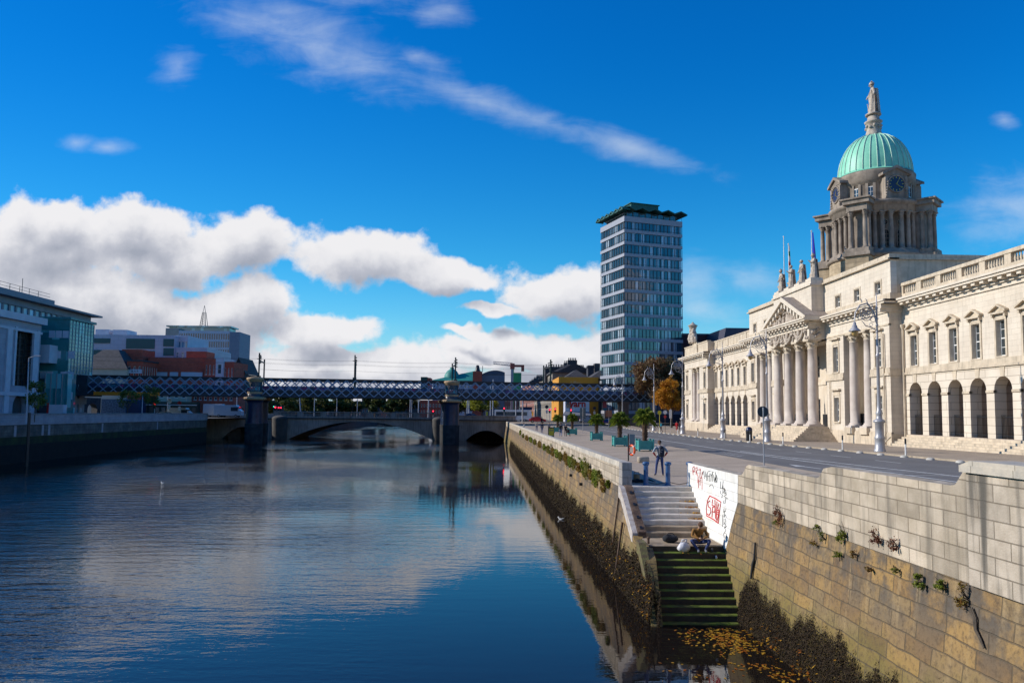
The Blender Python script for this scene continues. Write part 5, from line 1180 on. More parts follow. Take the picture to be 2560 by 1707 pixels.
# ================================================= STREET FURNITURE
def lamp_proto():
    e = empty('street_lamp', (0, 0, 0), 'x', 'street lamp')
    b = MB(); b.lathe([(.42, 0), (.42, .15), (.36, .22), (.34, .9), (.38, 1.0), (.34, 1.1), (.30, 1.2), (.30, 2.1), (.44, 2.2), (.40, 2.32), (.22, 2.42), (.2, 2.7), (.26, 2.85), (.17, 3.0), (.14, 3.4)], n=16); b.build('base', M['silver'], e, rel=True)
    b = MB(); b.lathe([(.14, 3.4), (.10, 7.0), (.16, 7.1), (.13, 7.2), (.08, 7.3), (.065, 10.6), (.12, 10.7), (.05, 10.8), (.03, 11.8), (0, 11.9)], n=10)
    for z in (9.4, 9.9, 8.9): b.lathe([(.07, -.08), (.13, 0), (.07, .08)], (0, 0, z), 8)
    b.build('post', M['silver'], e, rel=True)
    b = MB(); F = [(-.05, 9.6), (-.2, 10.4), (-.7, 11.05), (-1.25, 10.9), (-1.62, 10.35), (-1.7, 9.6)]
    b.tube([(x, 0, z) for x, z in F], [.055, .06, .065, .06, .05, .04], 7)
    b.tube([(-.08, 0, 9.05), (-.45, 0, 9.25), (-.85, 0, 9.35), (-1.15, 0, 9.75)], [.04, .04, .035, .02], 6)
    def ring(cx, cz_, r_, w_=.03, a0=0, a1=2*math.pi): b.tube([(cx+r_*math.cos(t), 0, cz_+r_*math.sin(t)) for t in [a0+(a1-a0)*i/14 for i in range(15)]], w_, 5)
    ring(-.78, 10.25, .5); ring(-.78, 10.25, .28, .025); ring(-.3, 9.85, .2, .025); ring(-.45, 9.45, .13, .02); ring(-1.25, 10.0, .2, .025)
    for i in range(6): t = i*math.pi/3; b.tube([(-.78, 0, 10.25), (-.78+.5*math.cos(t), 0, 10.25+.5*math.sin(t))], .022, 4)
    for i in range(3):
        t = i*2.1+.5; ring(-.78+.25*math.cos(t), 10.25+.25*math.sin(t), .13, .02)
    for x, z in ((-.7, 11.1), (-.3, 10.75), (-1.1, 11.1)): b.tube([(x, 0, z), (x-.05, 0, z+.22), (x-.16, 0, z+.3)], [.04, .03, .012], 5)
    b.build('scrolled_arm', M['silver'], e, rel=True)
    b = MB(); b.lathe([(.03, .55), (.1, .5), (.12, .3), (.18, .25), (.2, .1), (.42, -.12), (.44, -.18), (.25, -.16)], (-1.7, 0, 9.1), 14); h_ = b.build('lamp_shade', M['silver'], e, rel=True)
    b = MB(); b.lathe([(.22, -.16), (.24, -.3), (.18, -.45), (.06, -.55), (0, -.56)], (-1.7, 0, 9.1), 12); b.build('globe', M['lantern'], h_, rel=True)
    return e
lp = lamp_proto(); used = [False]
LL = [((1556, 1066), 'silver scrolled lamp post behind the palms, farthest along the pavement'), ((1635, 1076), 'silver scrolled lamp post among the autumn trees'), ((1707, 1083), 'silver scrolled lamp post at the corner of the far pavilion'),
      ((1808, 1093), 'silver scrolled lamp post in front of the far arcade'), ((1919, 1106), 'silver scrolled lamp post left of the portico columns'), ((2200, 1127), 'tall silver scrolled lamp post nearest, before the end of the central block')]
for (p, lb) in LL:
    x = 28.75; d = ray(p[0], p[1]-6); y = x*d.y/d.x; place(lp, used, (x, y, gz(x, y)), 0, lb, 'street lamps along the pavement', sc=1.0 if p[0] < 2000 else 1.0)
# kerb studs and posts
sm_ = MB(); sm_.lathe([(.26, 0), (.25, .05), (.2, .11), (.1, .145), (0, .155)], n=14)
studw = mat('worn white rubber', (.55, .52, .46), .7, (.38, .35, .3), 6)
stud = sm_.build('kerb_stud', studw, None); tag(stud, 'low white dome stud in the row along the far kerb', 'road stud'); used = [False]
for i in range(42):
    y = 38+3.05*i; x = 27.15; place(stud, used, (x, y, gz(x, y)-.112), rnd.random(), None, 'white dome studs along the kerb')
pb = empty('marker_post', (0, 0, 0), 'white marker post with a black top in the row along the far kerb', 'post')
b = MB(); b.tube([(0, 0, 0), (0, 0, .72)], .055, 8); b.build('post', M['white'], pb, rel=True); b = MB(); b.tube([(0, 0, .72), (0, 0, 1.05)], .062, 8); b.ball((0, 0, 1.05), .06, 8, 5); b.build('black_top', M['iron'], pb, rel=True); used = [False]
for y in (50, 59.1, 71.3, 80.5, 89.4, 101, 112, 124, 137): place(pb, used, (27.15, y, gz(27.15, y)+.04), 0, None, 'marker posts along the kerb')
# blue bollards
bb = empty('bollard', (0, 0, 0), 'x', 'bollard'); b = MB(); b.tube([(0, 0, 0), (0, 0, .9)], [.105, .10], 14); b.lathe([(.13, 0), (.13, .05), (.105, .08)], n=14); b.build('post', M['blue'], bb, rel=True)
b = MB(); b.lathe([(.10, .85), (.15, .9), (.15, .98), (.13, 1.0), (0, 1.02)], n=14); b.build('cap', M['blue'], bb, rel=True); used = [False]
for (u, y, lb) in ((7.17, 33.4, 'blue iron bollard with chipped paint beside the standing man'), (8.14, 33.45, 'blue iron bollard in the middle of the three'), (9.13, 33.62, 'blue iron bollard against the white graffiti wall')):
    place(bb, used, q(u, y, 0), 0, lb, 'blue bollards at the top of the steps')
b = MB()
for (a_, c_) in ((7.27, 8.04), (8.24, 9.03)): b.tube([q(a_+(c_-a_)*i/8, 33.44, .05+.02*abs(i-4)) for i in range(9)], .014, 5)
tag(b.build('chain', M['iron'], None, loc=q(8.27, 33.6)), 'dark chain lying slack between the blue bollards', 'chain')
# lifebuoy on its post
lbp = empty('lifebuoy_post', G(1571, 1152), 'black post with a grey back plate for the lifebuoy', 'post')
b = MB(); b.tube([(0, 0, 0), (0, 0, 1.78)], .045, 8); b.build('post', M['iron'], lbp, rel=True); b = MB(); b.box(.08, .42, -.02, .02, 1.05, 1.75); b.box(.0, .3, -.035, -.021, 1.2, 1.26); b.build('back_plate', mat('grey plate', (.16, .22, .24), .5), lbp, rel=True)
b = MB(); N = 20; b.smooth = True
pts = [(0, .31*math.cos(2*math.pi*i/N), .31*math.sin(2*math.pi*i/N)) for i in range(N+1)]; b.tube(pts, .075, 9, cap=False)
orange = mat('orange plastic', (.85, .11, .02), .4, (.75, .08, .01), 3)
lo = WL[lbp.name]+Vector((.2, -.08, .72)); o = b.build('lifebuoy', orange, None); o.location = lo; o.rotation_euler = (0, 0, .5); WL[o.name] = lo; tag(o, 'orange lifebuoy hanging on the black post by the steps', 'lifebuoy')
b = MB()
for i in range(4): t = math.pi/4+i*math.pi/2; b.tube([(0, .31*math.cos(t+d_), .31*math.sin(t+d_)) for d_ in (-.1, 0, .1)], .082, 9)
b.build('reflective_band', M['white'], o, rel=True)
# low stone block, litter on the paving
b = MB(); rbox(b, (0, 0, .2), .36, .3, .21, 5); o = b.build('stone_block', mat('rough block', (.42, .36, .28), .9, (.3, .25, .19), 3, .6, 15), None); o.location = G(1608, 1156.5); WL[o.name] = o.location.copy(); tag(o, 'low rounded stone block on the promenade behind the lifebuoy', 'stone block')
b = MB(); r2 = random.Random(4)
for i in range(9):
    x, y = r2.uniform(-.5, .4), r2.uniform(-.2, .2); b.tube([(x, y, .03), (x+.3, y+r2.uniform(-.1, .1), .06+r2.uniform(0, .08)), (x+.55, y+r2.uniform(-.15, .15), .03)], [.02, .04, .015], 5)
o = b.build('tangled_hose', M['rubber'], None); o.location = q(7.0, 34.7, 0); WL[o.name] = o.location.copy(); tag(o, 'tangle of dark cable on the paving inside the parapet', 'cable')
b = MB(); b.lathe([(.14, 0), (.15, .03), (.14, .3), (.11, .32)], n=12); b.tube([(-.14, 0, .25), (-.1, 0, .42), (.1, 0, .42), (.14, 0, .25)], .015, 6)
o = b.build('basket', mat('wicker', (.30, .2, .1), .9), None); o.location = q(7.15, 35.3, 0); WL[o.name] = o.location.copy(); tag(o, 'small brown basket standing beside the left blue bollard', 'basket')
# ---------------- planters with palms
def planter_proto():
    e = empty('planter', (0, 0, 0), 'x', 'planter'); w_ = .57; h_ = .84; b = MB()
    for s_ in (-1, 1):
        for t_ in (-1, 1): b.box(s_*w_-.07, s_*w_+.07, t_*w_-.07, t_*w_+.07, 0, h_+.1); b.box(s_*w_-.09, s_*w_+.09, t_*w_-.09, t_*w_+.09, h_+.1, h_+.16)
    for z in (.14, h_-.1):
        b.box(-w_+.07, w_-.07, -w_-.045, -w_+.03, z, z+.1); b.box(-w_+.07, w_-.07, w_-.03, w_+.045, z, z+.1); b.box(-w_-.045, -w_+.03, -w_+.07, w_-.07, z, z+.1); b.box(w_-.03, w_+.045, -w_+.07, w_-.07, z, z+.1)
    b.build('frame', M['teal'], e, rel=True); b = MB(); n = 12
    for i in range(n):
        a_ = -w_+.075+(2*w_-.15)*i/n; c_ = a_+(2*w_-.15)/n-.012
        b.box(a_, c_, -w_-.015, -w_+.015, .14, h_-.02); b.box(a_, c_, w_-.015, w_+.015, .14, h_-.02); b.box(-w_-.015, -w_+.015, a_, c_, .14, h_-.02); b.box(w_-.015, w_+.015, a_, c_, .14, h_-.02)
    b.build('slat_panel', M['teal'], e, rel=True)
    b = MB(); b.box(-w_+.03, w_-.03, -w_+.03, w_-.03, .2, h_-.1); b.build('soil', M['soil'], e, rel=True); return e
LEAFM = {}
def leafmat(name, col, tr=.25):
    if name in LEAFM: return LEAFM[name]
    m = bpy.data.materials.new(name); m.use_nodes = True; k = NT(m.node_tree); b = k.n['Principled BSDF']
    geo = k.new('ShaderNodeNewGeometry'); rn = k.new('ShaderNodeTexNoise', ins={'Vector': geo.outputs['Position'], 'Scale': 1.6, 'Detail': 4.0})
    c = k.mix(k.smooth(k.math('ADD', k.math('MULTIPLY', geo.outputs['Random Per Island'], .5), k.math('MULTIPLY', rn.outputs[0], .6)), .3, .75), (*col[0], 1), (*col[1], 1)); k.l.new(c, b.inputs['Base Color'])
    b.inputs['Roughness'].default_value = .6; b.inputs['Specular IOR Level'].default_value = .3
    tl = k.new('ShaderNodeBsdfTranslucent'); k.l.new(c, tl.inputs[0]); ms = k.new('ShaderNodeMixShader'); ms.inputs[0].default_value = tr
    k.l.new(b.outputs[0], ms.inputs[1]); k.l.new(tl.outputs[0], ms.inputs[2]); k.l.new(ms.outputs[0], k.n['Material Output'].inputs[0]); LEAFM[name] = m; return m
def palm_proto(seed, h):
    r2 = random.Random(seed); e = empty('palm_tree', (0, 0, 0), 'x', 'palm'); b = MB(); z = 0; pr = []
    while z < h: rr = .15+.03*r2.random()+.05*(z/h); pr += [(rr*.85, z), (rr*1.15, z+.06)]; z += .09
    b.lathe(pr+[(.05, h+.1)], n=12); 
    for i in range(60):
        a_ = r2.random()*6.28; zz = r2.uniform(.1, h); u = Vector((math.cos(a_), math.sin(a_), 0)); b.tube([u*.15+Vector((0, 0, zz)), u*.26+Vector((0, 0, zz+.12))], [.03, .01], 4)
    b.build('trunk', mat('palm fibre', (.11, .06, .035), .95, (.045, .025, .015), 9, 1, 20), e, rel=True)
    b = MB(); top_ = Vector((0, 0, h+.05))
    for i in range(30):
        a_ = i*2.399+r2.uniform(-.2, .2); el = R(80-110*(i/30)+r2.uniform(-8, 8)); L = r2.uniform(.32, .5); u = Vector((math.cos(a_)*math.cos(el), math.sin(a_)*math.cos(el), math.sin(el)))
        side = Vector((-math.sin(a_), math.cos(a_), 0)); hub = top_+u*L; b.tube([top_, hub], [.014, .009], 4, cap=False)
        up = side.cross(u)*-1; nb = 11
        for j in range(nb):
            ph = R(-82+164*j/(nb-1)); d = (u*math.cos(ph)+side*math.sin(ph)); ln = r2.uniform(.5, .72)*(1-.3*abs(ph)/2); wv = side*math.cos(ph)-u*math.sin(ph); w_ = .024
            p1 = hub+d*ln*.55+up*.05; p2 = hub+d*ln+Vector((0, 0, -.16-.2*r2.random()))
            b.add([hub, p1-wv*w_, p2, p1+wv*w_], [(0, 1, 2), (0, 2, 3)], False)
    b.build('frond', leafmat('palm green', ((.07, .13, .015), (.24, .28, .04)), .45), e, rel=True); return e
plan = planter_proto(); used_p = [False]; pals = [palm_proto(1, 1.55), palm_proto(2, 1.75)]; used_t = [[False], [False]]
PL = [(12.55, 63.0, 'nearest teal slatted planter holding the broadest palm', 'broad palm with a shaggy trunk in the nearest teal planter', 1, 1.12), (12.05, 72.4, 'teal planter with green plants spilling over its rim', 'bright palm in the second nearest teal planter', 0, 1.08),
      (11.95, 87.8, 'teal planter in the middle of the row, clear of the yellow board', 'slender palm in the middle teal planter', 0, 1.0), (11.6, 111, 'teal planter just behind the yellow board', 'palm just behind the yellow board', 1, .95), (10.6, 124, 'teal planter half hidden behind the walking couple', 'palm rising behind the walking couple, farthest of the row', 0, .95)]
for (x, y, l1, l2, kx, s_) in PL:
    place(plan, used_p, (x, y, gz(x, y)), .02, l1, 'teal planters along the promenade'); place(pals[kx], used_t[kx], (x, y, gz(x, y)+.68), x*3, l2, 'palms in planters', sc=s_)
def leaf_cloud(n, c, r, size, seed, flat=1.0, shell=.35):
    """n leaf quads spread through an ellipsoid, as numpy arrays"""
    g_ = np.random.default_rng(seed); d = g_.normal(size=(n, 3)); d /= np.linalg.norm(d, axis=1)[:, None]; rr = (shell+(1-shell)*g_.random(n))**.6
    p = np.array(c)+d*rr[:, None]*np.array(r); a = g_.normal(size=(n, 3)); a /= np.linalg.norm(a, axis=1)[:, None]; b = np.cross(a, g_.normal(size=(n, 3))); b /= np.linalg.norm(b, axis=1)[:, None]
    s_ = size*(.6+.8*g_.random(n))[:, None]; return np.stack([p-a*s_, p-b*s_*.55, p+a*s_, p+b*s_*.55], axis=1).reshape(-1, 3)
def np_mesh(name, V, m, parent=None, loc=None, rel=False):
    n = len(V)//4; me = bpy.data.meshes.new(name); me.vertices.add(len(V)); off = np.array(loc if loc is not None else (root_loc(parent) if parent is not None and not rel else (0, 0, 0)))
    me.vertices.foreach_set('co', (V-off).astype(np.float32).ravel()); me.loops.add(4*n); me.loops.foreach_set('vertex_index', np.arange(4*n, dtype=np.int32)); me.polygons.add(n)
    me.polygons.foreach_set('loop_start', np.arange(0, 4*n, 4, dtype=np.int32)); me.polygons.foreach_set('loop_total', np.full(n, 4, dtype=np.int32)); me.update(); me.validate()
    me.materials.append(m); o = bpy.data.objects.new(name, me); S.collection.objects.link(o)
    if parent is not None: o.parent = parent
    if loc is not None: o.location = loc; WL[o.name] = Vector(loc)
    return o
def tree(name, label, x, y, z, h, rx, rz_, m, n, size, seed, group=None, trunk=.25, th=None, cat='tree', clumps=26, bare=0):
    r2 = random.Random(seed); e = empty(name, (x, y, z), label, cat, group); b = MB(); th = th or h*.45; base = Vector((x, y, z)); b.tube([base, base+Vector((.05, 0, th*.5)), base+Vector((0, .1, th))], [trunk, trunk*.8, trunk*.6], 9)
    V = []
    cc = base+Vector((0, 0, h-rz_))
    for i in range(clumps):
        a_ = r2.random()*6.28; ph = math.acos(r2.uniform(-.75, 1)); k_ = r2.uniform(.45, .95); p = cc+Vector((math.cos(a_)*math.sin(ph)*rx*k_, math.sin(a_)*math.sin(ph)*rx*k_, math.cos(ph)*rz_*k_))
        if i % 2 == 0: b.tube([base+Vector((0, .1, th*r2.uniform(.75, 1))), base.lerp(p, .6)+Vector((0, 0, th*.25)), p], [trunk*.4, trunk*.22, trunk*.06], 6)
        s_ = r2.uniform(.26, .42); V.append(leaf_cloud(n//clumps, p, (rx*s_, rx*s_, rz_*s_*.85), size, seed*100+i, shell=.1))
    b.build('trunk', M['bark'], e); np_mesh('crown', np.concatenate(V), m, e); return e
aut1 = leafmat('copper autumn leaves', ((.15, .06, .03), (.19, .125, .05)), .3); aut2 = leafmat('orange autumn leaves', ((.42, .15, .01), (.55, .27, .02)), .4)
tree('autumn_tree', 'large copper brown tree left of the far pavilion', 36.3, 172, .5, 15.6, 5.4, 6.0, aut1, 15000, .26, 5, 'trees beside the pavilion', .4, 7, clumps=44)
tree('autumn_tree', 'dark brown tree behind the orange one', 42.0, 180, .5, 15.5, 5.0, 6.0, leafmat('dark autumn leaves', ((.05, .04, .02), (.11, .09, .035)), .2), 10000, .28, 6, 'trees beside the pavilion', .35, 7, clumps=36)
tree('autumn_tree', 'orange autumn tree next to the far pavilion', 37.2, 159, .4, 10.0, 3.3, 3.7, aut2, 8000, .17, 7, 'trees beside the pavilion', .28, 3.2, clumps=28)
green1 = leafmat('dull green leaves', ((.03, .05, .012), (.085, .11, .025)), .25); green2 = leafmat('yellow green leaves', ((.16, .18, .015), (.34, .33, .03)), .35)
# ---------------- signs
def sign_post(x, y, z, h, label, plates, name='sign_post', m=None, r_=.035):
    e = empty(name, (x, y, z), label, 'sign'); b = MB(); b.tube([(0, 0, 0), (0, 0, h)], r_, 8); b.build('post', m or M['silver'], e, rel=True)
    for (kind, z0, s_, mm, yy) in plates:
        b = MB()
        if kind == 'disc': b.tube([(0, yy, z0), (0, yy-.03, z0)], s_, 24, sm=False)
        else: b.box(-s_[0]/2, s_[0]/2, yy-.03, yy, z0-s_[1]/2, z0+s_[1]/2)
        b.build('plate', mm, e, rel=True)
    return e
dk = mat('sign back', (.02, .03, .045), .5); blu = mat('blue sign', (.02, .10, .30), .5); grn = mat('grey sign', (.09, .12, .13), .5); redm = mat('red sign', (.55, .02, .02), .5); yel = mat('yellow sign', (.65, .55, .03), .5)
p = at_y(1908, 1029, 34.6); gx = p.x
e = sign_post(gx, 34.6, gz(gx, 34.6), p.z-gz(gx, 34.6)+.2, 'dark back of a round road sign on a grey pole beside the road', [('disc', p.z-gz(gx, 34.6), .25, dk, .06), ('box', p.z-gz(gx, 34.6), (.09, .12), grn, .02)], r_=.032)
# A-board
e = empty('sandwich_board', G(1378, 1094), 'black framed yellow sandwich board on the promenade', 'board', rz=.05); b = MB(); b.fb(Fr((0, 0, 0), 0), -.38, .38, .05, 1.32, -.02, .02)
for s_ in (-1, 1): b.box(s_*.35-.03, s_*.35+.03, -.03, .3, 0, .12)
b.box(-.38, .38, .24, .28, .05, 1.3); b.build('frame', M['iron'], e, rel=True); b = MB(); b.box(-.31, .31, -.032, -.021, .2, 1.18); b.build('poster', mat('yellow poster', (.45, .42, .02), .5, (.38, .36, .02), 4), e, rel=True)
b = MB(); b.box(-.25, .25, -.04, -.033, .95, 1.02); b.box(-.25, .2, -.04, -.033, .85, .89); b.box(-.3, .3, -.04, -.033, .2, .3); b.build('print', grn, e, rel=True)
# litter bin
e = empty('litter_bin', G(1873, 1102), 'black rounded litter bin on the pavement before the arcade steps', 'bin'); b = MB(); b.lathe([(.30, 0), (.32, .05), (.33, .95), (.36, 1.0), (.35, 1.1)], n=16); b.build('body', M['iron'], e, rel=True); b = MB(); b.lathe([(.35, 1.1), (.34, 1.35), (.2, 1.5), (0, 1.54)], n=16); b.box(-.18, .18, -.36, -.3, 1.12, 1.3); b.build('hood', M['navy'], e, rel=True)
# yellow pole sign, bus stops, other signs near the trees
gp = lambda px, py: G(px, py)
for (px, py, pyt, lb, pl_, mm) in ((1649, 1080, 1029, 'tall yellow bus stop pole with a round head', [('disc', 0, .33, yel, .0)], yel), (1663, 1081, 1028, 'slim pole with a small red and white round plate', [('disc', 0, .3, M['white'], 0), ('disc', -.7, .22, redm, -.05)], M['timber']),
                                   (1677, 1080, 1021, 'grey pole with two narrow white plates', [('box', -.9, (.45, 1.4), M['white'], .1)], M['silver']), (1457, 1083, 1019, 'grey direction sign post standing by the kerb behind the middle palm', [('box', -.55, (.9, 1.1), grn, .1), ('box', -1.1, (.9, 1.3), grn, .12)], M['silver']),
                                   (1512, 1058, 1000, 'tall pole with a pink and blue banner under the bridge', [('box', -1.0, (.9, 1.6), mat('pink sign', (.45, .1, .18), .6), -.05), ('box', -2.1, (.9, .6), mat('cyan sign', (.02, .25, .45), .6), -.05)], M['silver']),
                                   (1522, 1062, 1020, 'brown direction board on two legs by the far kerb', [('box', -1.1, (1.3, 1.3), mat('brown sign', (.3, .12, .06), .7), 0)], M['silver'])):
    g_ = gp(px, py); tz = at_y(px, pyt, g_.y).z-g_.z; sign_post(g_.x, g_.y, g_.z, tz, lb, [(k_, tz+z_-(.15 if k_ == 'disc' else 0), s_, m_, yy) for (k_, z_, s_, m_, yy) in pl_], m=mm)
# ================================================= RAILWAY BRIDGE
steel = mat('blue grey bridge paint', (.24, .33, .45), .5, (.18, .26, .37), 1.5); steel_d = mat('dark bridge steel', (.02, .025, .035), .6, (.012, .014, .02), 1)
B0, B1 = Vector((-87.0, 158.9, 0)), Vector((50.0, 179.3, 0)); bang = math.atan2(B1.y-B0.y, B1.x-B0.x)
rbg = empty('railway_bridge', B0+Vector((60, 9, 5.9)), 'blue grey lattice girder railway bridge crossing the river on round piers', 'bridge')
BF = Fr(B0, bang); BL = (B1-B0).length; ZB, ZT = 5.95, 10.0
pier_s = [(Vector((-50.3, 164.4, 0))-B0).length, (Vector((-9.0, 170.6, 0))-B0).length]
def girder(d0, name):
    spans = [(4.2, pier_s[0]-1.2), (pier_s[0]+1.2, pier_s[1]-1.2), (pier_s[1]+1.2, BL)] if d0 > -1 else [(4.2, BL)]
    b = MB()
    for (a, c) in spans:
        b.fb(BF, a, c, ZB, ZB+.12, d0-.45, d0+.25); b.fb(BF, a, c, ZB+.12, ZB+.55, d0-.12, d0+.02); b.fb(BF, a, c, ZT-.12, ZT, d0-.45, d0+.25); b.fb(BF, a, c, ZT-.45, ZT-.12, d0-.12, d0+.02)
    b.build('girder_chord', mat('dark top chord', (.035, .045, .06), .6, (.02, .028, .04), 1), rbg); H_ = ZT-ZB-.5; z0 = ZB+.25
    for (a, c) in spans:
        b = MB(); p_ = 1.95; n = int((c-a)/p_); p_ = (c-a)/n; w_ = .2
        for i in range(-2, n+1):
            for s_, dd in ((1, .10), (-1, .03)):
                s0, s1 = a+i*p_, a+(i+2)*p_
                if s_ < 0: s0, s1 = s1, s0
                t0, t1 = z0, z0+H_
                # clip to the span
                lo, hi = a+.05, c-.05
                def cl(sA, tA, sB, tB):
                    if sA < lo: tA += (tB-tA)*(lo-sA)/(sB-sA); sA = lo
                    if sA > hi: tA += (tB-tA)*(hi-sA)/(sB-sA); sA = hi
                    return sA, tA
                if (s0 < lo and s1 < lo) or (s0 > hi and s1 > hi): continue
                p0 = cl(s0, t0, s1, t1); p1 = cl(s1, t1, s0, t0)
                if abs(p1[0]-p0[0]) < .2: continue
                L = math.hypot(p1[0]-p0[0], p1[1]-p0[1]); nx, nz = -(p1[1]-p0[1])/L*w_/2, (p1[0]-p0[0])/L*w_/2
                q4 = [(p0[0]-nx, p0[1]-nz), (p1[0]-nx, p1[1]-nz), (p1[0]+nx, p1[1]+nz), (p0[0]+nx, p0[1]+nz)]
                if s_ < 0: q4 = q4[::-1]
                b.prism(q4, BF, d0+dd-.05, d0+dd)
        b.build('lattice', steel, rbg)
girder(0, 'near'); girder(-8.2, 'far')
b = MB(); b.fb(BF, 4.2, BL, ZB+.5, ZB+1.48, -7.9, -.15)
for i in range(int(BL/2.6)): b.fb(BF, 4.5+i*2.6, 4.8+i*2.6, ZB+.02, ZB+.5, -7.9, -.2)
b.build('deck', steel_d, rbg)
# inner parapet plate covered in tags
gcol = [mat('tag blue', (.06, .22, .60), .7), mat('tag magenta', (.55, .07, .32), .7), mat('tag pale', (.50, .54, .70), .7), mat('tag violet', (.28, .17, .52), .7), mat('tag cyan', (.06, .42, .60), .7)]
b = MB(); b.fb(BF, 4.2, BL, ZB+1.5, ZB+2.35, -.62, -.5); pp_ = b.build('side_plate', mat('blue side plate', (.04, .07, .14), .6, (.025, .045, .09), 1), rbg)
b = MB(); r2 = random.Random(9); s_ = 6.0
while s_ < BL-3:
    b.cm = r2.randrange(5); n = r2.randint(3, 6); w_ = r2.uniform(.32, .45)
    for i in range(n):
        a = s_+i*w_; zz = ZB+1.55; kind = r2.randrange(4)
        st = [[(0, 0), (0, .6), (.25, .6), (.25, .3), (0, .3)], [(.28, .6), (.02, .5), (.26, .25), (0, .05)], [(0, 0), (.13, .65), (.26, 0)], [(0, .6), (.02, 0), (.26, .05), (.24, .62)]][kind]
        b.tube([BF.P(a+x, zz+z, -.47) for x, z in st], .055, 4)
    s_ += n*w_+r2.uniform(.2, 1.4)
b.build('graffiti', gcol, pp_)
b = MB(); b.fb(BF, 0, 4.2, ZB-.3, ZT+.05, -8.6, .3); b.build('end_panel', mat('end panel steel', (.03, .045, .06), .6, (.02, .03, .04), 1), rbg)
b = MB()
for (x, z, st) in ((1.2, ZB+2.4, [(0, 0), (0, .9), (.6, .9), (.6, .45), (0, .45), (.6, 0)]), (2.0, ZB+.8, [(0, 0), (.1, 1.2), (.4, .2), (.6, 1.2)]), (1.0, ZB+.9, [(0, 0), (.6, .3), (0, .7), (.6, 1.1)])): b.tube([BF.P(x+p0, z+p1, .33) for p0, p1 in st], .07, 4)
b.build('graffiti', mat('tag white', (.5, .5, .55), .7), rbg.children[-1])
b = MB(); b.fb(BF, 5.5, 18.2, ZB-.12, ZB+.62, .28, .36)
for i in range(42): b.fb(BF, 5.5+i*.303, 5.6+i*.303, ZB-.12, ZB+.62, .36, .41)
b.build('headroom_board', mat('orange hazard board', (.88, .30, .02), .5, (.75, .22, .015), 3), rbg)
# piers
navyb = mat('blue pier paint', (.014, .032, .085), .3, (.008, .018, .05), .8, .2, 3, brick=(.42, .36, .02, .15)); sandst = mat('sandstone ring', (.45, .31, .17), .8, (.34, .23, .13), 2); pst = mat('wet pier stone', (.035, .035, .035), .9, (.015, .015, .017), 1, .4, 6, brick=(1.0, .5, .02, .2))
for i, s_ in enumerate(pier_s):
    for dd in (0.0, -8.2):
        c = BF.P(s_, 0, dd); lbp_ = MB(); lbp_.lathe([(1.72, .2), (1.66, 4.6), (1.75, 5.0), (1.95, 5.2)], c, 32); pr_ = lbp_.build('pier_shaft', navyb, rbg)
        b = MB(); b.lathe([(1.75, WZ-2), (1.85, .2), (1.7, .3)], c, 28); b.build('pier_base', pst, rbg)
        b = MB(); b.lathe([(1.95, 5.2), (2.35, 5.35), (2.4, 5.6), (2.2, 5.85), (1.6, 5.95)], c, 32); b.build('pier_ring', sandst, rbg)
        if dd == 0:
            b = MB(); b.lathe([(1.6, 5.95), (1.55, 6.5), (1.48, 6.6), (1.48, 9.2)], c, 28); dr = b.build('pier_drum', mat('dark drum', (.02, .03, .05), .4), rbg)
            b = MB(); b.lathe([(1.5, 6.5), (1.58, 6.6), (1.58, 6.95), (1.5, 7.0)], c, 28); b.lathe([(1.5, 9.05), (1.6, 9.15), (1.62, 9.35), (1.8, 9.5), (1.82, 9.85), (1.6, 10.0), (1.0, 10.08), (0, 10.1)], c, 28); b.build('pier_cap', sandst, rbg)
            b = MB(); on = lambda a_, z, o_=.03: Vector((c.x+(1.48+o_)*math.sin(a_), c.y-(1.48+o_)*math.cos(a_), z))
            fr_ = [(-.38, 8.0), (-.38, 8.75), (.38, 8.75), (.38, 8.0)]; b.tube([on(x, z) for x, z in fr_], .05, 4)
            b.cm = 1
            for j in range(17): b.tube([on(-.9+j*.11, 7.2, .02), on(-.9+j*.11, 7.95+.1*math.sin(j*2), .02)], .11, 5)
            b.cm = 2; letters = [[(0, 0), (0, .6), (.12, .3), (.24, .6), (.24, 0)], [(0, 0), (0, .6), (.25, .6), (.25, 0), (0, 0)], [(.25, .05), (0, .1), (0, .55), (.25, .6), (.25, .3), (.1, .3)], [(.25, 0), (0, 0), (0, .6), (.25, .6)], [(0, .02), (.25, .1), (.22, .3), (.02, .35), (.05, .58), (.26, .6)]]
            for j, L_ in enumerate(letters): b.tube([on(-.82+j*.34+x*.95, 7.27+z, .14) for x, z in L_], .065, 5)
            b.build('graffiti', [sandst, mat('tag turquoise', (.12, .45, .5), .7), mat('tag crimson', (.30, .02, .08), .7)], dr)
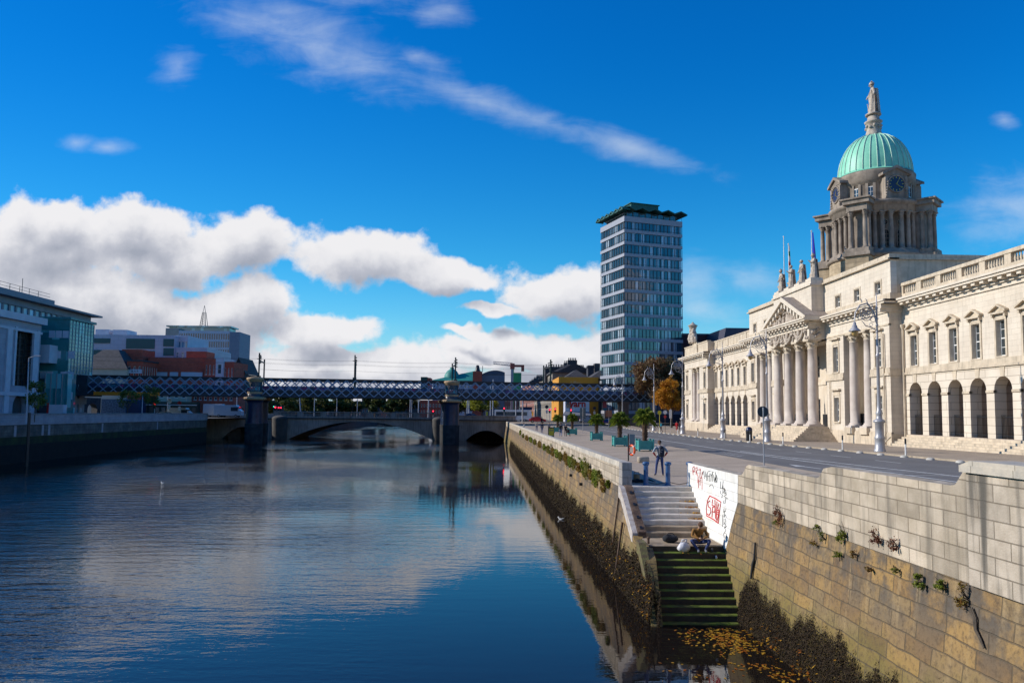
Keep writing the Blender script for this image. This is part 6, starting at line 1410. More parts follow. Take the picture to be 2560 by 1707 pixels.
# overhead line gantries and wires
gant = MB()
gz_ = [(1, 15.4), (0, 15.2), (2, 15.0)]
posts = [(pier_s[0]+.6, 2), (pier_s[0]+20.6, 1), (pier_s[1]+.8, 1), (pier_s[1]+22.5, 2)]
for i, (s_, k_) in enumerate(posts):
    e = empty('overhead_line_mast', BF.P(s_, ZT, -.4), ('twin green mast for overhead lines above the left pier', 'single dark mast for overhead lines at mid span', 'dark mast for overhead lines above the right pier', 'twin brown mast for overhead lines near the tower block')[i], 'mast', 'masts on the railway bridge')
    b = MB(); z0 = ZT-2; b.fb(BF, s_-.14, s_+.14, z0, 15.3, -.5, -.22); b.fb(BF, s_-.14, s_+.14, z0, 14.4, -8.0, -7.7); b.fb(BF, s_-.4, s_+.4, ZT, ZT+.4, -.7, 0); b.build('post', mat('mast green', (.02, .05, .04), .6, (.012, .02, .018), 3), e)
    b = MB(); b.fb(BF, s_-.1, s_+.1, 13.5, 13.75, -8, -.3); b.fb(BF, s_-.08, s_+.08, 14.5, 14.7, -3.2, .5); b.fb(BF, s_-.5, s_+.5, 14.0, 14.12, -.5, -.3); b.tube([BF.P(s_, 12.5, -.4), BF.P(s_, 13.6, -2.5)], .05, 5)
    for zz in (13.1, 13.6, 14.1, 14.6): b.lathe([(.05, 0), (.16, .06), (.16, .2), (.05, .26)], BF.P(s_+.28, zz, -.35), 6)
    b.build('bracket', M['iron'], e)
b = MB()
for (z, d_) in ((14.0, -.6), (13.2, -2.2), (11.9, -2.2), (13.6, -6), (12.1, -6), (14.6, -7.8)):
    ss = [-20, pier_s[0]+.6, pier_s[0]+20.6, pier_s[1]+.8, pier_s[1]+22.5, BL-8]
    for a_, c_ in zip(ss, ss[1:]): b.tube([BF.P(a_+(c_-a_)*t/6, z-.25*math.sin(math.pi*t/6), d_) for t in range(7)], .016, 3, cap=False)
tag(b.build('overhead_wire', M['iron'], None, loc=BF.P(60, 13, -2)), 'thin overhead power wires strung between the masts of the railway bridge', 'wires')
# approach pier on the north bank
b = MB(); b.box(30.2, 31.4, 176.2, 184, 0, 5.9); b.box(30.0, 31.6, 176, 184.2, 5.4, 5.9); b.build('abutment', mat('brown pier', (.14, .09, .07), .8), rbg)
# ================================================= STONE BRIDGE BEHIND
bst = mat('grey bridge stone', (.42, .37, .32), .85, (.27, .235, .20), .35, .3, 8, streak=.5); bst2 = mat('dark bridge stone', (.11, .10, .09), .9, (.05, .048, .045), .5, .3, 8, streak=.6)
sbr = empty('stone_bridge', (-32, 190, -3), 'low grey concrete road bridge with one wide flat arch and balustrade', 'bridge')
SF = Fr((0, 190, 0), 0)
def spandrel(mb, fr, a0, a1, top, arches, th, d=0):
    """solid wall with segmental arch openings (centre, half width, crown z), springing at the water"""
    N = 28
    xs = sorted(set([a0, a1]+[c+h_*(2*i/N-1) for (c, h_, cr) in arches for i in range(N+1)]))
    def zu(x):
        for (c, h_, cr) in arches:
            if abs(x-c) <= h_+1e-6: return WZ-.3+(cr-WZ+.3)*math.sqrt(max(0, 1-((x-c)/h_)**2))**1.0 if False else WZ-.3+(cr-WZ+.3)*(1-((x-c)/h_)**2)
        return WZ-2
    for x0, x1 in zip(xs, xs[1:]):
        m_ = (x0+x1)/2; ins = any(abs(m_-c) < h_ for (c, h_, cr) in arches)
        z0, z1 = (zu(x0), zu(x1)) if ins else (WZ-2, WZ-2)
        mb.hexa([fr.P(x0, z0, d), fr.P(x1, z1, d), fr.P(x1, z1, d-th), fr.P(x0, z0, d-th), fr.P(x0, top, d), fr.P(x1, top, d), fr.P(x1, top, d-th), fr.P(x0, top, d-th)])
ARC = [(-32.0, 18.2, .6)]
b = MB(); spandrel(b, SF, -49.9, -13.6, 1.1, ARC, 20); b.build('main_arch', bst, sbr)
b = MB(); spandrel(b, SF, -13.6, 6.0, 1.05, [(-1.4, 5.3, -1.3)], 20, .0); spandrel(b, SF, -75, -53.4, .95, [(-60.5, 5.5, -.9)], 20, 0); b.build('side_arch', bst, sbr)
b = MB(); b.fb(SF, -53.4, -13.6, 1.1, 1.4, -20, .25); b.fb(SF, -13.6, 6.2, 1.05, 1.3, -20, .3); b.fb(SF, -75, -53.4, .95, 1.2, -20, .3); b.build('cornice', bst2, sbr)
b = MB(); b.fb(SF, -13.4, 6.0, 1.3, 2.2, -.5, .1); b.fb(SF, -13.4, 6.1, 2.2, 2.38, -.6, .2); b.fb(SF, -75, -53.4, 1.2, 2.25, -.5, .1); b.fb(SF, 3.5, 6.5, WZ-2, 1.05, -20, .6); b.build('solid_parapet', bst, sbr)
b = MB(); b.fb(SF, -53.4, -13.6, 1.4, 1.75, -.6, .05); b.fb(SF, -53.4, -13.6, 2.72, 2.95, -.6, .1); s_ = -53.4; n = 0
while s_ < -13.7:
    w_ = 1.4 if n % 2 == 0 else 4.3
    if n % 2 == 0: b.fb(SF, s_, min(s_+w_, -13.6), 1.75, 2.72, -.5, .02)
    else:
        for j in range(13): x = s_+.17+j*(w_/13); b.tube([SF.P(x, 1.75, -.2), SF.P(x, 2.72, -.2)], .085, 6)
    s_ += w_; n += 1
b.build('balustrade', bst, sbr)
for (x, lb) in ((-51.65, 1), (-15.0, 0)):
    b = MB(); k_ = 1 if lb else .8; b.lathe([(1.75*k_, WZ-2), (1.75*k_, -2.2), (1.85*k_, 1.0), (1.9*k_, 1.3), (1.6*k_, 1.6), (1.0*k_, 1.85), (0, 1.95)], (x+(0 if lb else 1.9), 189.2, 0), 24); b.build('cutwater', bst2, sbr)
b = MB(); b.box(-54, -13.2, 190.6, 209.4, 1.12, 1.4); b.build('deck', M['asphalt'], sbr)
b = MB(); b.box(-13, 5, 208, 209.9, WZ-1, .9); b.build('back_wall', bst2, sbr); b = MB()
for i in range(13): x = -5.5+i*.85; b.tube([(x, 206.5-(i % 3)*.5, WZ-1), (x+.1*(i % 2), 206.5, -1.9-.25*(i % 4))], .13, 6)
b.build('timber_pile', M['timber'], sbr)
# further river walls
fq = empty('quay_wall', (4.5, 380, 0), 'distant north quay wall seen under the stone bridge', 'quay wall'); b = MB(); b.box(3.4, 4.4, 209, 560, WZ-1, 1.9); b.build('wall_face', bst2, fq)
fq = empty('quay_wall', (-64, 380, 0), 'distant south quay wall seen under the stone bridge', 'quay wall'); b = MB(); b.box(-65, -62, 192, 560, WZ-1, 2.1); b.build('wall_face', bst2, fq)
ob = empty('stone_bridge', (-30, 420, -3), 'distant low three arched bridge upriver', 'bridge'); b = MB(); spandrel(b, Fr((0, 420, 0), 0), -64, 5, 1.8, [(-50, 9, .5), (-30, 10, .9), (-10, 9, .5)], 30); b.build('arches', bst2, ob)
# ================================================= TOWER BLOCK
lh = empty('tower_block', (34.5, 200, .9), 'tall slab office tower with bands of windows and a wavy green roof', 'building')
ta = math.atan2(.30, .954); TF = Fr((34.5, 200, 0), ta)         # east face towards the camera; a runs to the right
TW, TD = 17.6, 14.5
LF = Fr(TF.P(0, 0, -TD), ta-math.pi/2)                           # river face; a = 0 far corner .. TD near corner
conc = mat('pale spandrel panel', (.34, .345, .39), .5, (.29, .295, .335), 2); mull = mat('window mullion', (.055, .065, .08), .5, (.04, .05, .06), 3)
g1_ = glass('tower glass', (.015, .055, .09), .05, .42, .9, .9); zt = 55.6; pit = 3.2
b = MB(); b.fb(TF, .25, TW-.25, .9, 55.4, -TD+.25, -.25); core_ = b.build('glass_wall', g1_, lh)
b = MB()
for k_ in range(17):
    z1 = zt-k_*pit-(0 if k_ == 0 else .0); z0 = z1-(1.45 if k_ == 0 else 1.05)
    if z0 < 3: continue
    if k_ > 0: z1 = zt-k_*pit-.38+.0; z0 = z1-.82
    b.fb(TF, -.02, TW+.02, z0, z1, -.22, .06); b.fb(LF, -.02, TD-.03, z0, z1, -.22, .06); b.fb(TF, TW-.2, TW+.02, z0, z1, -TD, -.22); b.fb(TF, 0, TW, z0, z1, -TD-.05, -TD+.2)
b.build('spandrel_band', conc, lh)
b = MB()
for k_ in range(16):
    z1 = zt-k_*pit-(1.45 if k_ == 0 else 1.36); z0 = zt-(k_+1)*pit-.38
    for i in range(17): x = TW*i/16*.999; b.fb(TF, x-.06, x+.06, z0, z1, -.25, -.12)
    for i in range(15): x = TD*i/14*.995; b.fb(LF, x-.07, x+.07, z0, z1, -.25, -.1)
    b.fb(TF, 0, TW, z0+.38, z0+.44, -.25, -.14); b.fb(LF, 0, TD, z0+.38, z0+.44, -.25, -.14)
b.build('mullion', mull, lh)
b = MB(); b.fb(TF, .05, TW-.05, .9, 4.2, -TD+.05, -.05); b.build('ground_floor', mat('dark ground floor', (.06, .07, .09), .5), lh)
cop2 = mat('dark green roof copper', (.015, .11, .085), .5, (.01, .07, .06), 1.5)
b = MB(); nz_ = 5
def zig(i): return 57.1 if i % 2 == 0 else 57.85
for i in range(2*nz_):    # folded plate roof running over both faces
    x0, x1 = -1.0+(TW+2.0)*i/(2*nz_), -1.0+(TW+2.0)*(i+1)/(2*nz_)
    b.hexa([TF.P(x0, zig(i), 1.1), TF.P(x1, zig(i+1), 1.1), TF.P(x1, zig(i+1)+.0, -TD-1), TF.P(x0, zig(i)+.0, -TD-1), TF.P(x0, zig(i)+.32, 1.1), TF.P(x1, zig(i+1)+.32, 1.1), TF.P(x1, zig(i+1)+.32, -TD-1), TF.P(x0, zig(i)+.32, -TD-1)])
for i in range(12):
    x0, x1 = -.9+(TD+2)*i/12, -.9+(TD+2)*(i+1)/12; b.hexa([LF.P(x0, zig(i)-.02, 1.15), LF.P(x1, zig(i+1)-.02, 1.15), LF.P(x1, zig(i+1)-.02, -1.2), LF.P(x0, zig(i)-.02, -1.2), LF.P(x0, zig(i)+.3, 1.15), LF.P(x1, zig(i+1)+.3, 1.15), LF.P(x1, zig(i+1)+.3, -1.2), LF.P(x0, zig(i)+.3, -1.2)])
b.build('wavy_roof', cop2, lh)
b = MB(); b.fb(TF, 3.2, 11.5, 57.5, 59.9, -9.5, -2.2); b.fb(TF, 2.9, 11.8, 59.9, 60.1, -9.8, -1.9); b.build('plant_room', cop2, lh)
b = MB(); b.fb(TF, 1.2, TW-1.4, zt, 57.1, -TD+1.3, -1.0); b.build('roof_storey', glass('roof glass', (.04, .10, .12), .08), lh)
b = MB()
for i in range(9): b.fb(TF, 1.2+(TW-2.6)*i/8-.1, 1.2+(TW-2.6)*i/8+.1, zt, 57.2, -1.02, -.85)
b.fb(TF, .05, TW-.05, zt+.8, zt+.85, -.1, -.05); b.fb(LF, .05, TD-.05, zt+.8, zt+.85, -.1, -.05)
for i in range(15): b.fb(TF, TW*i/14*.99, TW*i/14*.99+.05, zt, zt+.8, -.1, -.05); b.fb(LF, TD*i/14*.99, TD*i/14*.99+.05, zt, zt+.8, -.1, -.05)
b.build('roof_railing', mull, lh)
# ================================================= OTHER BUILDINGS
def block(name, label, px0, px1, pyt, y, depth, m, rows=0, cols=0, wm=None, z0=.9, fr_h=.55, fr_w=.5, roof=None, roofm=None, z_top=None, side=True, cat='building', wz0=None, frame=None, group=None, ang=0, sill=None):
    """a building whose east face spans two pixel columns at distance y; windows on that face and the river-facing side"""
    p0, p1 = at_y(px0, pyt, y), at_y(px1, pyt, y); zt_ = z_top if z_top is not None else p0.z; e = empty(name, ((p0.x+p1.x)/2, y, z0), label, cat, group)
    W_ = p1.x-p0.x; fr = Fr((p0.x, y, 0), ang); b = MB(); north = p0.x < -15
    sf = Fr(fr.P(W_, 0, 0), ang+math.pi/2) if north else Fr(fr.P(0, 0, -depth), ang-math.pi/2)      # river-facing side
    wz = wz0 if wz0 is not None else z0+1.2; o1 = []; o2 = []
    if rows:
        rh = (zt_-.7-wz)/rows; cw = W_/cols; nc = max(1, int(depth/cw)); cd_ = depth/nc
        for r_ in range(rows):
            za = wz+r_*rh+rh*(1-fr_h)/2; zb_ = za+rh*fr_h
            o1 += [(cw*(c+.5)-cw*fr_w/2, cw*(c+.5)+cw*fr_w/2, za, zb_) for c in range(cols)]
            if side: o2 += [(cd_*(c+.5)-cd_*fr_w/2, cd_*(c+.5)+cd_*fr_w/2, za, zb_) for c in range(nc)]
    wall(b, fr, 0, W_, z0-1, zt_, o1, .35); wall(b, sf, .35, depth-.35, z0-1, zt_, o2, .35)
    b.fb(fr, .35, W_-.35, z0-1, zt_-.3, -depth, -depth+.3); ofr = Fr(fr.P(0, 0, -depth), ang-math.pi/2) if north else Fr(fr.P(W_, 0, 0), ang+math.pi/2); b.fb(ofr, .35, depth-.01, z0-1, zt_, -.35, 0); b.fb(fr, .35, W_-.35, zt_-.9, zt_-.6, -depth+.3, -.35)
    b.build('wall', m, e)
    if rows:
        allw = [(fr, o) for o in o1]+[(sf, o) for o in o2]; gm_ = wm or MATS['far glass']
        if len(allw) <= 90:
            for f_, o in allw:
                b = MB(); t = .09; b.fb(f_, o[0], o[1], o[2], o[2]+t, -.2, -.12); b.fb(f_, o[0], o[1], o[3]-t, o[3], -.2, -.12); b.fb(f_, o[0], o[0]+t, o[2]+t, o[3]-t, -.2, -.12); b.fb(f_, o[1]-t, o[1], o[2]+t, o[3]-t, -.2, -.12)
                if (o[3]-o[2]) > 1.2: b.fb(f_, o[0]+t, o[1]-t, (o[2]+o[3])/2-.04, (o[2]+o[3])/2+.04, -.2, -.13)
                if sill: b.fb(f_, o[0]-.1, o[1]+.1, o[2]-.12, o[2]-.002, -.2, .08)
                w_ = b.build('window', frame or M['white'], e); b = MB(); b.fb(f_, o[0], o[1], o[2], o[3], -.27, -.22); b.build('pane', gm_, w_)
        else:
            b = MB()
            for f_, o in allw: b.fb(f_, o[0], o[1], o[2], o[3], -.27, -.22)
            tag(b.build('window', gm_, e), kind='stuff')
    if roof:
        b = MB()
        if roof[0] == 'gable':      # ridge along the depth
            h_ = roof[1]
            for s_ in (0, 1): 
                xa, xb = (-.3, W_/2) if s_ == 0 else (W_/2, W_+.3); za, zb_ = (0, h_) if s_ == 0 else (h_, 0)
                b.hexa([fr.P(xa, zt_+za, .3), fr.P(xb, zt_+zb_, .3), fr.P(xb, zt_+zb_, -depth-.3), fr.P(xa, zt_+za, -depth-.3), fr.P(xa, zt_+za+.2, .3), fr.P(xb, zt_+zb_+.2, .3), fr.P(xb, zt_+zb_+.2, -depth-.3), fr.P(xa, zt_+za+.2, -depth-.3)])
            b.build('roof', roofm or MATS['slate'], e); b = MB(); b.prism([(0, zt_), (W_, zt_), (W_/2, zt_+h_)], fr, -.35, -.002); b.build('gable', m, e)
        elif roof[0] == 'hip':
            h_, in_ = roof[1], roof[2]; A_ = [fr.P(-.4, zt_, .4), fr.P(W_+.4, zt_, .4), fr.P(W_+.4, zt_, -depth-.4), fr.P(-.4, zt_, -depth-.4)]; T_ = [fr.P(in_, zt_+h_, -in_), fr.P(W_-in_, zt_+h_, -in_), fr.P(W_-in_, zt_+h_, -depth+in_), fr.P(in_, zt_+h_, -depth+in_)]
            b.hexa(A_+T_); b.build('roof', roofm or MATS['slate'], e)
        elif roof[0] == 'cornice': b.fb(fr, -.35, W_+.35, zt_-.002, zt_+.35, -depth-.3, .35); b.build('cornice', roofm or m, e)
        elif roof[0] == 'side':     # ridge parallel to the camera-facing wall
            h_ = roof[1]; b.hexa([fr.P(-.2, zt_, .3), fr.P(W_+.2, zt_, .3), fr.P(W_+.2, zt_, -depth-.3), fr.P(-.2, zt_, -depth-.3), fr.P(-.2, zt_+h_, -depth/2+.1), fr.P(W_+.2, zt_+h_, -depth/2+.1), fr.P(W_+.2, zt_+h_, -depth/2-.1), fr.P(-.2, zt_+h_, -depth/2-.1)]); b.build('roof', roofm or MATS['slate'], e)
    return e, fr, W_, zt_
fg = glass('far glass', (.03, .045, .06), .12); mat('slate', (.085, .08, .085), .8, (.05, .05, .055), 2, brick=(.8, .3, .02, .15)); tealg = glass('teal glass', (.02, .19, .20), .1, .14, .8); blueg = glass('blue glass', (.08, .16, .25), .1, .22, .6)
redb = mat('red brick', (.55, .11, .065), .85, (.44, .085, .05), 1, brick=(.6, .2, .02, .1)); cream = mat('cream render', (.62, .50, .38), .85, (.54, .43, .33), .6); greyp = mat('grey cladding panel', (.44, .47, .56), .5, (.38, .41, .50), .3, brick=(2.2, 1.1, .02, .05)); yelw = mat('yellow render', (.60, .27, .02), .8, (.52, .22, .015), .3)
greyst = mat('grey street stone', (.29, .25, .20), .85, (.20, .17, .14), .5, streak=.3); pink = mat('pink brick', (.30, .13, .10), .85, (.22, .10, .08), 1); lgrey = mat('light grey panel', (.56, .56, .63), .6, (.48, .48, .54), .6); darkb = mat('dark far wall', (.07, .065, .07), .9)
def text(name, s, fr, a, t, size, m, parent, d=.03, ext_=.02, bold=False):
    cu = bpy.data.curves.new('t', 'FONT'); cu.body = s; cu.size = size; cu.extrude = ext_; cu.align_x = 'CENTER'; 
    if bold: cu.offset = .03*size
    ob_ = bpy.data.objects.new('t', cu); S.collection.objects.link(ob_); bpy.context.view_layer.update(); me = bpy.data.meshes.new_from_object(ob_.evaluated_get(bpy.context.evaluated_depsgraph_get())); bpy.data.objects.remove(ob_)
    mb = MB(); mb.v = [tuple(fr.P(a+v.co.x, t+v.co.y, d+v.co.z)) for v in me.vertices]
    for p in me.polygons: mb.f.append(list(p.vertices)); mb.m.append(0); mb.sm.append(False)
    bpy.data.meshes.remove(me); return mb.build(name, m, parent)
# --- left bank: grey stone office with the tall window (river face on plane X = LX, runs along Y)
LX = -75.0; RA = math.pi/2      # a = Y, outward +X
lf = Fr((LX, 0, 0), RA)
ye = at_x(103, 830, LX).y; ztop = at_x(100, 812, LX).z
e = empty('office_building', (LX, 110, 1.25), 'grey stone office block with a very tall gridded window over an arched door', 'building')
gst = mat('grey granite facade', (.34, .34, .41), .6, (.28, .28, .34), .4, brick=(1.6, .8, .01, .05)); wy0, wy1 = at_x(32, 1000, LX).y, at_x(84, 1000, LX).y; wzt, wzb = at_x(60, 828, LX).z, at_x(60, 965, LX).z; ay0, ay1 = at_x(27, 1020, LX).y, at_x(76, 1020, LX).y
zs_ = wzb-1.0; b = MB(); wall(b, lf, 60, ye, zs_, ztop, [(wy0, wy1, wzb, wzt)]+[(y, y+6, wzb, wzt) for y in (64, 76, 88, 100)], 1.2); wall(b, lf, 60, ye, 1, zs_, [((ay0+ay1)/2-(ay1-ay0)*.42, (ay0+ay1)/2+(ay1-ay0)*.42, 1.2, 3.2, 'arch')], 1.2)
b.box(LX-25, LX-1.2, ye-1.2, ye, 1, ztop); b.box(LX-25, LX-1.2, 60, 61, 1, ztop); b.box(LX-25, LX-1.2, 61, ye-1.2, ztop-1, ztop-.6); b.box(LX-25.2, LX-25, 60, ye, 1, ztop); b.build('wall', gst, e)
b = MB(); b.fb(lf, 59, ye+.5, ztop, ztop+1.1, -25, .7); b.fb(lf, 60, ye+.1, ztop-1.6, ztop-1.2, -.1, .2); b.fb(lf, 60, ye+.1, wzb-1.6, wzb-1.0, -.1, .35)
for y in (ye-2.2, wy0-2.5): b.fb(lf, y, y+1.2, 1.2, ztop-1.6, -.1, .25)
b.fb(lf, wy0-.5, wy0, wzb, wzt+.5, -.1, .15); b.fb(lf, wy1, wy1+.5, wzb, wzt+.5, -.1, .15); b.build('cornice', mat('pale granite trim', (.52, .52, .60), .6, (.45, .45, .52), 1), e)
b = MB()
for i in range(1, 5): y = wy0+(wy1-wy0)*i/5; b.fb(lf, y-.06, y+.06, wzb, wzt, -1.0, -.8)
for i in range(1, 9): z = wzb+(wzt-wzb)*i/9; b.fb(lf, wy0, wy1, z-.05, z+.05, -1.0, -.82)
wn = b.build('window', M['iron'], e); b = MB(); b.fb(lf, wy0, wy1, wzb, wzt, -1.15, -1.0); b.fb(lf, 62, wy0-3, wzb, wzt, -1.3, -1.21) ; b.build('pane', glass('mirror glass', (.03, .03, .03), .03, 0, 1, 1.0), wn)
b = MB(); b.fb(lf, ay0, ay1, 1.2, 6.5, -1.4, -1.25); b.fb(lf, (ay0+ay1)/2-2.2, (ay0+ay1)/2-.2, 1.2, 3.6, -1.2, -1.0); b.build('door', darkb, e)
# long upper office behind with window bands
L2 = -86.0; l2 = Fr((L2, 0, 0), RA); y2 = at_x(226, 790, L2).y; z2 = at_x(226, 792, L2).z; e = empty('office_building', (L2, 125, 1.25), 'long dark office block with window bands and roof railings behind the stone one', 'building')
dpan = mat('dark cladding', (.17, .19, .24), .5, (.13, .15, .19), .5)
b = MB(); b.box(L2-20, L2-.3, 60, y2, 1, z2-.5); b.build('glass_wall', glass('pale office glass', (.22, .32, .42), .15, .1, .5, .6), e); b = MB()
for k_ in range(9): b.fb(l2, 60, y2+.1, z2-1.2-2.9*k_, z2-2.9*k_, -.32, .1); b.box(L2-20, L2-.2, y2-.02, y2+.15, z2-1.2-2.9*k_, z2-2.9*k_)
for i in range(int((y2-60)/1.9)): b.fb(l2, 60+i*1.9, 60.5+i*1.9, 1.2, z2-.5, -.32, -.1)
b.fb(l2, 60, y2+2, z2, z2+.35, -20, 1.6); b.build('cladding', dpan, e)
y3 = at_x(137, 752, L2-3).y; z3 = at_x(137, 752, L2-3).z; b = MB(); b.box(L2-18, L2-3, 60, y3, z2+.35, z3); b.build('upper_storey', dpan, e)
b = MB()
for i in range(int((y3-60)/2.4)): b.fb(Fr((L2-3, 0, 0), RA), 61+i*2.4, 62.7+i*2.4, z3-2.6, z3-.8, 0, .05)
b.build('window', MATS['pale office glass'], e)
b = MB()
for i in range(int((y3-60)/3)): b.tube([(L2-4, 60+i*3, z3), (L2-4, 60+i*3, z3+1.3)], .05, 4)
for z in (.7, 1.3): b.tube([(L2-4, 60, z3+z), (L2-4, y3, z3+z)], .04, 4)
b.tube([(L2-6, y3-6, z3), (L2-6, y3-6, z3+3.5)], .06, 5); b.build('roof_railing', M['iron'], e)
# teal glass block
yt = 133.0; p0, p1 = at_y(90, 800, yt), at_y(175, 800, yt); TX = p1.x; zt2 = at_y(175, 800, yt).z; t_end = at_x(236, 804, TX).y
e = empty('office_building', (TX, yt, 1.25), 'teal glass office block stepping forward beside the railway bridge end', 'building')
b = MB(); b.box(p0.x-6, TX, yt, t_end, 9, zt2); b.build('glass_wall', tealg, e); b = MB(); tf_ = Fr((p0.x-6, yt, 0), 0); ts = Fr((TX, 0, 0), RA); tsp = mat('teal spandrel', (.03, .21, .21), .4, (.025, .16, .16), 1)
for k_ in range(6): b.fb(tf_, 0, TX-p0.x+6.1, zt2-1.7-3.5*k_, zt2-3.5*k_+.1, -.1, .12)
b.box(p0.x-6, TX+.3, yt-.3, t_end+.3, zt2+.1, zt2+.5); b.build('spandrel', tsp, e); b = MB()
for k_ in range(4):
    for j in range(5): b.fb(tf_, 7.2+j*1.15, 8.2+j*1.15, zt2-3.1-3.5*k_, zt2-1.85-3.5*k_, -.05, .05) if (j+k_) % 4 else None
b.build('window_strip', lgrey, e)
b = MB()
for i in range(9): y = yt+(t_end-yt)*i/8; b.fb(ts, y-.04, y+.04, 9, zt2, -.05, .08)
for k_ in range(14): b.fb(ts, yt, t_end, 9+k_*(zt2-9)/14, 9.06+k_*(zt2-9)/14, -.05, .07)
b.build('mullion', mat('pale mullion', (.2, .3, .38), .5), e)
b = MB(); q0 = at_y(98, 900, 131); q1 = at_y(127, 900, 131); b.box(q0.x, q1.x, 130.5, 133, at_y(98, 907, 131).z, at_y(98, 862, 131).z); b.build('bay', lgrey, e)
b = MB(); b.box(p0.x-6, at_y(172, 1000, 134).x, 134, 136, 1, 9); b.box(p0.x+3, at_y(165, 1000, 131.5).x, 131.5, 133.9, 1, 8.9); b.build('lower_glass', tealg, e)
b = MB()
for i in range(4): x = p0.x+3+i*.95; b.box(x, x+.1, 131.3, 131.5, 1, 8.9)
b.build('column', mat('pale column', (.3, .32, .34), .5), e)
# grey panelled office behind the bridge
e, fr, W_, zz = block('office_building', 'pale grey panelled office with wide dark window strips behind the brick pub', 186, 437, 835, 215, 25, greyp, z_top=None, side=False)
b = MB(); Y_ = 214.9
for (x0, x1, y0, y1) in ((200, 275, 845, 858), (200, 275, 874, 887), (316, 386, 846, 872), (316, 386, 876, 889), (409, 434, 847, 866), (409, 434, 870, 889)):
    a_, c_ = at_y(x0, y0, Y_), at_y(x1, y1, Y_); b.box(a_.x, c_.x, 214.8, 214.98, c_.z, a_.z)
b.build('window', glass('dark teal strip glass', (.015, .10, .11), .25, 0, 1, .15), e); b = MB()
for x in (188, 190): p = at_y(x, 900, 213); b.tube([(p.x, 213.5, .9), (p.x, 213.5, zz-.2)], 1.0, 12)
b.build('stair_turret', lgrey, e)
for (x0, x1, y0) in ((239, 272, 823), (282, 318, 824)):
    a_, c_ = at_y(x0, y0, 220), at_y(x1, y0, 220); b = MB(); b.box(a_.x, c_.x, 220, 226, zz-.5, a_.z); b.build('roof_plant', lgrey, e)
block('office_building', 'lower wing of the grey office with a glass corner above the brick roofs', 437, 518, 868, 216, 20, greyp, 2, 6, blueg, wz0=14, side=False)
e, fr, W_, zz = block('office_building', 'small glazed top storey at the end of the grey office', 436, 470, 838, 218, 16, lgrey, 1, 4, blueg, wz0=16.5, fr_h=.7, fr_w=.85, side=False)
block('rendered_house', 'cream rendered building with a grey hipped roof beside the bridge end', 188, 317, 921, 196, 14, cream, z0=1.2, roof=('hip', 5.2, 4.5))
e, fr, W_, zz = block('brick_pub', 'narrow red brick pub with arched windows and a white name band', 318, 356, 903, 197, 12, redb, 1, 3, z0=1.2, wz0=10.2, fr_h=.75, fr_w=.4, roof=('cornice',), roofm=darkb)
b = MB(); b.fb(fr, 0, W_, at_y(330, 933, 197).z, at_y(330, 923, 197).z, 0, .1); nb_ = b.build('name_band', lgrey, e); text('lettering', 'B A R', fr, W_*.55, at_y(330, 931, 197).z+.1, .75, dk, nb_, .11)
block('brick_building', 'tall plain red brick block with a cream panel behind the pub roof', 305, 356, 873, 204, 8, redb, z0=1.2, side=False)
e, fr, W_, zz = block('brick_building', 'long low red brick building with white cladding above the bridge', 371, 512, 893, 206, 12, redb, z0=1.2, side=False)
b = MB()
for (x0, x1) in ((393, 418), (425, 445), (453, 506)): a_, c_ = at_y(x0, 930, 206), at_y(x1, 942, 206); b.fb(fr, a_.x-fr.o.x, c_.x-fr.o.x, c_.z, a_.z, 0, .12)
b.build('cladding_panel', lgrey, e); a_, c_ = at_y(466, 878, 208), at_y(517, 878, 208); b = MB(); b.box(a_.x, c_.x, 208, 214, zz-.5, a_.z); b.build('roof_block', redb, e)
block('brick_building', 'red brick corner building with tall white windows next to the long brick wall', 512, 540, 896, 205, 12, redb, 3, 3, z0=1.2, side=False, fr_w=.4, sill=True)
block('rendered_house', 'narrow grey rendered front between two red brick buildings', 540, 559, 894, 205, 12, lgrey, 3, 1, z0=1.2, side=False)
block('brick_building', 'red brick building at the right end of the far quay row', 560, 585, 904, 206, 12, redb, 3, 3, z0=1.2, side=False, fr_w=.4, sill=True)
block('slate_house', 'dark gabled house behind the end of the brick row', 580, 612, 935, 215, 12, darkb, z0=1.2, roof=('gable', 4.5), side=False)
block('glass_house', 'small pale glazed building at the end of the far quay', 602, 627, 940, 235, 10, lgrey, 2, 3, blueg, z0=1.2, side=False)
e, fr, W_, zz = block('office_tower', 'grey office tower with a fine grid of windows and lattice mast on the roof', 447, 575, 826, 330, 14, lgrey, 10, 22, fg, fr_h=.72, fr_w=.62, side=False)
b = MB(); a_, c_ = at_y(414, 820, 329.9), at_y(447, 826, 329.9); b.box(a_.x, c_.x, 330, 344, .9, a_.z); b.build('end_wall', mat('concrete', (.42, .37, .33), .85, (.36, .31, .27), .3), e)
a_, c_ = at_y(575, 828, 329.8), at_y(600, 830, 329.8); b = MB(); b.box(a_.x, c_.x, 329.6, 344, .9, c_.z); b.build('stair_tower', mat('blue grey panel', (.20, .23, .30), .6), e)
a_, c_ = at_y(424, 808, 334), at_y(574, 822, 334); b = MB(); b.box(a_.x, c_.x, 334, 342, zz-.3, c_.z+.5); b.box(a_.x-1, c_.x+1, 333, 343, c_.z+.5, c_.z+1.1); b.build('roof_storey', tealg, e)
mp_ = at_y(511, 775, 338); mx = mp_.x; mz0 = c_.z+1; b = MB()
for s_ in (-1, 1):
    for t_ in (-1, 1): b.tube([(mx+s_*1.3, 338+t_*1.3, mz0), (mx+s_*.55, 338+t_*.55, mp_.z-1)], .14, 4)
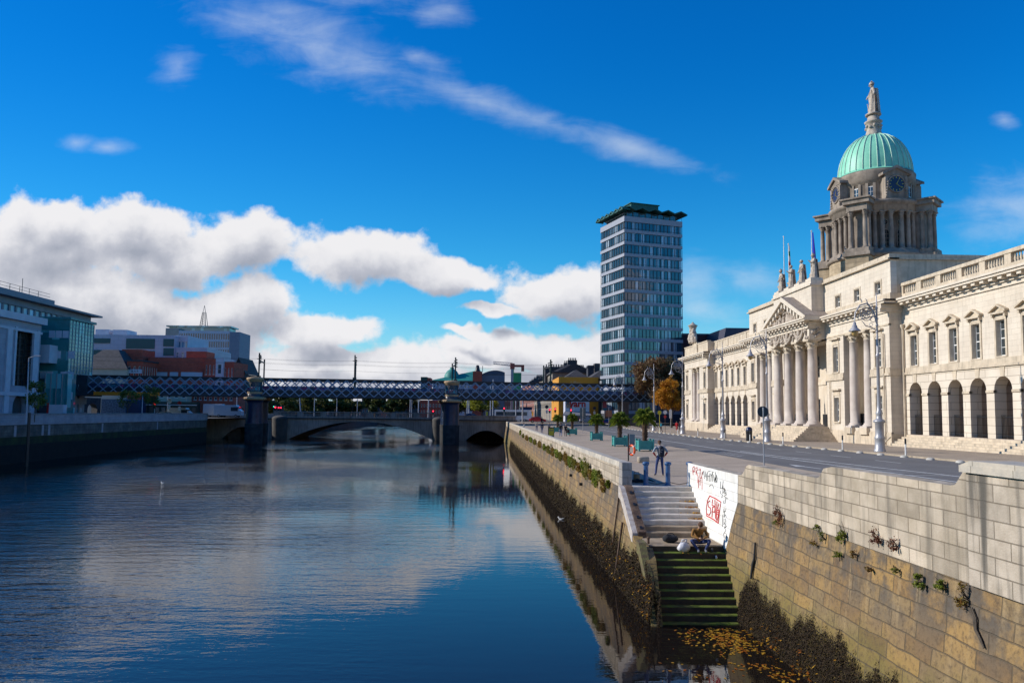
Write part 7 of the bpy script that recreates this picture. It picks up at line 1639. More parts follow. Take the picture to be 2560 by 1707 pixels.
for k_ in range(8):
    f = lambda q_: 1.3-.75*q_; z = mz0+(mp_.z-1-mz0)*k_/8; z2_ = mz0+(mp_.z-1-mz0)*(k_+1)/8; r0_, r1_ = f(k_/8), f((k_+1)/8)
    b.tube([(mx-r0_, 338-r0_, z), (mx+r1_, 338-r1_, z2_)], .07, 4); b.tube([(mx+r0_, 338-r0_, z), (mx-r1_, 338-r1_, z2_)], .07, 4)
b.tube([(mx-.55, 338, mp_.z-1), (mx, 338, mp_.z+2)], .1, 4); b.tube([(mx+.55, 338, mp_.z-1), (mx, 338, mp_.z+2)], .1, 4); b.build('lattice_mast', mull, e)
# street level fronts under the bridge, left bank
for (nm, lb, x0, x1, pt, y, mm, r_, c_n, gm_) in (('mural_wall', 'wall with a grey and white painted mural beneath the railway bridge', 254, 312, 997, 188, mat('mural grey', (.22, .24, .30), .8, (.08, .09, .11), 3), 0, 0, None),
        ('shop_front', 'dark blue shop front between the two quay trees', 316, 348, 1000, 189, mat('navy shop', (.02, .04, .10), .6), 0, 0, None), ('rendered_house', 'cream building with windows above a dark shop front under the bridge', 396, 469, 960, 195, cream, 1, 4, None),
        ('brick_building', 'red brick terrace under the bridge behind the white vans', 470, 585, 965, 198, redb, 2, 9, None)):
    block(nm, lb, x0, x1, pt, y, 10, mm, r_, c_n, gm_, z0=1.2, side=False, wz0=5.2 if r_ else None, sill=bool(r_))
e = empty('shop_front', (at_y(430, 1020, 193).x, 193, 1.25), 'dark green fronted shop with awning bar behind the traffic lights', 'shop'); a_, c_ = at_y(356, 1003, 193), at_y(492, 1032, 193); b = MB(); b.box(a_.x, c_.x, 193, 195, 1.2, a_.z); b.build('front', mat('dark green shop', (.015, .04, .035), .5), e)
b = MB()
for i in range(9): x = a_.x+(c_.x-a_.x)*(i+.5)/9; b.box(x-.45, x+.45, 192.9, 193, 1.5, 3.6)
b.build('window', glass('lit shop glass', (.12, .10, .08), .1), e); b = MB(); b.box(a_.x, c_.x, 192.6, 193, a_.z-.9, a_.z-.75); b.build('awning_bar', M['white'], e)
e = empty('kiosk', (at_y(149, 1020, 128).x, 128, 1.25), 'pale grey hoarding and dark kiosk in front of the teal glass block', 'kiosk'); a_, c_ = at_y(118, 1011, 128), at_y(158, 1030, 128); b = MB(); b.box(a_.x, c_.x, 128, 129, 1.2, a_.z); b.build('hoarding', lgrey, e)
b = MB(); a2 = at_y(97, 1013, 128); b.box(a2.x, a_.x-.2, 128.2, 130, 1.2, a2.z); b.build('kiosk_body', dk, e); b = MB(); b.box(a_.x, a_.x+.3, 127.9, 128, 1.2, a_.z+.3); b.build('red_post', redm, e)
e = empty('railway_arch', (at_y(230, 1000, 184).x, 184, 1.25), 'dark masonry railway abutment with an arched gateway under the bridge end', 'abutment'); a_, c_ = at_y(165, 985, 176), at_y(253, 990, 184); b = MB(); fr = Fr((a_.x, 176, 0), math.atan2(8, c_.x-a_.x)); wl_ = math.hypot(8, c_.x-a_.x)
wall(b, fr, 0, wl_, 1, 5.6, [(wl_*.62, wl_*.72+1.6, 1.2, 3.0, 'arch')], 2); b.build('wall', mat('dark masonry', (.075, .065, .07), .9, (.04, .035, .04), 1, brick=(1, .5, .03, .2)), e)
# --- right: Eden quay row beyond the stone bridge
SX = 18.9
sf_ = Fr((SX, 0, 0), -math.pi/2)
e, fr, W_, zz = block('yellow_building', 'bright yellow rendered building with a plain side wall beside the tower block', 1397, 1496, 942, 215, 26, yelw, 0, 0)
b = MB(); fs2 = Fr((fr.o.x, 0, 0), -math.pi/2)
for y in (220, 227, 234):
    for z in (6.3, 9.6): b.fb(fs2, -y-.7, -y+.7, z, z+1.7, 0, .03)
b.build('window', fg, e); text('lettering', 'Liffey', fr, W_*.42, zz-2.0, 1.3, mat('faded lettering', (.55, .42, .22), .8), e, .02)
b = MB(); b.fb(fr, 2, 9.5, zz-.5, zz+.01, -22, -3)
for (x0, x1) in ((2.0, 9.0), (9.2, 16.5)): m_ = (x0+x1)/2; b.hexa([fr.P(x0, zz, -3), fr.P(x1, zz, -3), fr.P(x1, zz, -22), fr.P(x0, zz, -22), fr.P(m_-.1, zz+2.4, -6), fr.P(m_+.1, zz+2.4, -6), fr.P(m_+.1, zz+2.4, -19), fr.P(m_-.1, zz+2.4, -19)])
b.build('roof', MATS['slate'], e)
row = [(241, 268, 932, 1379, greyst, 'grey stone street building with a pediment next to the yellow one', ('cornice',)), (268, 300, 945, 1363, greyst, 'grey stone terrace with slate roof on the far quay street', ('side', 3)), (300, 345, 952, 1350, greyst, 'buff terrace of tall windows further up the far street', ('side', 3)),
       (345, 410, 955, 1325, pink, 'pink brick terrace half way up the far street', ('side', 4)), (410, 520, 957, 1305, pink, 'red brick terrace at the far end of the street', ('side', 4))]
for (y0, y1, pt, px, mm, lb, rf_) in row:
    z_ = at_y(px, pt, y0).z; e = empty('terrace_house', (SX+6, y0, .9), lb, 'building'); o_ = []
    n = max(3, int((y1-y0)/3.2)); w_ = (y1-y0)/n; nr = 4
    for r_ in range(nr): o_ += [(-y0-w_*(i+.5)-.6, -y0-w_*(i+.5)+.6, 4.9+(z_-5)/nr*r_, 4.9+(z_-5)/nr*(r_+.62)) for i in range(n)]
    b = MB(); wall(b, sf_, -y1+.01, -y0, .5, z_, o_, .4); b.box(SX+.4, SX+14, y0, y0+.5, .5, z_); b.box(SX+13.6, SX+14, y0+.5, y1, .5, z_); b.box(SX+.3, SX+14, y0+.5, y1, z_-.5, z_-.2); b.build('wall', mm, e)
    for o in o_:
        b = MB(); b.fb(sf_, o[0], o[1], (o[2]+o[3])/2-.05, (o[2]+o[3])/2+.05, -.2, -.12); b.fb(sf_, o[0]-.1, o[1]+.1, o[2]-.15, o[2]-.002, -.2, .1); w1 = b.build('window', M['white'], e); b = MB(); b.fb(sf_, o[0], o[1], o[2], o[3], -.3, -.22); b.build('pane', fg, w1)
    b = MB()
    if rf_[0] == 'side': b.hexa([(SX-.3, y0, z_), (SX+14.3, y0, z_), (SX+14.3, y1, z_), (SX-.3, y1, z_), (SX+6.9, y0, z_+rf_[1]), (SX+7.1, y0, z_+rf_[1]), (SX+7.1, y1, z_+rf_[1]), (SX+6.9, y1, z_+rf_[1])]); b.build('roof', MATS['slate'], e)
    else:
        b.fb(sf_, -y1, -y0, z_, z_+.5, -.4, .5); f3 = Fr((SX, y0, 0), 0); b.fb(f3, 0, 14, z_, z_+.5, 0, .4); b.prism([(1.5, z_+.5), (12.5, z_+.5), (7, z_+3.2)], f3, -2, .2); b.hexa([(SX, y0+2, z_+.4), (SX+14, y0+2, z_+.4), (SX+14, y1, z_+.4), (SX, y1, z_+.4), (SX+5, y0+6, z_+3), (SX+9, y0+6, z_+3), (SX+9, y1-3, z_+3), (SX+5, y1-3, z_+3)]); b.build('roof', MATS['slate'], e)
        b = MB()
        for i in range(3): b.fb(f3, 2+i*3.6, 3.4+i*3.6, z_-4, z_-1, 0, .05)
        b.build('window', fg, e)
    b = MB()
    for k_ in range(2 if y1-y0 < 40 else 4):
        yc = y0+(y1-y0)*(k_+.6)/(2 if y1-y0 < 40 else 4); b.box(SX+5.5, SX+8.5, yc-1.2, yc+.8, z_, z_+4.6)
        for j in range(5): b.tube([(SX+5.9+j*.55, yc, z_+4.6), (SX+5.9+j*.55, yc, z_+5.4)], .16, 6)
    b.build('chimney_stack', darkb, e)
# chimney groups and towers on the skyline right of the bridge pier
for (x0, x1, pt, y, mm, lb) in ((1363, 1420, 916, 262, darkb, 'broad dark chimney block with many pots behind the grey gable'), (1426, 1463, 918, 250, darkb, 'second dark chimney block with pots left of the square towers'), (1470, 1485, 913, 235, mat('dark blue tower', (.05, .055, .075), .8), 'slim dark square tower beside the tower block'), (1487, 1500, 908, 238, mat('grey brown tower', (.13, .12, .12), .8), 'grey brown square tower partly behind the tower block')):
    a_, c_ = at_y(x0, pt, y), at_y(x1, pt, y); e = empty('chimney_block' if x0 < 1465 else 'square_tower', ((a_.x+c_.x)/2, y, .9), lb, 'chimney' if x0 < 1465 else 'tower'); b = MB(); b.box(a_.x, c_.x, y, y+4, .9 if x0 > 1465 else 8, a_.z); b.box(a_.x-.2, c_.x+.2, y-.2, y+4.2, a_.z-.8, a_.z-.4); b.build('stack', mm, e)
    if x0 < 1465:
        b = MB()
        for j in range(9): x = a_.x+.5+(c_.x-a_.x-1)*j/8; b.tube([(x, y+1.5, a_.z), (x, y+1.5, a_.z+.9)], .2, 6)
        b.build('chimney_pot', darkb, e)
# shop with red lettering
e = empty('shop_front', (at_y(1440, 1010, 207).x, 207, .9), 'white fronted restaurant with red lettering and grey canopy under the railway bridge', 'shop'); a_, c_ = at_y(1413, 1000, 207), at_y(1473, 1030, 207); b = MB(); b.box(a_.x, c_.x, 207, 212, .9, 8.6); b.build('wall', lgrey, e)
fr = Fr((a_.x, 207, 0), 0); W_ = c_.x-a_.x; b = MB(); b.fb(fr, 0, W_, at_y(1440, 1029, 207).z, 8.5, 0, .1); brd = b.build('sign_board', M['white'], e); text('lettering', 'yarn', fr, W_*.52, 6.05-1.1, 2.5, mat('red lettering', (.7, .02, .01), .5), brd, .13, .06, True)
b = MB(); z_ = at_y(1440, 1029, 207).z; b.hexa([fr.P(-.8, z_-1.1, 1.8), fr.P(W_+.3, z_-1.1, 1.8), fr.P(W_, z_, .12), fr.P(-.1, z_, .12), fr.P(-.8, z_-.9, 1.8), fr.P(W_+.3, z_-.9, 1.8), fr.P(W_, z_+.1, .12), fr.P(-.1, z_+.1, .12)]); b.build('canopy', mat('grey canopy', (.25, .25, .27), .7), e)
b = MB(); b.fb(fr, .3, 1.6, 4.6, 8.0, .1, .14); b.fb(fr, .5, W_-.5, 1.1, 2.8, 0, .05); b.build('window', fg, e)
# skyline buildings beyond
e, fr, W_, zz = block('copper_roofed_building', 'low building with a long green copper roof and small dome far upriver', 1082, 1185, 951, 330, 16, lgrey, 1, 12, fg, wz0=13, side=False)
tc_ = mat('bright green copper', (.03, .27, .22), .6, (.02, .20, .17), .6); b = MB(); b.hexa([fr.P(-1, zz, 1), fr.P(W_+1, zz, 1), fr.P(W_+1, zz, -17), fr.P(-1, zz, -17), fr.P(.5, zz+.6, -6), fr.P(W_, zz+4.6, -6), fr.P(W_, zz+4.6, -10), fr.P(.5, zz+.6, -10)]); d_ = at_y(1128, 935, 328); b.lathe([(3.4, zz-1), (3.4, zz+1), (3.2, zz+2.6), (2.2, zz+4.3), (.9, zz+5.2), (.9, zz+5.9), (0, zz+6)], (d_.x, 334, 0), 20); b.build('roof', tc_, e)
e, fr, W_, zz = block('brick_tower', 'plain red brick block on the skyline beside the curved roof', 1182, 1205, 928, 300, 10, redb, side=False); b = MB(); p = at_y(1194, 918, 305); b.lathe([(1.4, zz), (.9, zz+1), (.6, zz+2.6), (0, zz+2.8)], (p.x, 305, 0), 10); b.tube([(p.x+2, 305, zz), (p.x+2, 305, zz+2.5)], .12, 5); b.build('roof_vent', M['iron'], e)
e, fr, W_, zz = block('curved_roof_building', 'blue grey metal clad hall with a curved roof on the skyline', 1205, 1262, 937, 305, 20, mat('blue metal', (.13, .17, .24), .5), side=False); b = MB(); b.prism([(0, zz), (W_, zz)]+[(W_*(1-i/10), zz+2.8*math.sin(math.pi*(.25+.6*i/10))-.9) for i in range(11)], fr, -20, .2); b.build('roof', mat('blue metal roof', (.04, .07, .12), .5), e)
for (x0, x1, pt, y, mm, lb, rr) in ((1052, 1068, 942, 300, mat('green box', (.03, .08, .06), .7), 'small dark green roof box on the skyline', 0), (1069, 1076, 944, 300, redb, 'small red brick chimney on the skyline left of the copper roof', 0), (1050, 1110, 1000, 262, redb, 'red brick building with white ground floor beyond the balustrade', 2), (905, 932, 990, 330, pink, 'pink and white house front between the river trees', 3), (948, 958, 992, 330, pink, 'narrow pink house front at the gap in the river trees', 2),
                                    (1262, 1300, 955, 530, pink, 'distant dark house at the end of the far quay', 3), (1150, 1262, 975, 420, darkb, 'dark distant terrace behind the yellow green tree', 0), (640, 1060, 1000, 460, darkb, 'low dark distant terrace behind the river trees', 0), (1504, 1712, 1003, 262, darkb, 'dark low building behind the autumn trees', 0)):
    block('distant_building', lb, x0, x1, pt, y, 10, mm, rr, max(2, int((x1-x0)/7)) if rr else 0, None, side=False, z0=13 if x1-x0 < 17 and y == 300 else .9)
rt = mat('dark mansard', (.05, .05, .08), .6); a_, c_ = at_y(1796, 818, 190), at_y(1895, 816, 190); e = empty('mansard_building', (a_.x+8, 190, .9), 'dark sloping modern roof rising behind the far arcade', 'building'); b = MB(); b.hexa([(a_.x-2.5, 190, .9), (c_.x+10, 190, .9), (c_.x+10, 210, .9), (a_.x-2.5, 210, .9), (a_.x+2.2, 191, a_.z), (c_.x+10, 191, a_.z), (c_.x+10, 209, a_.z), (a_.x+2.2, 209, a_.z)]); b.build('roof', rt, e)
a_, c_ = at_y(1712, 838, 208), at_y(1740, 838, 208); e = empty('brick_building', (a_.x, 208, .9), 'dark red building just visible between the tower and the pavilion', 'building'); b = MB(); b.box(a_.x-.5, c_.x+6, 208, 222, .9, a_.z); b.build('wall', mat('dark maroon', (.06, .025, .03), .8), e); b = MB(); b.box(a_.x-.6, c_.x+6.1, 207.8, 222, a_.z, a_.z+.5); b.build('roof', rt, e)
# crane
cr = empty('tower_crane', (at_y(1281, 940, 520).x, 520, .9), 'red and white tower crane far behind the bridge', 'crane'); cx_ = at_y(1281, 918, 520).x; czt = at_y(1281, 915, 520).z; b = MB()
wc = mat('crane grey', (.35, .33, .35), .6); rc = mat('crane red', (.45, .08, .05), .6)
b.box(cx_-1, cx_+1, 519, 521, .9, czt-2); b.build('tower', wc, cr); b = MB(); jx = at_y(1233, 909, 520); L_ = jx.x-cx_
for (dz, t_) in ((0, .25), (2.2, .2)): b.tube([(cx_, 520, czt+dz), (jx.x, 520, jx.z+dz*.6)], t_, 5)
for i in range(12): t0, t1 = i/12, (i+1)/12; b.tube([(cx_+L_*t0, 520, czt+(jx.z-czt)*t0), (cx_+L_*(t0+t1)/2, 520, czt+(jx.z-czt)*t0+1.9), (cx_+L_*t1, 520, czt+(jx.z-czt)*t1)], .14, 4)
b.build('jib', wc, cr); b = MB(); b.box(cx_, cx_+8, 519, 521, czt-.6, czt+.9); b.box(cx_+6, cx_+8, 519, 521, czt-3.5, czt-.6); b.box(cx_-1.5, cx_+1.5, 518.8, 521.2, czt-2, czt+1.8); b.build('counter_jib', rc, cr)
p = at_y(1294, 922, 300); e = empty('banner_pole', (p.x, 300, .9), 'tall green harp banner hanging over the railway bridge', 'banner'); b = MB(); b.box(p.x-1.5, p.x+1.5, 300, 300.2, at_y(1294, 956, 300).z-3, p.z-1.5); b.box(p.x-1.6, p.x-1.4, 299.95, 300.2, .9, p.z); b.build('banner', mat('green banner', (.02, .28, .13), .6, (.05, .35, .1), .4), e)
# ---- river trees beyond the stone bridge
for i, (px, y, h_, r_) in enumerate(((700, 270, 9.5, 6.0), (742, 285, 9.0, 6.5), (790, 280, 9.3, 6.5), (838, 290, 9.0, 6.2), (882, 285, 9.4, 6.0), (938, 300, 9.2, 4.6), (985, 275, 9.0, 6.0), (1020, 270, 9.5, 5.5))):
    x = at_y(px, 1000, y).x; tree('river_tree', ('dark green tree at the left end of the river row', 'olive green tree second in the river row', 'green tree third in the river row', 'green tree fourth in the river row', 'tree before the pink house in the river row', 'dark tree between the two pink houses', 'bright green tree right of the pink houses', 'full green tree at the right end of the river row')[i], x, y, .9, h_+.6, r_*1.15, 4.6, green1 if i % 2 else leafmat('olive leaves', ((.05, .07, .015), (.12, .12, .025)), .25), 3200, .5, 40+i, 'trees along the far river walk', .3, 3.5, clumps=14)
x = at_y(1205, 1000, 232).x; tree('lime_tree', 'bright yellow green tree behind the solid bridge parapet', x, 232, .9, 8.4, 5.0, 3.6, green2, 4200, .26, 60, None, .3, 2.8, clumps=22)
x = at_y(1163, 1000, 245).x; tree('lime_tree', 'dull green tree left of the yellow green one', x, 245, .9, 8.2, 3.6, 3.5, green1, 1800, .35, 61, None, .3, 2.8, clumps=14)
for (px, y, h_, r_, lb, n) in ((88, 101, 5.2, 1.7, 'thin young tree on the far quay by the arched door', 1100), (320, 128, 5.7, 1.6, 'young green tree on the far quay, left of the pair', 800), (377, 136, 6.6, 1.7, 'taller young green tree on the far quay, right of the pair', 900)):
    x = at_y(px, 1000, y).x; tree('young_tree', lb, x, y, 1.25, h_, r_, h_*.36, leafmat('quay tree leaves', ((.07, .10, .02), (.18, .20, .04)), .4), n, .15, int(px), 'young trees on the far quay', .09, 2.0, clumps=16)
# ---- vehicles
def car(name, label, loc, rz, col, L=4.0, W_=1.7, H_=1.45, kind='car', cat='car'):
    e = empty(name, loc, label, cat, rz=rz); pm = mat('car paint %.2f %.2f %.2f' % col, col, .25, tuple(c*.9 for c in col), 3); gl = fg; n = 1
    if kind == 'car': pr = [(-L/2, .35), (-L/2, .75), (-L*.47, .92), (-L*.42, 1.0), (-L*.34, H_-.08), (-L*.12, H_), (L*.10, H_-.02), (L*.27, .98), (L*.44, .85), (L/2, .66), (L/2, .32)]
    else: pr = [(-L/2, .4), (-L/2, H_-.1), (-L*.48, H_), (L*.30 if kind == 'van' else L*.47, H_), (L*.42 if kind == 'van' else L*.5, H_*.62), (L/2, H_*.5), (L/2, .4)]
    b = MB(); k_ = len(pr); vs = []
    for s_, sc_ in ((-1, 1), (1, 1)):
        for x, z in pr: vs.append((x, s_*W_/2*(1 if z < .95*(H_/1.45 if kind != 'car' else 1) else (.86 if kind == 'car' else .97)), z))
    b.add(vs, [tuple(range(k_)), tuple(range(2*k_-1, k_-1, -1))]+[(i, i+k_, (i+1) % k_+k_, (i+1) % k_) for i in range(k_)], False); b.build('body', pm, e, rel=True)
    b = MB()
    for s_ in (-1, 1):
        if kind == 'car':
            b.add([(-L*.38, s_*(W_/2*.935), 1.0), (L*.22, s_*(W_/2*.935), 1.0), (L*.08, s_*(W_/2*.865), H_-.1), (-L*.31, s_*(W_/2*.865), H_-.12)], [(0, 1, 2, 3) if s_ < 0 else (3, 2, 1, 0)], False)
        else: b.box(-L*.46 if kind == 'bus' else L*.12, L*.38, s_*W_/2*.985-.02, s_*W_/2*.985+.02, H_*.5, H_*.82)
    if kind == 'car': b.add([(L*.115, -W_*.38, H_-.05), (L*.115, W_*.38, H_-.05), (L*.275, W_*.42, 1.0), (L*.275, -W_*.42, 1.0)], [(0, 1, 2, 3)], False); b.add([(-L*.35, -W_*.38, H_-.12), (-L*.35, W_*.38, H_-.12), (-L*.428, W_*.42, 1.02), (-L*.428, -W_*.42, 1.02)], [(3, 2, 1, 0)], False)
    else: b.box(L/2-.32 if kind == 'bus' else L*.34, L/2+.015 if kind == 'bus' else L*.40, -W_*.42, W_*.42, H_*.52, H_*.85); b.box(-L/2-.01, -L/2+.02, -W_*.4, W_*.4, H_*.55, H_*.85)
    b.build('windows', gl, e, rel=True)
    for x in (-L*.31, L*.31):
        for s_ in (-1, 1):
            b = MB(); b.tube([(x, s_*(W_/2-.14), .32), (x, s_*(W_/2+.015), .32)], .32, 14, sm=False); w_ = b.build('wheel', M['rubber'], e, rel=True); b = MB(); b.tube([(x, s_*(W_/2+.0), .32), (x, s_*(W_/2+.025), .32)], .2, 10, sm=False); b.build('hub', M['silver'], w_, rel=True)
    b = MB()
    for s_ in (-1, 1): b.box(L/2-.05, L/2+.012, s_*W_*.36-.16, s_*W_*.36+.16, .62, .78)
    b.build('headlight', M['white'], e, rel=True); b = MB()
    for s_ in (-1, 1): b.box(-L/2-.012, -L/2+.05, s_*W_*.38-.1, s_*W_*.38+.1, .68, .92)
    b.build('tail_light', redm, e, rel=True); return e
p = G(1344, 1055.5); car('parked_car', 'small red hatchback crossing the street at the end of the promenade', p, 0, (.50, .015, .02), 4.1)
def vat(px, y, z): return Vector((at_y(px, 1030, y).x, y, z))
car('coach', 'white coach on the bridge approach beside the teal bus shelter', vat(1285, 203, .95), -.25, (.6, .6, .62), 10, 2.5, 3.0, 'bus', 'bus')
car('parked_car', 'dark blue car on the stone bridge behind the solid parapet', vat(1180, 195, 1.45), 0, (.03, .05, .12), 4.3)
car('parked_car', 'dark purple car by the kerb under the tall banner pole', G(1519, 1059), 1.3, (.05, .02, .12), 4.2)
car('white_van', 'white van behind the wall of the far quay, left of the dark shop sign', vat(450, 172, 1.25), 0, (.6, .62, .62), 5.0, 1.9, 2.2, 'van', 'van')
car('white_van', 'long white van on the far quay near the left bridge pier', vat(572, 186, 1.4), 0, (.55, .58, .62), 6.5, 2.1, 2.9, 'van', 'van')
car('white_van', 'pale lorry on the far quay before the brick terrace', vat(540, 188, 1.4), 0, (.5, .53, .58), 5.5, 2.1, 3.1, 'van', 'van')
car('parked_car', 'silver car roof showing over the far quay wall', vat(415, 170, 1.2), 0, (.42, .44, .46), 4.3)
car('parked_car', 'pale blue car beside the silver one behind the far quay wall', vat(430, 174, 1.15), 0, (.3, .36, .42), 4.3)
for i, (px, c_, lb) in enumerate(((1470, (.45, .45, .47), 'silver car parked left of the grey direction sign'), (1440, (.04, .05, .08), 'dark car parked beyond the farthest palm'), (1487, (.3, .32, .36), 'grey car parked under the direction signs'))):
    car('parked_car', lb, vat(px, 196+i*2, .9), 0, c_, 4.2)
e = empty('bus_shelter', (at_y(1249, 1030, 206).x, 206, .9), 'bright teal advertising bus shelter on the far side of the stone bridge', 'bus shelter'); a_, c_ = at_y(1238, 1021, 206), at_y(1255, 1038, 206); b = MB(); b.box(a_.x, c_.x, 206, 207.5, .9, a_.z-.2); b.build('panel', mat('bright teal panel', (.01, .42, .38), .4), e); b = MB(); b.box(a_.x-.3, c_.x+.3, 205.7, 208, a_.z-.2, a_.z); b.build('roof', dk, e)
b = MB(); b.tube([(a_.x, 205.95, 2.3), (a_.x+.6, 205.95, 1.9), (a_.x+1.2, 205.95, 2.2), (c_.x, 205.95, 2.1)], .06, 5); b.build('white_line', M['white'], e)
e = empty('hoarding', (at_y(1218, 1036, 204).x, 204, 1.4), 'yellow panel and figure beside the teal shelter', 'hoarding'); a_, c_ = at_y(1215, 1029, 204), at_y(1220, 1036, 204); b = MB(); b.box(a_.x, c_.x, 204, 204.1, 1.2, a_.z); b.build('panel', yel, e); b = MB(); b.tube([(a_.x, 204.05, 1.2), (a_.x, 204.05, a_.z+.3)], .05, 5); b.build('post', M['silver'], e)
b = MB(); x0 = at_y(1300, 1030, 214).x; x1 = at_y(1330, 1030, 214).x; e = empty('hoarding', (x0, 214, .9), 'dark blue site hoarding behind the white coach', 'hoarding'); b.box(x0, x1, 214, 214.3, .9, 4.6); b.build('panel', mat('navy hoarding', (.012, .025, .09), .6), e); b = MB(); b.box(x0-.1, x1+.1, 213.9, 214.4, 4.6, 4.8); b.build('rail', dk, e)
# ---- traffic lights, street poles on and beyond the stone bridge
rl_ = mat('red signal', (.8, .02, .03), .4, emit=(1, .02, .05, 6.0)); gl_ = mat('green signal', (.02, .5, .35), .4, emit=(.05, 1, .6, 2.0))
def traffic(px, py, y, z0, label, lamp=rl_):
    p = at_y(px, py, y); e = empty('traffic_light', (p.x, y, z0), label, 'traffic light', 'traffic lights around the bridges'); b = MB(); b.tube([(p.x, y, z0), (p.x, y, p.z+.5)], .07, 6); b.build('post', M['silver'], e)
    b = MB(); b.box(p.x-.22, p.x+.22, y-.2, y+.05, p.z-.85, p.z+.3); hd_ = b.build('signal_head', M['iron'], e); b = MB(); b.tube([(p.x, y-.26, p.z), (p.x, y-.2, p.z)], .16 if lamp is rl_ else .13, 12, sm=False); b.build('lamp', lamp, hd_); return e
for (px, py, y, z0, lb, lm_) in ((689, 1018, 200, 1.4, 'traffic light showing red, left of three by the left pier', rl_), (697, 1018.5, 202, 1.4, 'traffic light showing red in the middle of the three by the left pier', rl_), (702.5, 1019, 204, 1.4, 'traffic light showing red, right of three by the left pier', rl_), (685, 1016, 206, 1.4, 'traffic light showing green beside the three red ones', gl_), (1083, 1027.5, 196, 1.4, 'traffic light showing red just left of the right pier', rl_), (1260.5, 1020.5, 200, 1.3, 'traffic light showing red above the white coach', rl_),
                                 (387, 1010, 150, 1.25, 'traffic light showing red on the far quay beside the young trees', rl_), (1374, 1024, 194, .9, 'traffic light at the junction left of the yellow building', rl_), (1388, 1022, 196, .9, 'traffic light in front of the yellow building corner', rl_), (1427.5, 1025, 188, .9, 'tall traffic light before the grey canopy', rl_)): traffic(px, py, y, z0, lb, lm_)
for i, (px, pt, y, z0, w_) in enumerate(((747, 965, 198, 1.4, .13), (787, 980, 260, 1.4, .12), (843, 985, 262, 1.4, .11), (894, 985, 240, 1.4, .1), (1026, 990, 205, 1.4, .11), (1030, 990, 215, 1.4, .08), (1047, 990, 204, 1.4, .13), (1072, 985, 200, 1.4, .16), (1169, 975, 200, 1.4, .11), (1173, 975, 206, 1.4, .1), (1227, 955, 200, 1.4, .12), (1233, 948, 204, 1.4, .11), (1290, 985, 190, .9, .12), (1307, 985, 186, .9, .17), (630, 990, 195, 1.4, .1), (420, 990, 182, 1.2, .08), (593, 985, 192, 1.3, .1), (357, 985, 150, 1.2, .09))):
    p = at_y(px, pt, y); e = empty('street_pole', (p.x, y, z0), 'pale slender street pole beyond the railway bridge', 'pole', 'pale poles beyond the railway bridge'); b = MB(); b.tube([(p.x-(.5 if i == 0 else 0), y, z0) if i else (p.x+.8, y, z0), (p.x, y, p.z)], [w_*1.2, w_], 6); b.build('post', mat('pale pole', (.42, .44, .50), .5), e)
for (px, pt, y, z0, lb, mm, rr) in ((424, 1003, 165, 1.25, 'round red and white sign plate on the far quay, left of two', M['white'], .5), (427 + 22, 1007, 165, 1.25, 'round sign plate on the far quay, right of two', redm, .4), (1367, 1017, 192, .9, 'blue round sign beside the junction traffic lights', dk, .45), (1486, 1020, 190, .9, 'round blue sign and white plate beyond the palms', dk, .4)):
    p = at_y(px, pt, y); sign_post(p.x, y, z0, p.z-z0+.3, lb, [('disc', p.z-z0, rr, mm, -.05), ('box', p.z-z0-1.2, (.5, .8), M['white'], -.05)])
# far quay mooring post and lamp
p = at_y(66, 1034, 92.5); zt_ = 2.9; e = empty('quay_post', (p.x+.4, 92.5, WZ), 'tall black post standing against the far quay wall', 'post'); b = MB(); b.tube([(p.x+.35, 92.5, WZ-1), (p.x+.35, 92.5, 2.5)], .17, 8); b.build('post', M['iron'], e)
p = at_y(72, 895, 96); p2 = at_y(67, 1030, 96); e = empty('street_lamp', (p2.x, 96, 1.25), 'slim pale lamp post on the far quay before the tall gridded window', 'street lamp'); b = MB(); b.tube([(p2.x, 96, 1.2), (p.x, 96, p.z)], [.1, .06], 8); b.build('post', mat('pale pole', (.42, .44, .50), .5), e); b = MB(); b.tube([(p.x, 96, p.z), (p.x+.9, 96, p.z+.3), (p.x+1.4, 96, p.z+.25)], [.05, .05, .09], 6); b.build('lamp_head', M['silver'], e)
# railings in front of the trees
e = empty('railing', (32, 156, .4), 'dark park railing below the autumn trees', 'railing'); b = MB(); a_ = Vector((30.8, 150, .3)); c_ = Vector((30.8, 174, .3))
for i in range(90): y = 150+i*.27; b.box(30.8, 30.84, y, y+.04, .3, 2.2)
for z in (.5, 2.05): b.box(30.79, 30.85, 150, 174.3, z, z+.06)
b.build('bars', M['iron'], e)
# distant passers-by on the bridges
for i, (px, py, y, z0) in enumerate(((955, 1034, 193, 1.4), (968, 1034, 194, 1.4), (900, 1033, 194, 1.4), (880, 1033, 196, 1.4), (860, 1033, 193, 1.4), (1010, 1036, 194, 1.4), (820, 1032, 195, 1.4))):
    cc_ = ((.5, .06, .04), (.05, .06, .1), (.4, .3, .28), (.3, .3, .35), (.04, .04, .05), (.5, .12, .05), (.3, .32, .4))[i]
    person(('person in bright orange on the stone bridge', 'person in navy on the stone bridge', 'person in pale pink on the stone bridge', 'person in light grey on the stone bridge', 'person in black on the stone bridge', 'person in red orange near the right pier on the bridge', 'person in pale blue on the stone bridge')[i], Vector((at_y(px, 1030, y).x, y, z0)), math.pi/2*(1 if i % 2 else -1), [('walker cloth %d' % i, cc_), den, blk_], WALK, 1.72, (.05, .03, .02), False, 'people crossing the stone bridge')
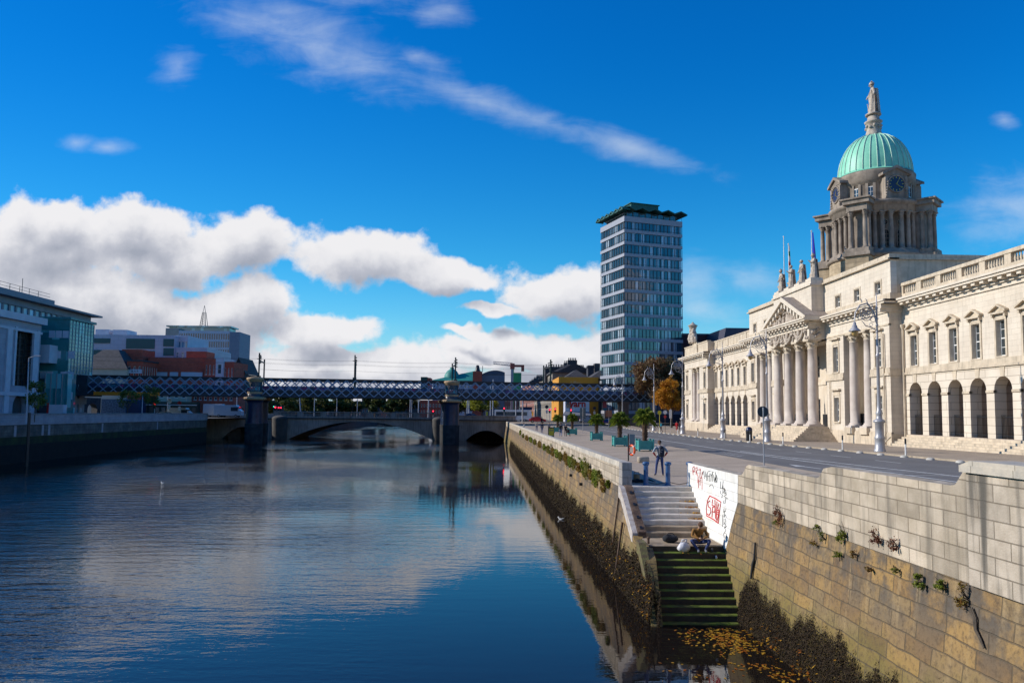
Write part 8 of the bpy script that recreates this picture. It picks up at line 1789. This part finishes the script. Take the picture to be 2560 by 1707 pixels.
# ================================================= WEED, WALL PLANTS, FLOATING LEAVES
def weed_mat():
    m = bpy.data.materials.new('bladder weed'); m.use_nodes = True; k = NT(m.node_tree); b = k.n['Principled BSDF']; geo = k.new('ShaderNodeNewGeometry')
    c = k.ramp(geo.outputs['Random Per Island'], [(0, (.009, .006, .004)), (.5, (.026, .016, .009)), (.85, (.05, .03, .013)), (.95, (.035, .03, .008)), (1, (.11, .06, .016))]); k.l.new(c, b.inputs['Base Color']); b.inputs['Roughness'].default_value = .8; b.inputs['Specular IOR Level'].default_value = .2; return m
def weed(name, label, u0, sl, ya, yb_, ztop, n, seed, size):
    g_ = np.random.default_rng(seed); yy = ya+(yb_-ya)*g_.random(n) if yb_-ya < 40 else ya*(yb_/ya)**g_.random(n)
    zt = ztop+.16*np.sin(yy*1.3+seed)+.13*np.sin(yy*3.1)+.10*np.sin(yy*7.7+1)+.08*np.sin(yy*17)+.10*g_.normal(size=n); z1 = zt-(zt-WZ+.05)*g_.random(n)**.85
    ln = size*(.5+g_.random(n))*(.5 if yb_-ya < 40 else .6); w_ = ln*.22; bulge = np.clip((zt-z1)/1.2, 0, 1)*.07+.015
    u = u0-sl*np.abs(z1)-bulge*g_.random(n)-.01; du = -.02-.04*g_.random(n); dy = .5*ln*g_.normal(size=n)*.4; tw = g_.normal(size=n)*.8
    X = u-QK*yy; ax, ay = np.sin(tw)*w_, np.cos(tw)*w_; z2 = np.maximum(z1-ln, WZ-.05); zm = (z1+z2)/2
    V = np.stack([np.stack([X-ax*.4, yy-ay*.4, z1], 1), np.stack([X+du-ax, yy-ay+dy*.5, zm], 1), np.stack([X+du*.6, yy+dy, z2], 1), np.stack([X+du+ax, yy+ay+dy*.5, zm], 1)], 1).reshape(-1, 3)
    o = np_mesh(name, V, WM, None, loc=(float(X.mean()), float(yy.mean()), -3)); return tag(o, label, 'seaweed', None, 'stuff')
WM = weed_mat()
weed('seaweed', 'dark brown seaweed hanging over the foot of the wall right of the steps', RU, .10, 10.5, 25.9, -2.5, 80000, 1, .09)
weed('seaweed', 'dark brown seaweed hanging along the foot of the quay wall left of the steps', QU, .13, 25.5, 150, -2.2, 120000, 2, .11)
weed('seaweed', 'dark seaweed draped over the mossy kerb of the lower steps', 5.98, .02, 25.2, 27.3, -2.7, 4000, 3, .13)
# autumn leaves caught on the weed and floating
lw = leafmat('fallen leaves', ((.35, .10, .008), (.60, .34, .03)), .3)
def flat_leaves(name, label, pts, size, seed, tilt=.15):
    g_ = np.random.default_rng(seed); n = len(pts); P_ = np.array(pts); a = g_.random(n)*6.28; s_ = size*(.5+.9*g_.random(n)); c, s = np.cos(a)*s_, np.sin(a)*s_; t = tilt*g_.normal(size=n)*s_
    V = np.stack([P_+np.stack([-c, -s, -t], 1), P_+np.stack([s*.6, -c*.6, 0*t], 1), P_+np.stack([c, s, t], 1), P_+np.stack([-s*.6, c*.6, 0*t], 1)], 1).reshape(-1, 3)
    o = np_mesh(name, V, lw, None, loc=tuple(float(x) for x in P_.mean(0))); return tag(o, label, 'leaves', None, 'stuff')
r2 = random.Random(11); pts = []
for i in range(750):
    y = 25.0-abs(r2.gauss(0, 4.2)); 
    if y < 10: continue
    k_ = (25.0-y)/10; u = RU-.55-abs(r2.gauss(0, .5))-r2.random()*max(0, .9-k_*.4); 
    if mnoise.noise(Vector((u*1.1, y*.8, 3))) < -.08: continue
    pts.append(q(u, y, WZ+.012))
for i in range(150): pts.append(q(r2.uniform(6.2, 8.6), r2.uniform(23.2, 25.2), WZ+.012))
for i in range(60): pts.append(q(r2.uniform(4, 8.6), r2.uniform(14, 24), WZ+.012))
flat_leaves('floating_leaves', 'yellow and brown leaves floating in the corner below the steps', pts, .055, 3, .1)
pts = [ (lambda y, z: q(RU-.10*abs(z)-.16, y, z))(r2.uniform(11, 24.5), WZ+abs(r2.gauss(0, .35))) for _ in range(420)]
pts = [p for p in pts if mnoise.noise(Vector((p[1]*.9, 0, 7))) > -.1]
flat_leaves('stranded_leaves', 'orange leaves caught in the seaweed right of the steps', pts, .045, 4, .5)
pts = [q(QU-.13*abs(z)-.16, y, z) for y, z in [(25.5+22*r2.random()**1.6, WZ+.15+1.2*r2.random()) for _ in range(330)]]
flat_leaves('stranded_leaves', 'orange leaves caught in the seaweed left of the steps', pts, .04, 5, .5)
pts = []
for kx in (3, 4, 5, 6): pts += [q(8.9-abs(r2.gauss(0, .28)), UY(kx)+r2.uniform(.18, .36), -.185*kx+.02+.03*r2.random()) for _ in range(60)]
pts += [q(r2.uniform(6.6, 9), r2.uniform(27.5, 28), -1.86+.21*0) for _ in range(8)]
flat_leaves('swept_leaves', 'brown leaves swept into the corners of the upper steps by the white wall', pts, .04, 6, .5)
# plants growing out of the masonry
def tuft(label, y, z, u0, sl, w_, h_, m, n, seed, group, size=.05):
    p = Vector(q(u0-sl*max(0, -z)-.1, y, z)); r3 = random.Random(seed); K = 3+int(w_*12); V = []
    for i in range(K):
        f = r3.uniform(.15, .5); V.append(leaf_cloud(max(12, n//K), p+Vector((-.02, r3.uniform(-w_, w_), r3.uniform(-h_, h_)*.8)), (.10, w_*f, h_*f*1.3), size*.75, seed*31+i, shell=.0))
    V = np.concatenate(V)
    e = empty('wall_plant', p, label, 'plant', group); np_mesh('leaves', V, m, e); b = MB(); r3 = random.Random(seed)
    for i in range(7): b.tube([p+Vector((.11, 0, -h_*.4)), p+Vector((.0, r3.uniform(-w_, w_)*.5, r3.uniform(-.3, .4)*h_)), p+Vector((-.06, r3.uniform(-w_, w_)*.9, r3.uniform(-.6, 1)*h_))], [.012, .009, .004], 4)
    b.build('stem', M['bark'], e); return e
pg = leafmat('valerian green', ((.10, .15, .02), (.26, .28, .03)), .35); pr_ = leafmat('rusty plant', ((.20, .09, .02), (.26, .19, .035)), .3); po = leafmat('olive plant', ((.12, .12, .02), (.22, .19, .03)), .3); pd = leafmat('dry red plant', ((.16, .045, .03), (.24, .10, .05)), .3)
Lq = [(36.3, -.15, .22, .28), (37.6, -.35, .55, .42), (38.9, -.05, .3, .3), (40.4, -.2, .75, .55), (42.0, -.3, .45, .4), (43.6, -.15, .7, .5), (45.4, -.1, .5, .42), (47.2, -.2, .5, .35), (49.5, -.1, .8, .45), (52.0, -.15, .7, .4), (54.6, -.1, .9, .45), (58, -.15, .7, .35), (61, -.1, .9, .4), (64.5, -.1, .8, .4), (68.5, -.12, 1.1, .4), (73, -.1, .8, .35), (79, -.1, 1.3, .4), (86, -.1, 1.4, .35), (93, -.1, 1.5, .35), (101, -.12, 1.8, .35), (110, -.1, 1.2, .3), (118, .1, 1.0, .4)]
for i, (y, z, w_, h_) in enumerate(Lq): tuft('leafy plant rooted in the ledge under the parapet, number unseen' if False else 'bushy green and rust plant growing from the ledge below the quay parapet', y, z, QU, .13, w_*1.25, h_*.85, (pg, pr_, po)[(i*7) % 3], int(450+450*w_), 200+i, 'plants along the quay ledge', .05+y*.0006)
for i, (y, z) in enumerate(((44.5, .45), (50.5, .35), (57, .5), (66, .4), (47, .3))): tuft('small green sprig in the parapet joints', y, z, QU, 0, .1, .12, pg, 60, 260+i, 'sprigs in the parapet joints', .04)
def at_wall(cx, cy): return on_wall(1900+cx/2.583, 1100+cy/2.583, RU, .10, .0)
RWP = [(140, 470, .22, .32, pd, 'bushy dry red plant on the brown wall next to the white paint', 260), (125, 530, .1, .12, pg, 'green sprig directly under the dry red bush', 60), (390, 560, .14, .09, pg, 'small green tuft on the ledge left of the tall one', 60), (560, 600, .16, .36, pg, 'tall green plant spilling over the ledge of the right wall', 260), (425, 625, .05, .2, pg, 'thin upright green sprig below the small ledge tuft', 50), (370, 672, .13, .12, pr_, 'rusty tuft low on the brown wall', 60), (530, 738, .14, .11, pg, 'round green cushion on the brown wall', 90),
       (630, 730, .1, .14, pr_, 'small brownish sprig right of the green cushion', 50), (780, 640, .16, .3, pd, 'trailing reddish plant on the pale blocks', 150), (890, 668, .11, .24, pd, 'second reddish plant just right of the trailing one', 120), (1065, 915, .16, .26, pg, 'bright green bush low on the right wall', 220), (1200, 925, .14, .17, pg, 'round bright green bush near the pier', 170), (1345, 1000, .14, .35, pr_, 'brown and green creeper head at the foot of the pier', 200), (905, 830, .05, .15, pg, 'tiny green sprig in the middle of the brown wall', 40), (730, 825, .12, .08, pr_, 'flat rusty tuft at the courses under the reddish plants', 50)]
for i, (cx, cy, w_, h_, m, lb, n) in enumerate(RWP): p = at_wall(cx, cy); sc_ = p.y/20; tuft(lb, p.y, p.z, RU, .10, w_*sc_, h_*sc_*.9, m, int(n*1.6), 300+i, 'plants on the right wall', .032)
vine = MB(); V_ = [(1370, 1080), (1400, 1150), (1405, 1220), (1440, 1290), (1460, 1340)]
for o_ in (0, 12, -10): vine.tube([at_wall(x+o_*(1-i/4), y)+Vector((-.04, 0, 0)) for i, (x, y) in enumerate(V_)], .018, 5)
tag(vine.build('creeper', M['bark'], None, loc=at_wall(1400, 1150)), 'bare brown creeper stems trailing down below the pier', 'creeper')
# gulls
for i, (px, py, zz) in enumerate(((406, 1208, WZ), (1402, 1298, WZ))):
    p = at_z(px, py, WZ); b = MB(); b.ball((0, 0, .05), .13, 10, 7, (1.5, .8, .5)); b.ball((.22, 0, .24), .065, 8, 6); b.tube([(.15, 0, .12), (.2, 0, .2), (.22, 0, .24)], [.08, .05, .04], 7); b.tube([(.27, 0, .235), (.34, 0, .22)], [.02, .006], 5); b.tube([(-.15, 0, .12), (-.32, 0, .14)], [.07, .015], 6)
    o = b.build('gull', M['white'], None); o.scale = (.75, .75, .6); o.location = p; o.rotation_euler = (0, 0, 2.6); WL[o.name] = p; tag(o, ('white gull floating on the open river towards the far quay', 'white gull floating close to the weedy quay wall')[i], 'gull')
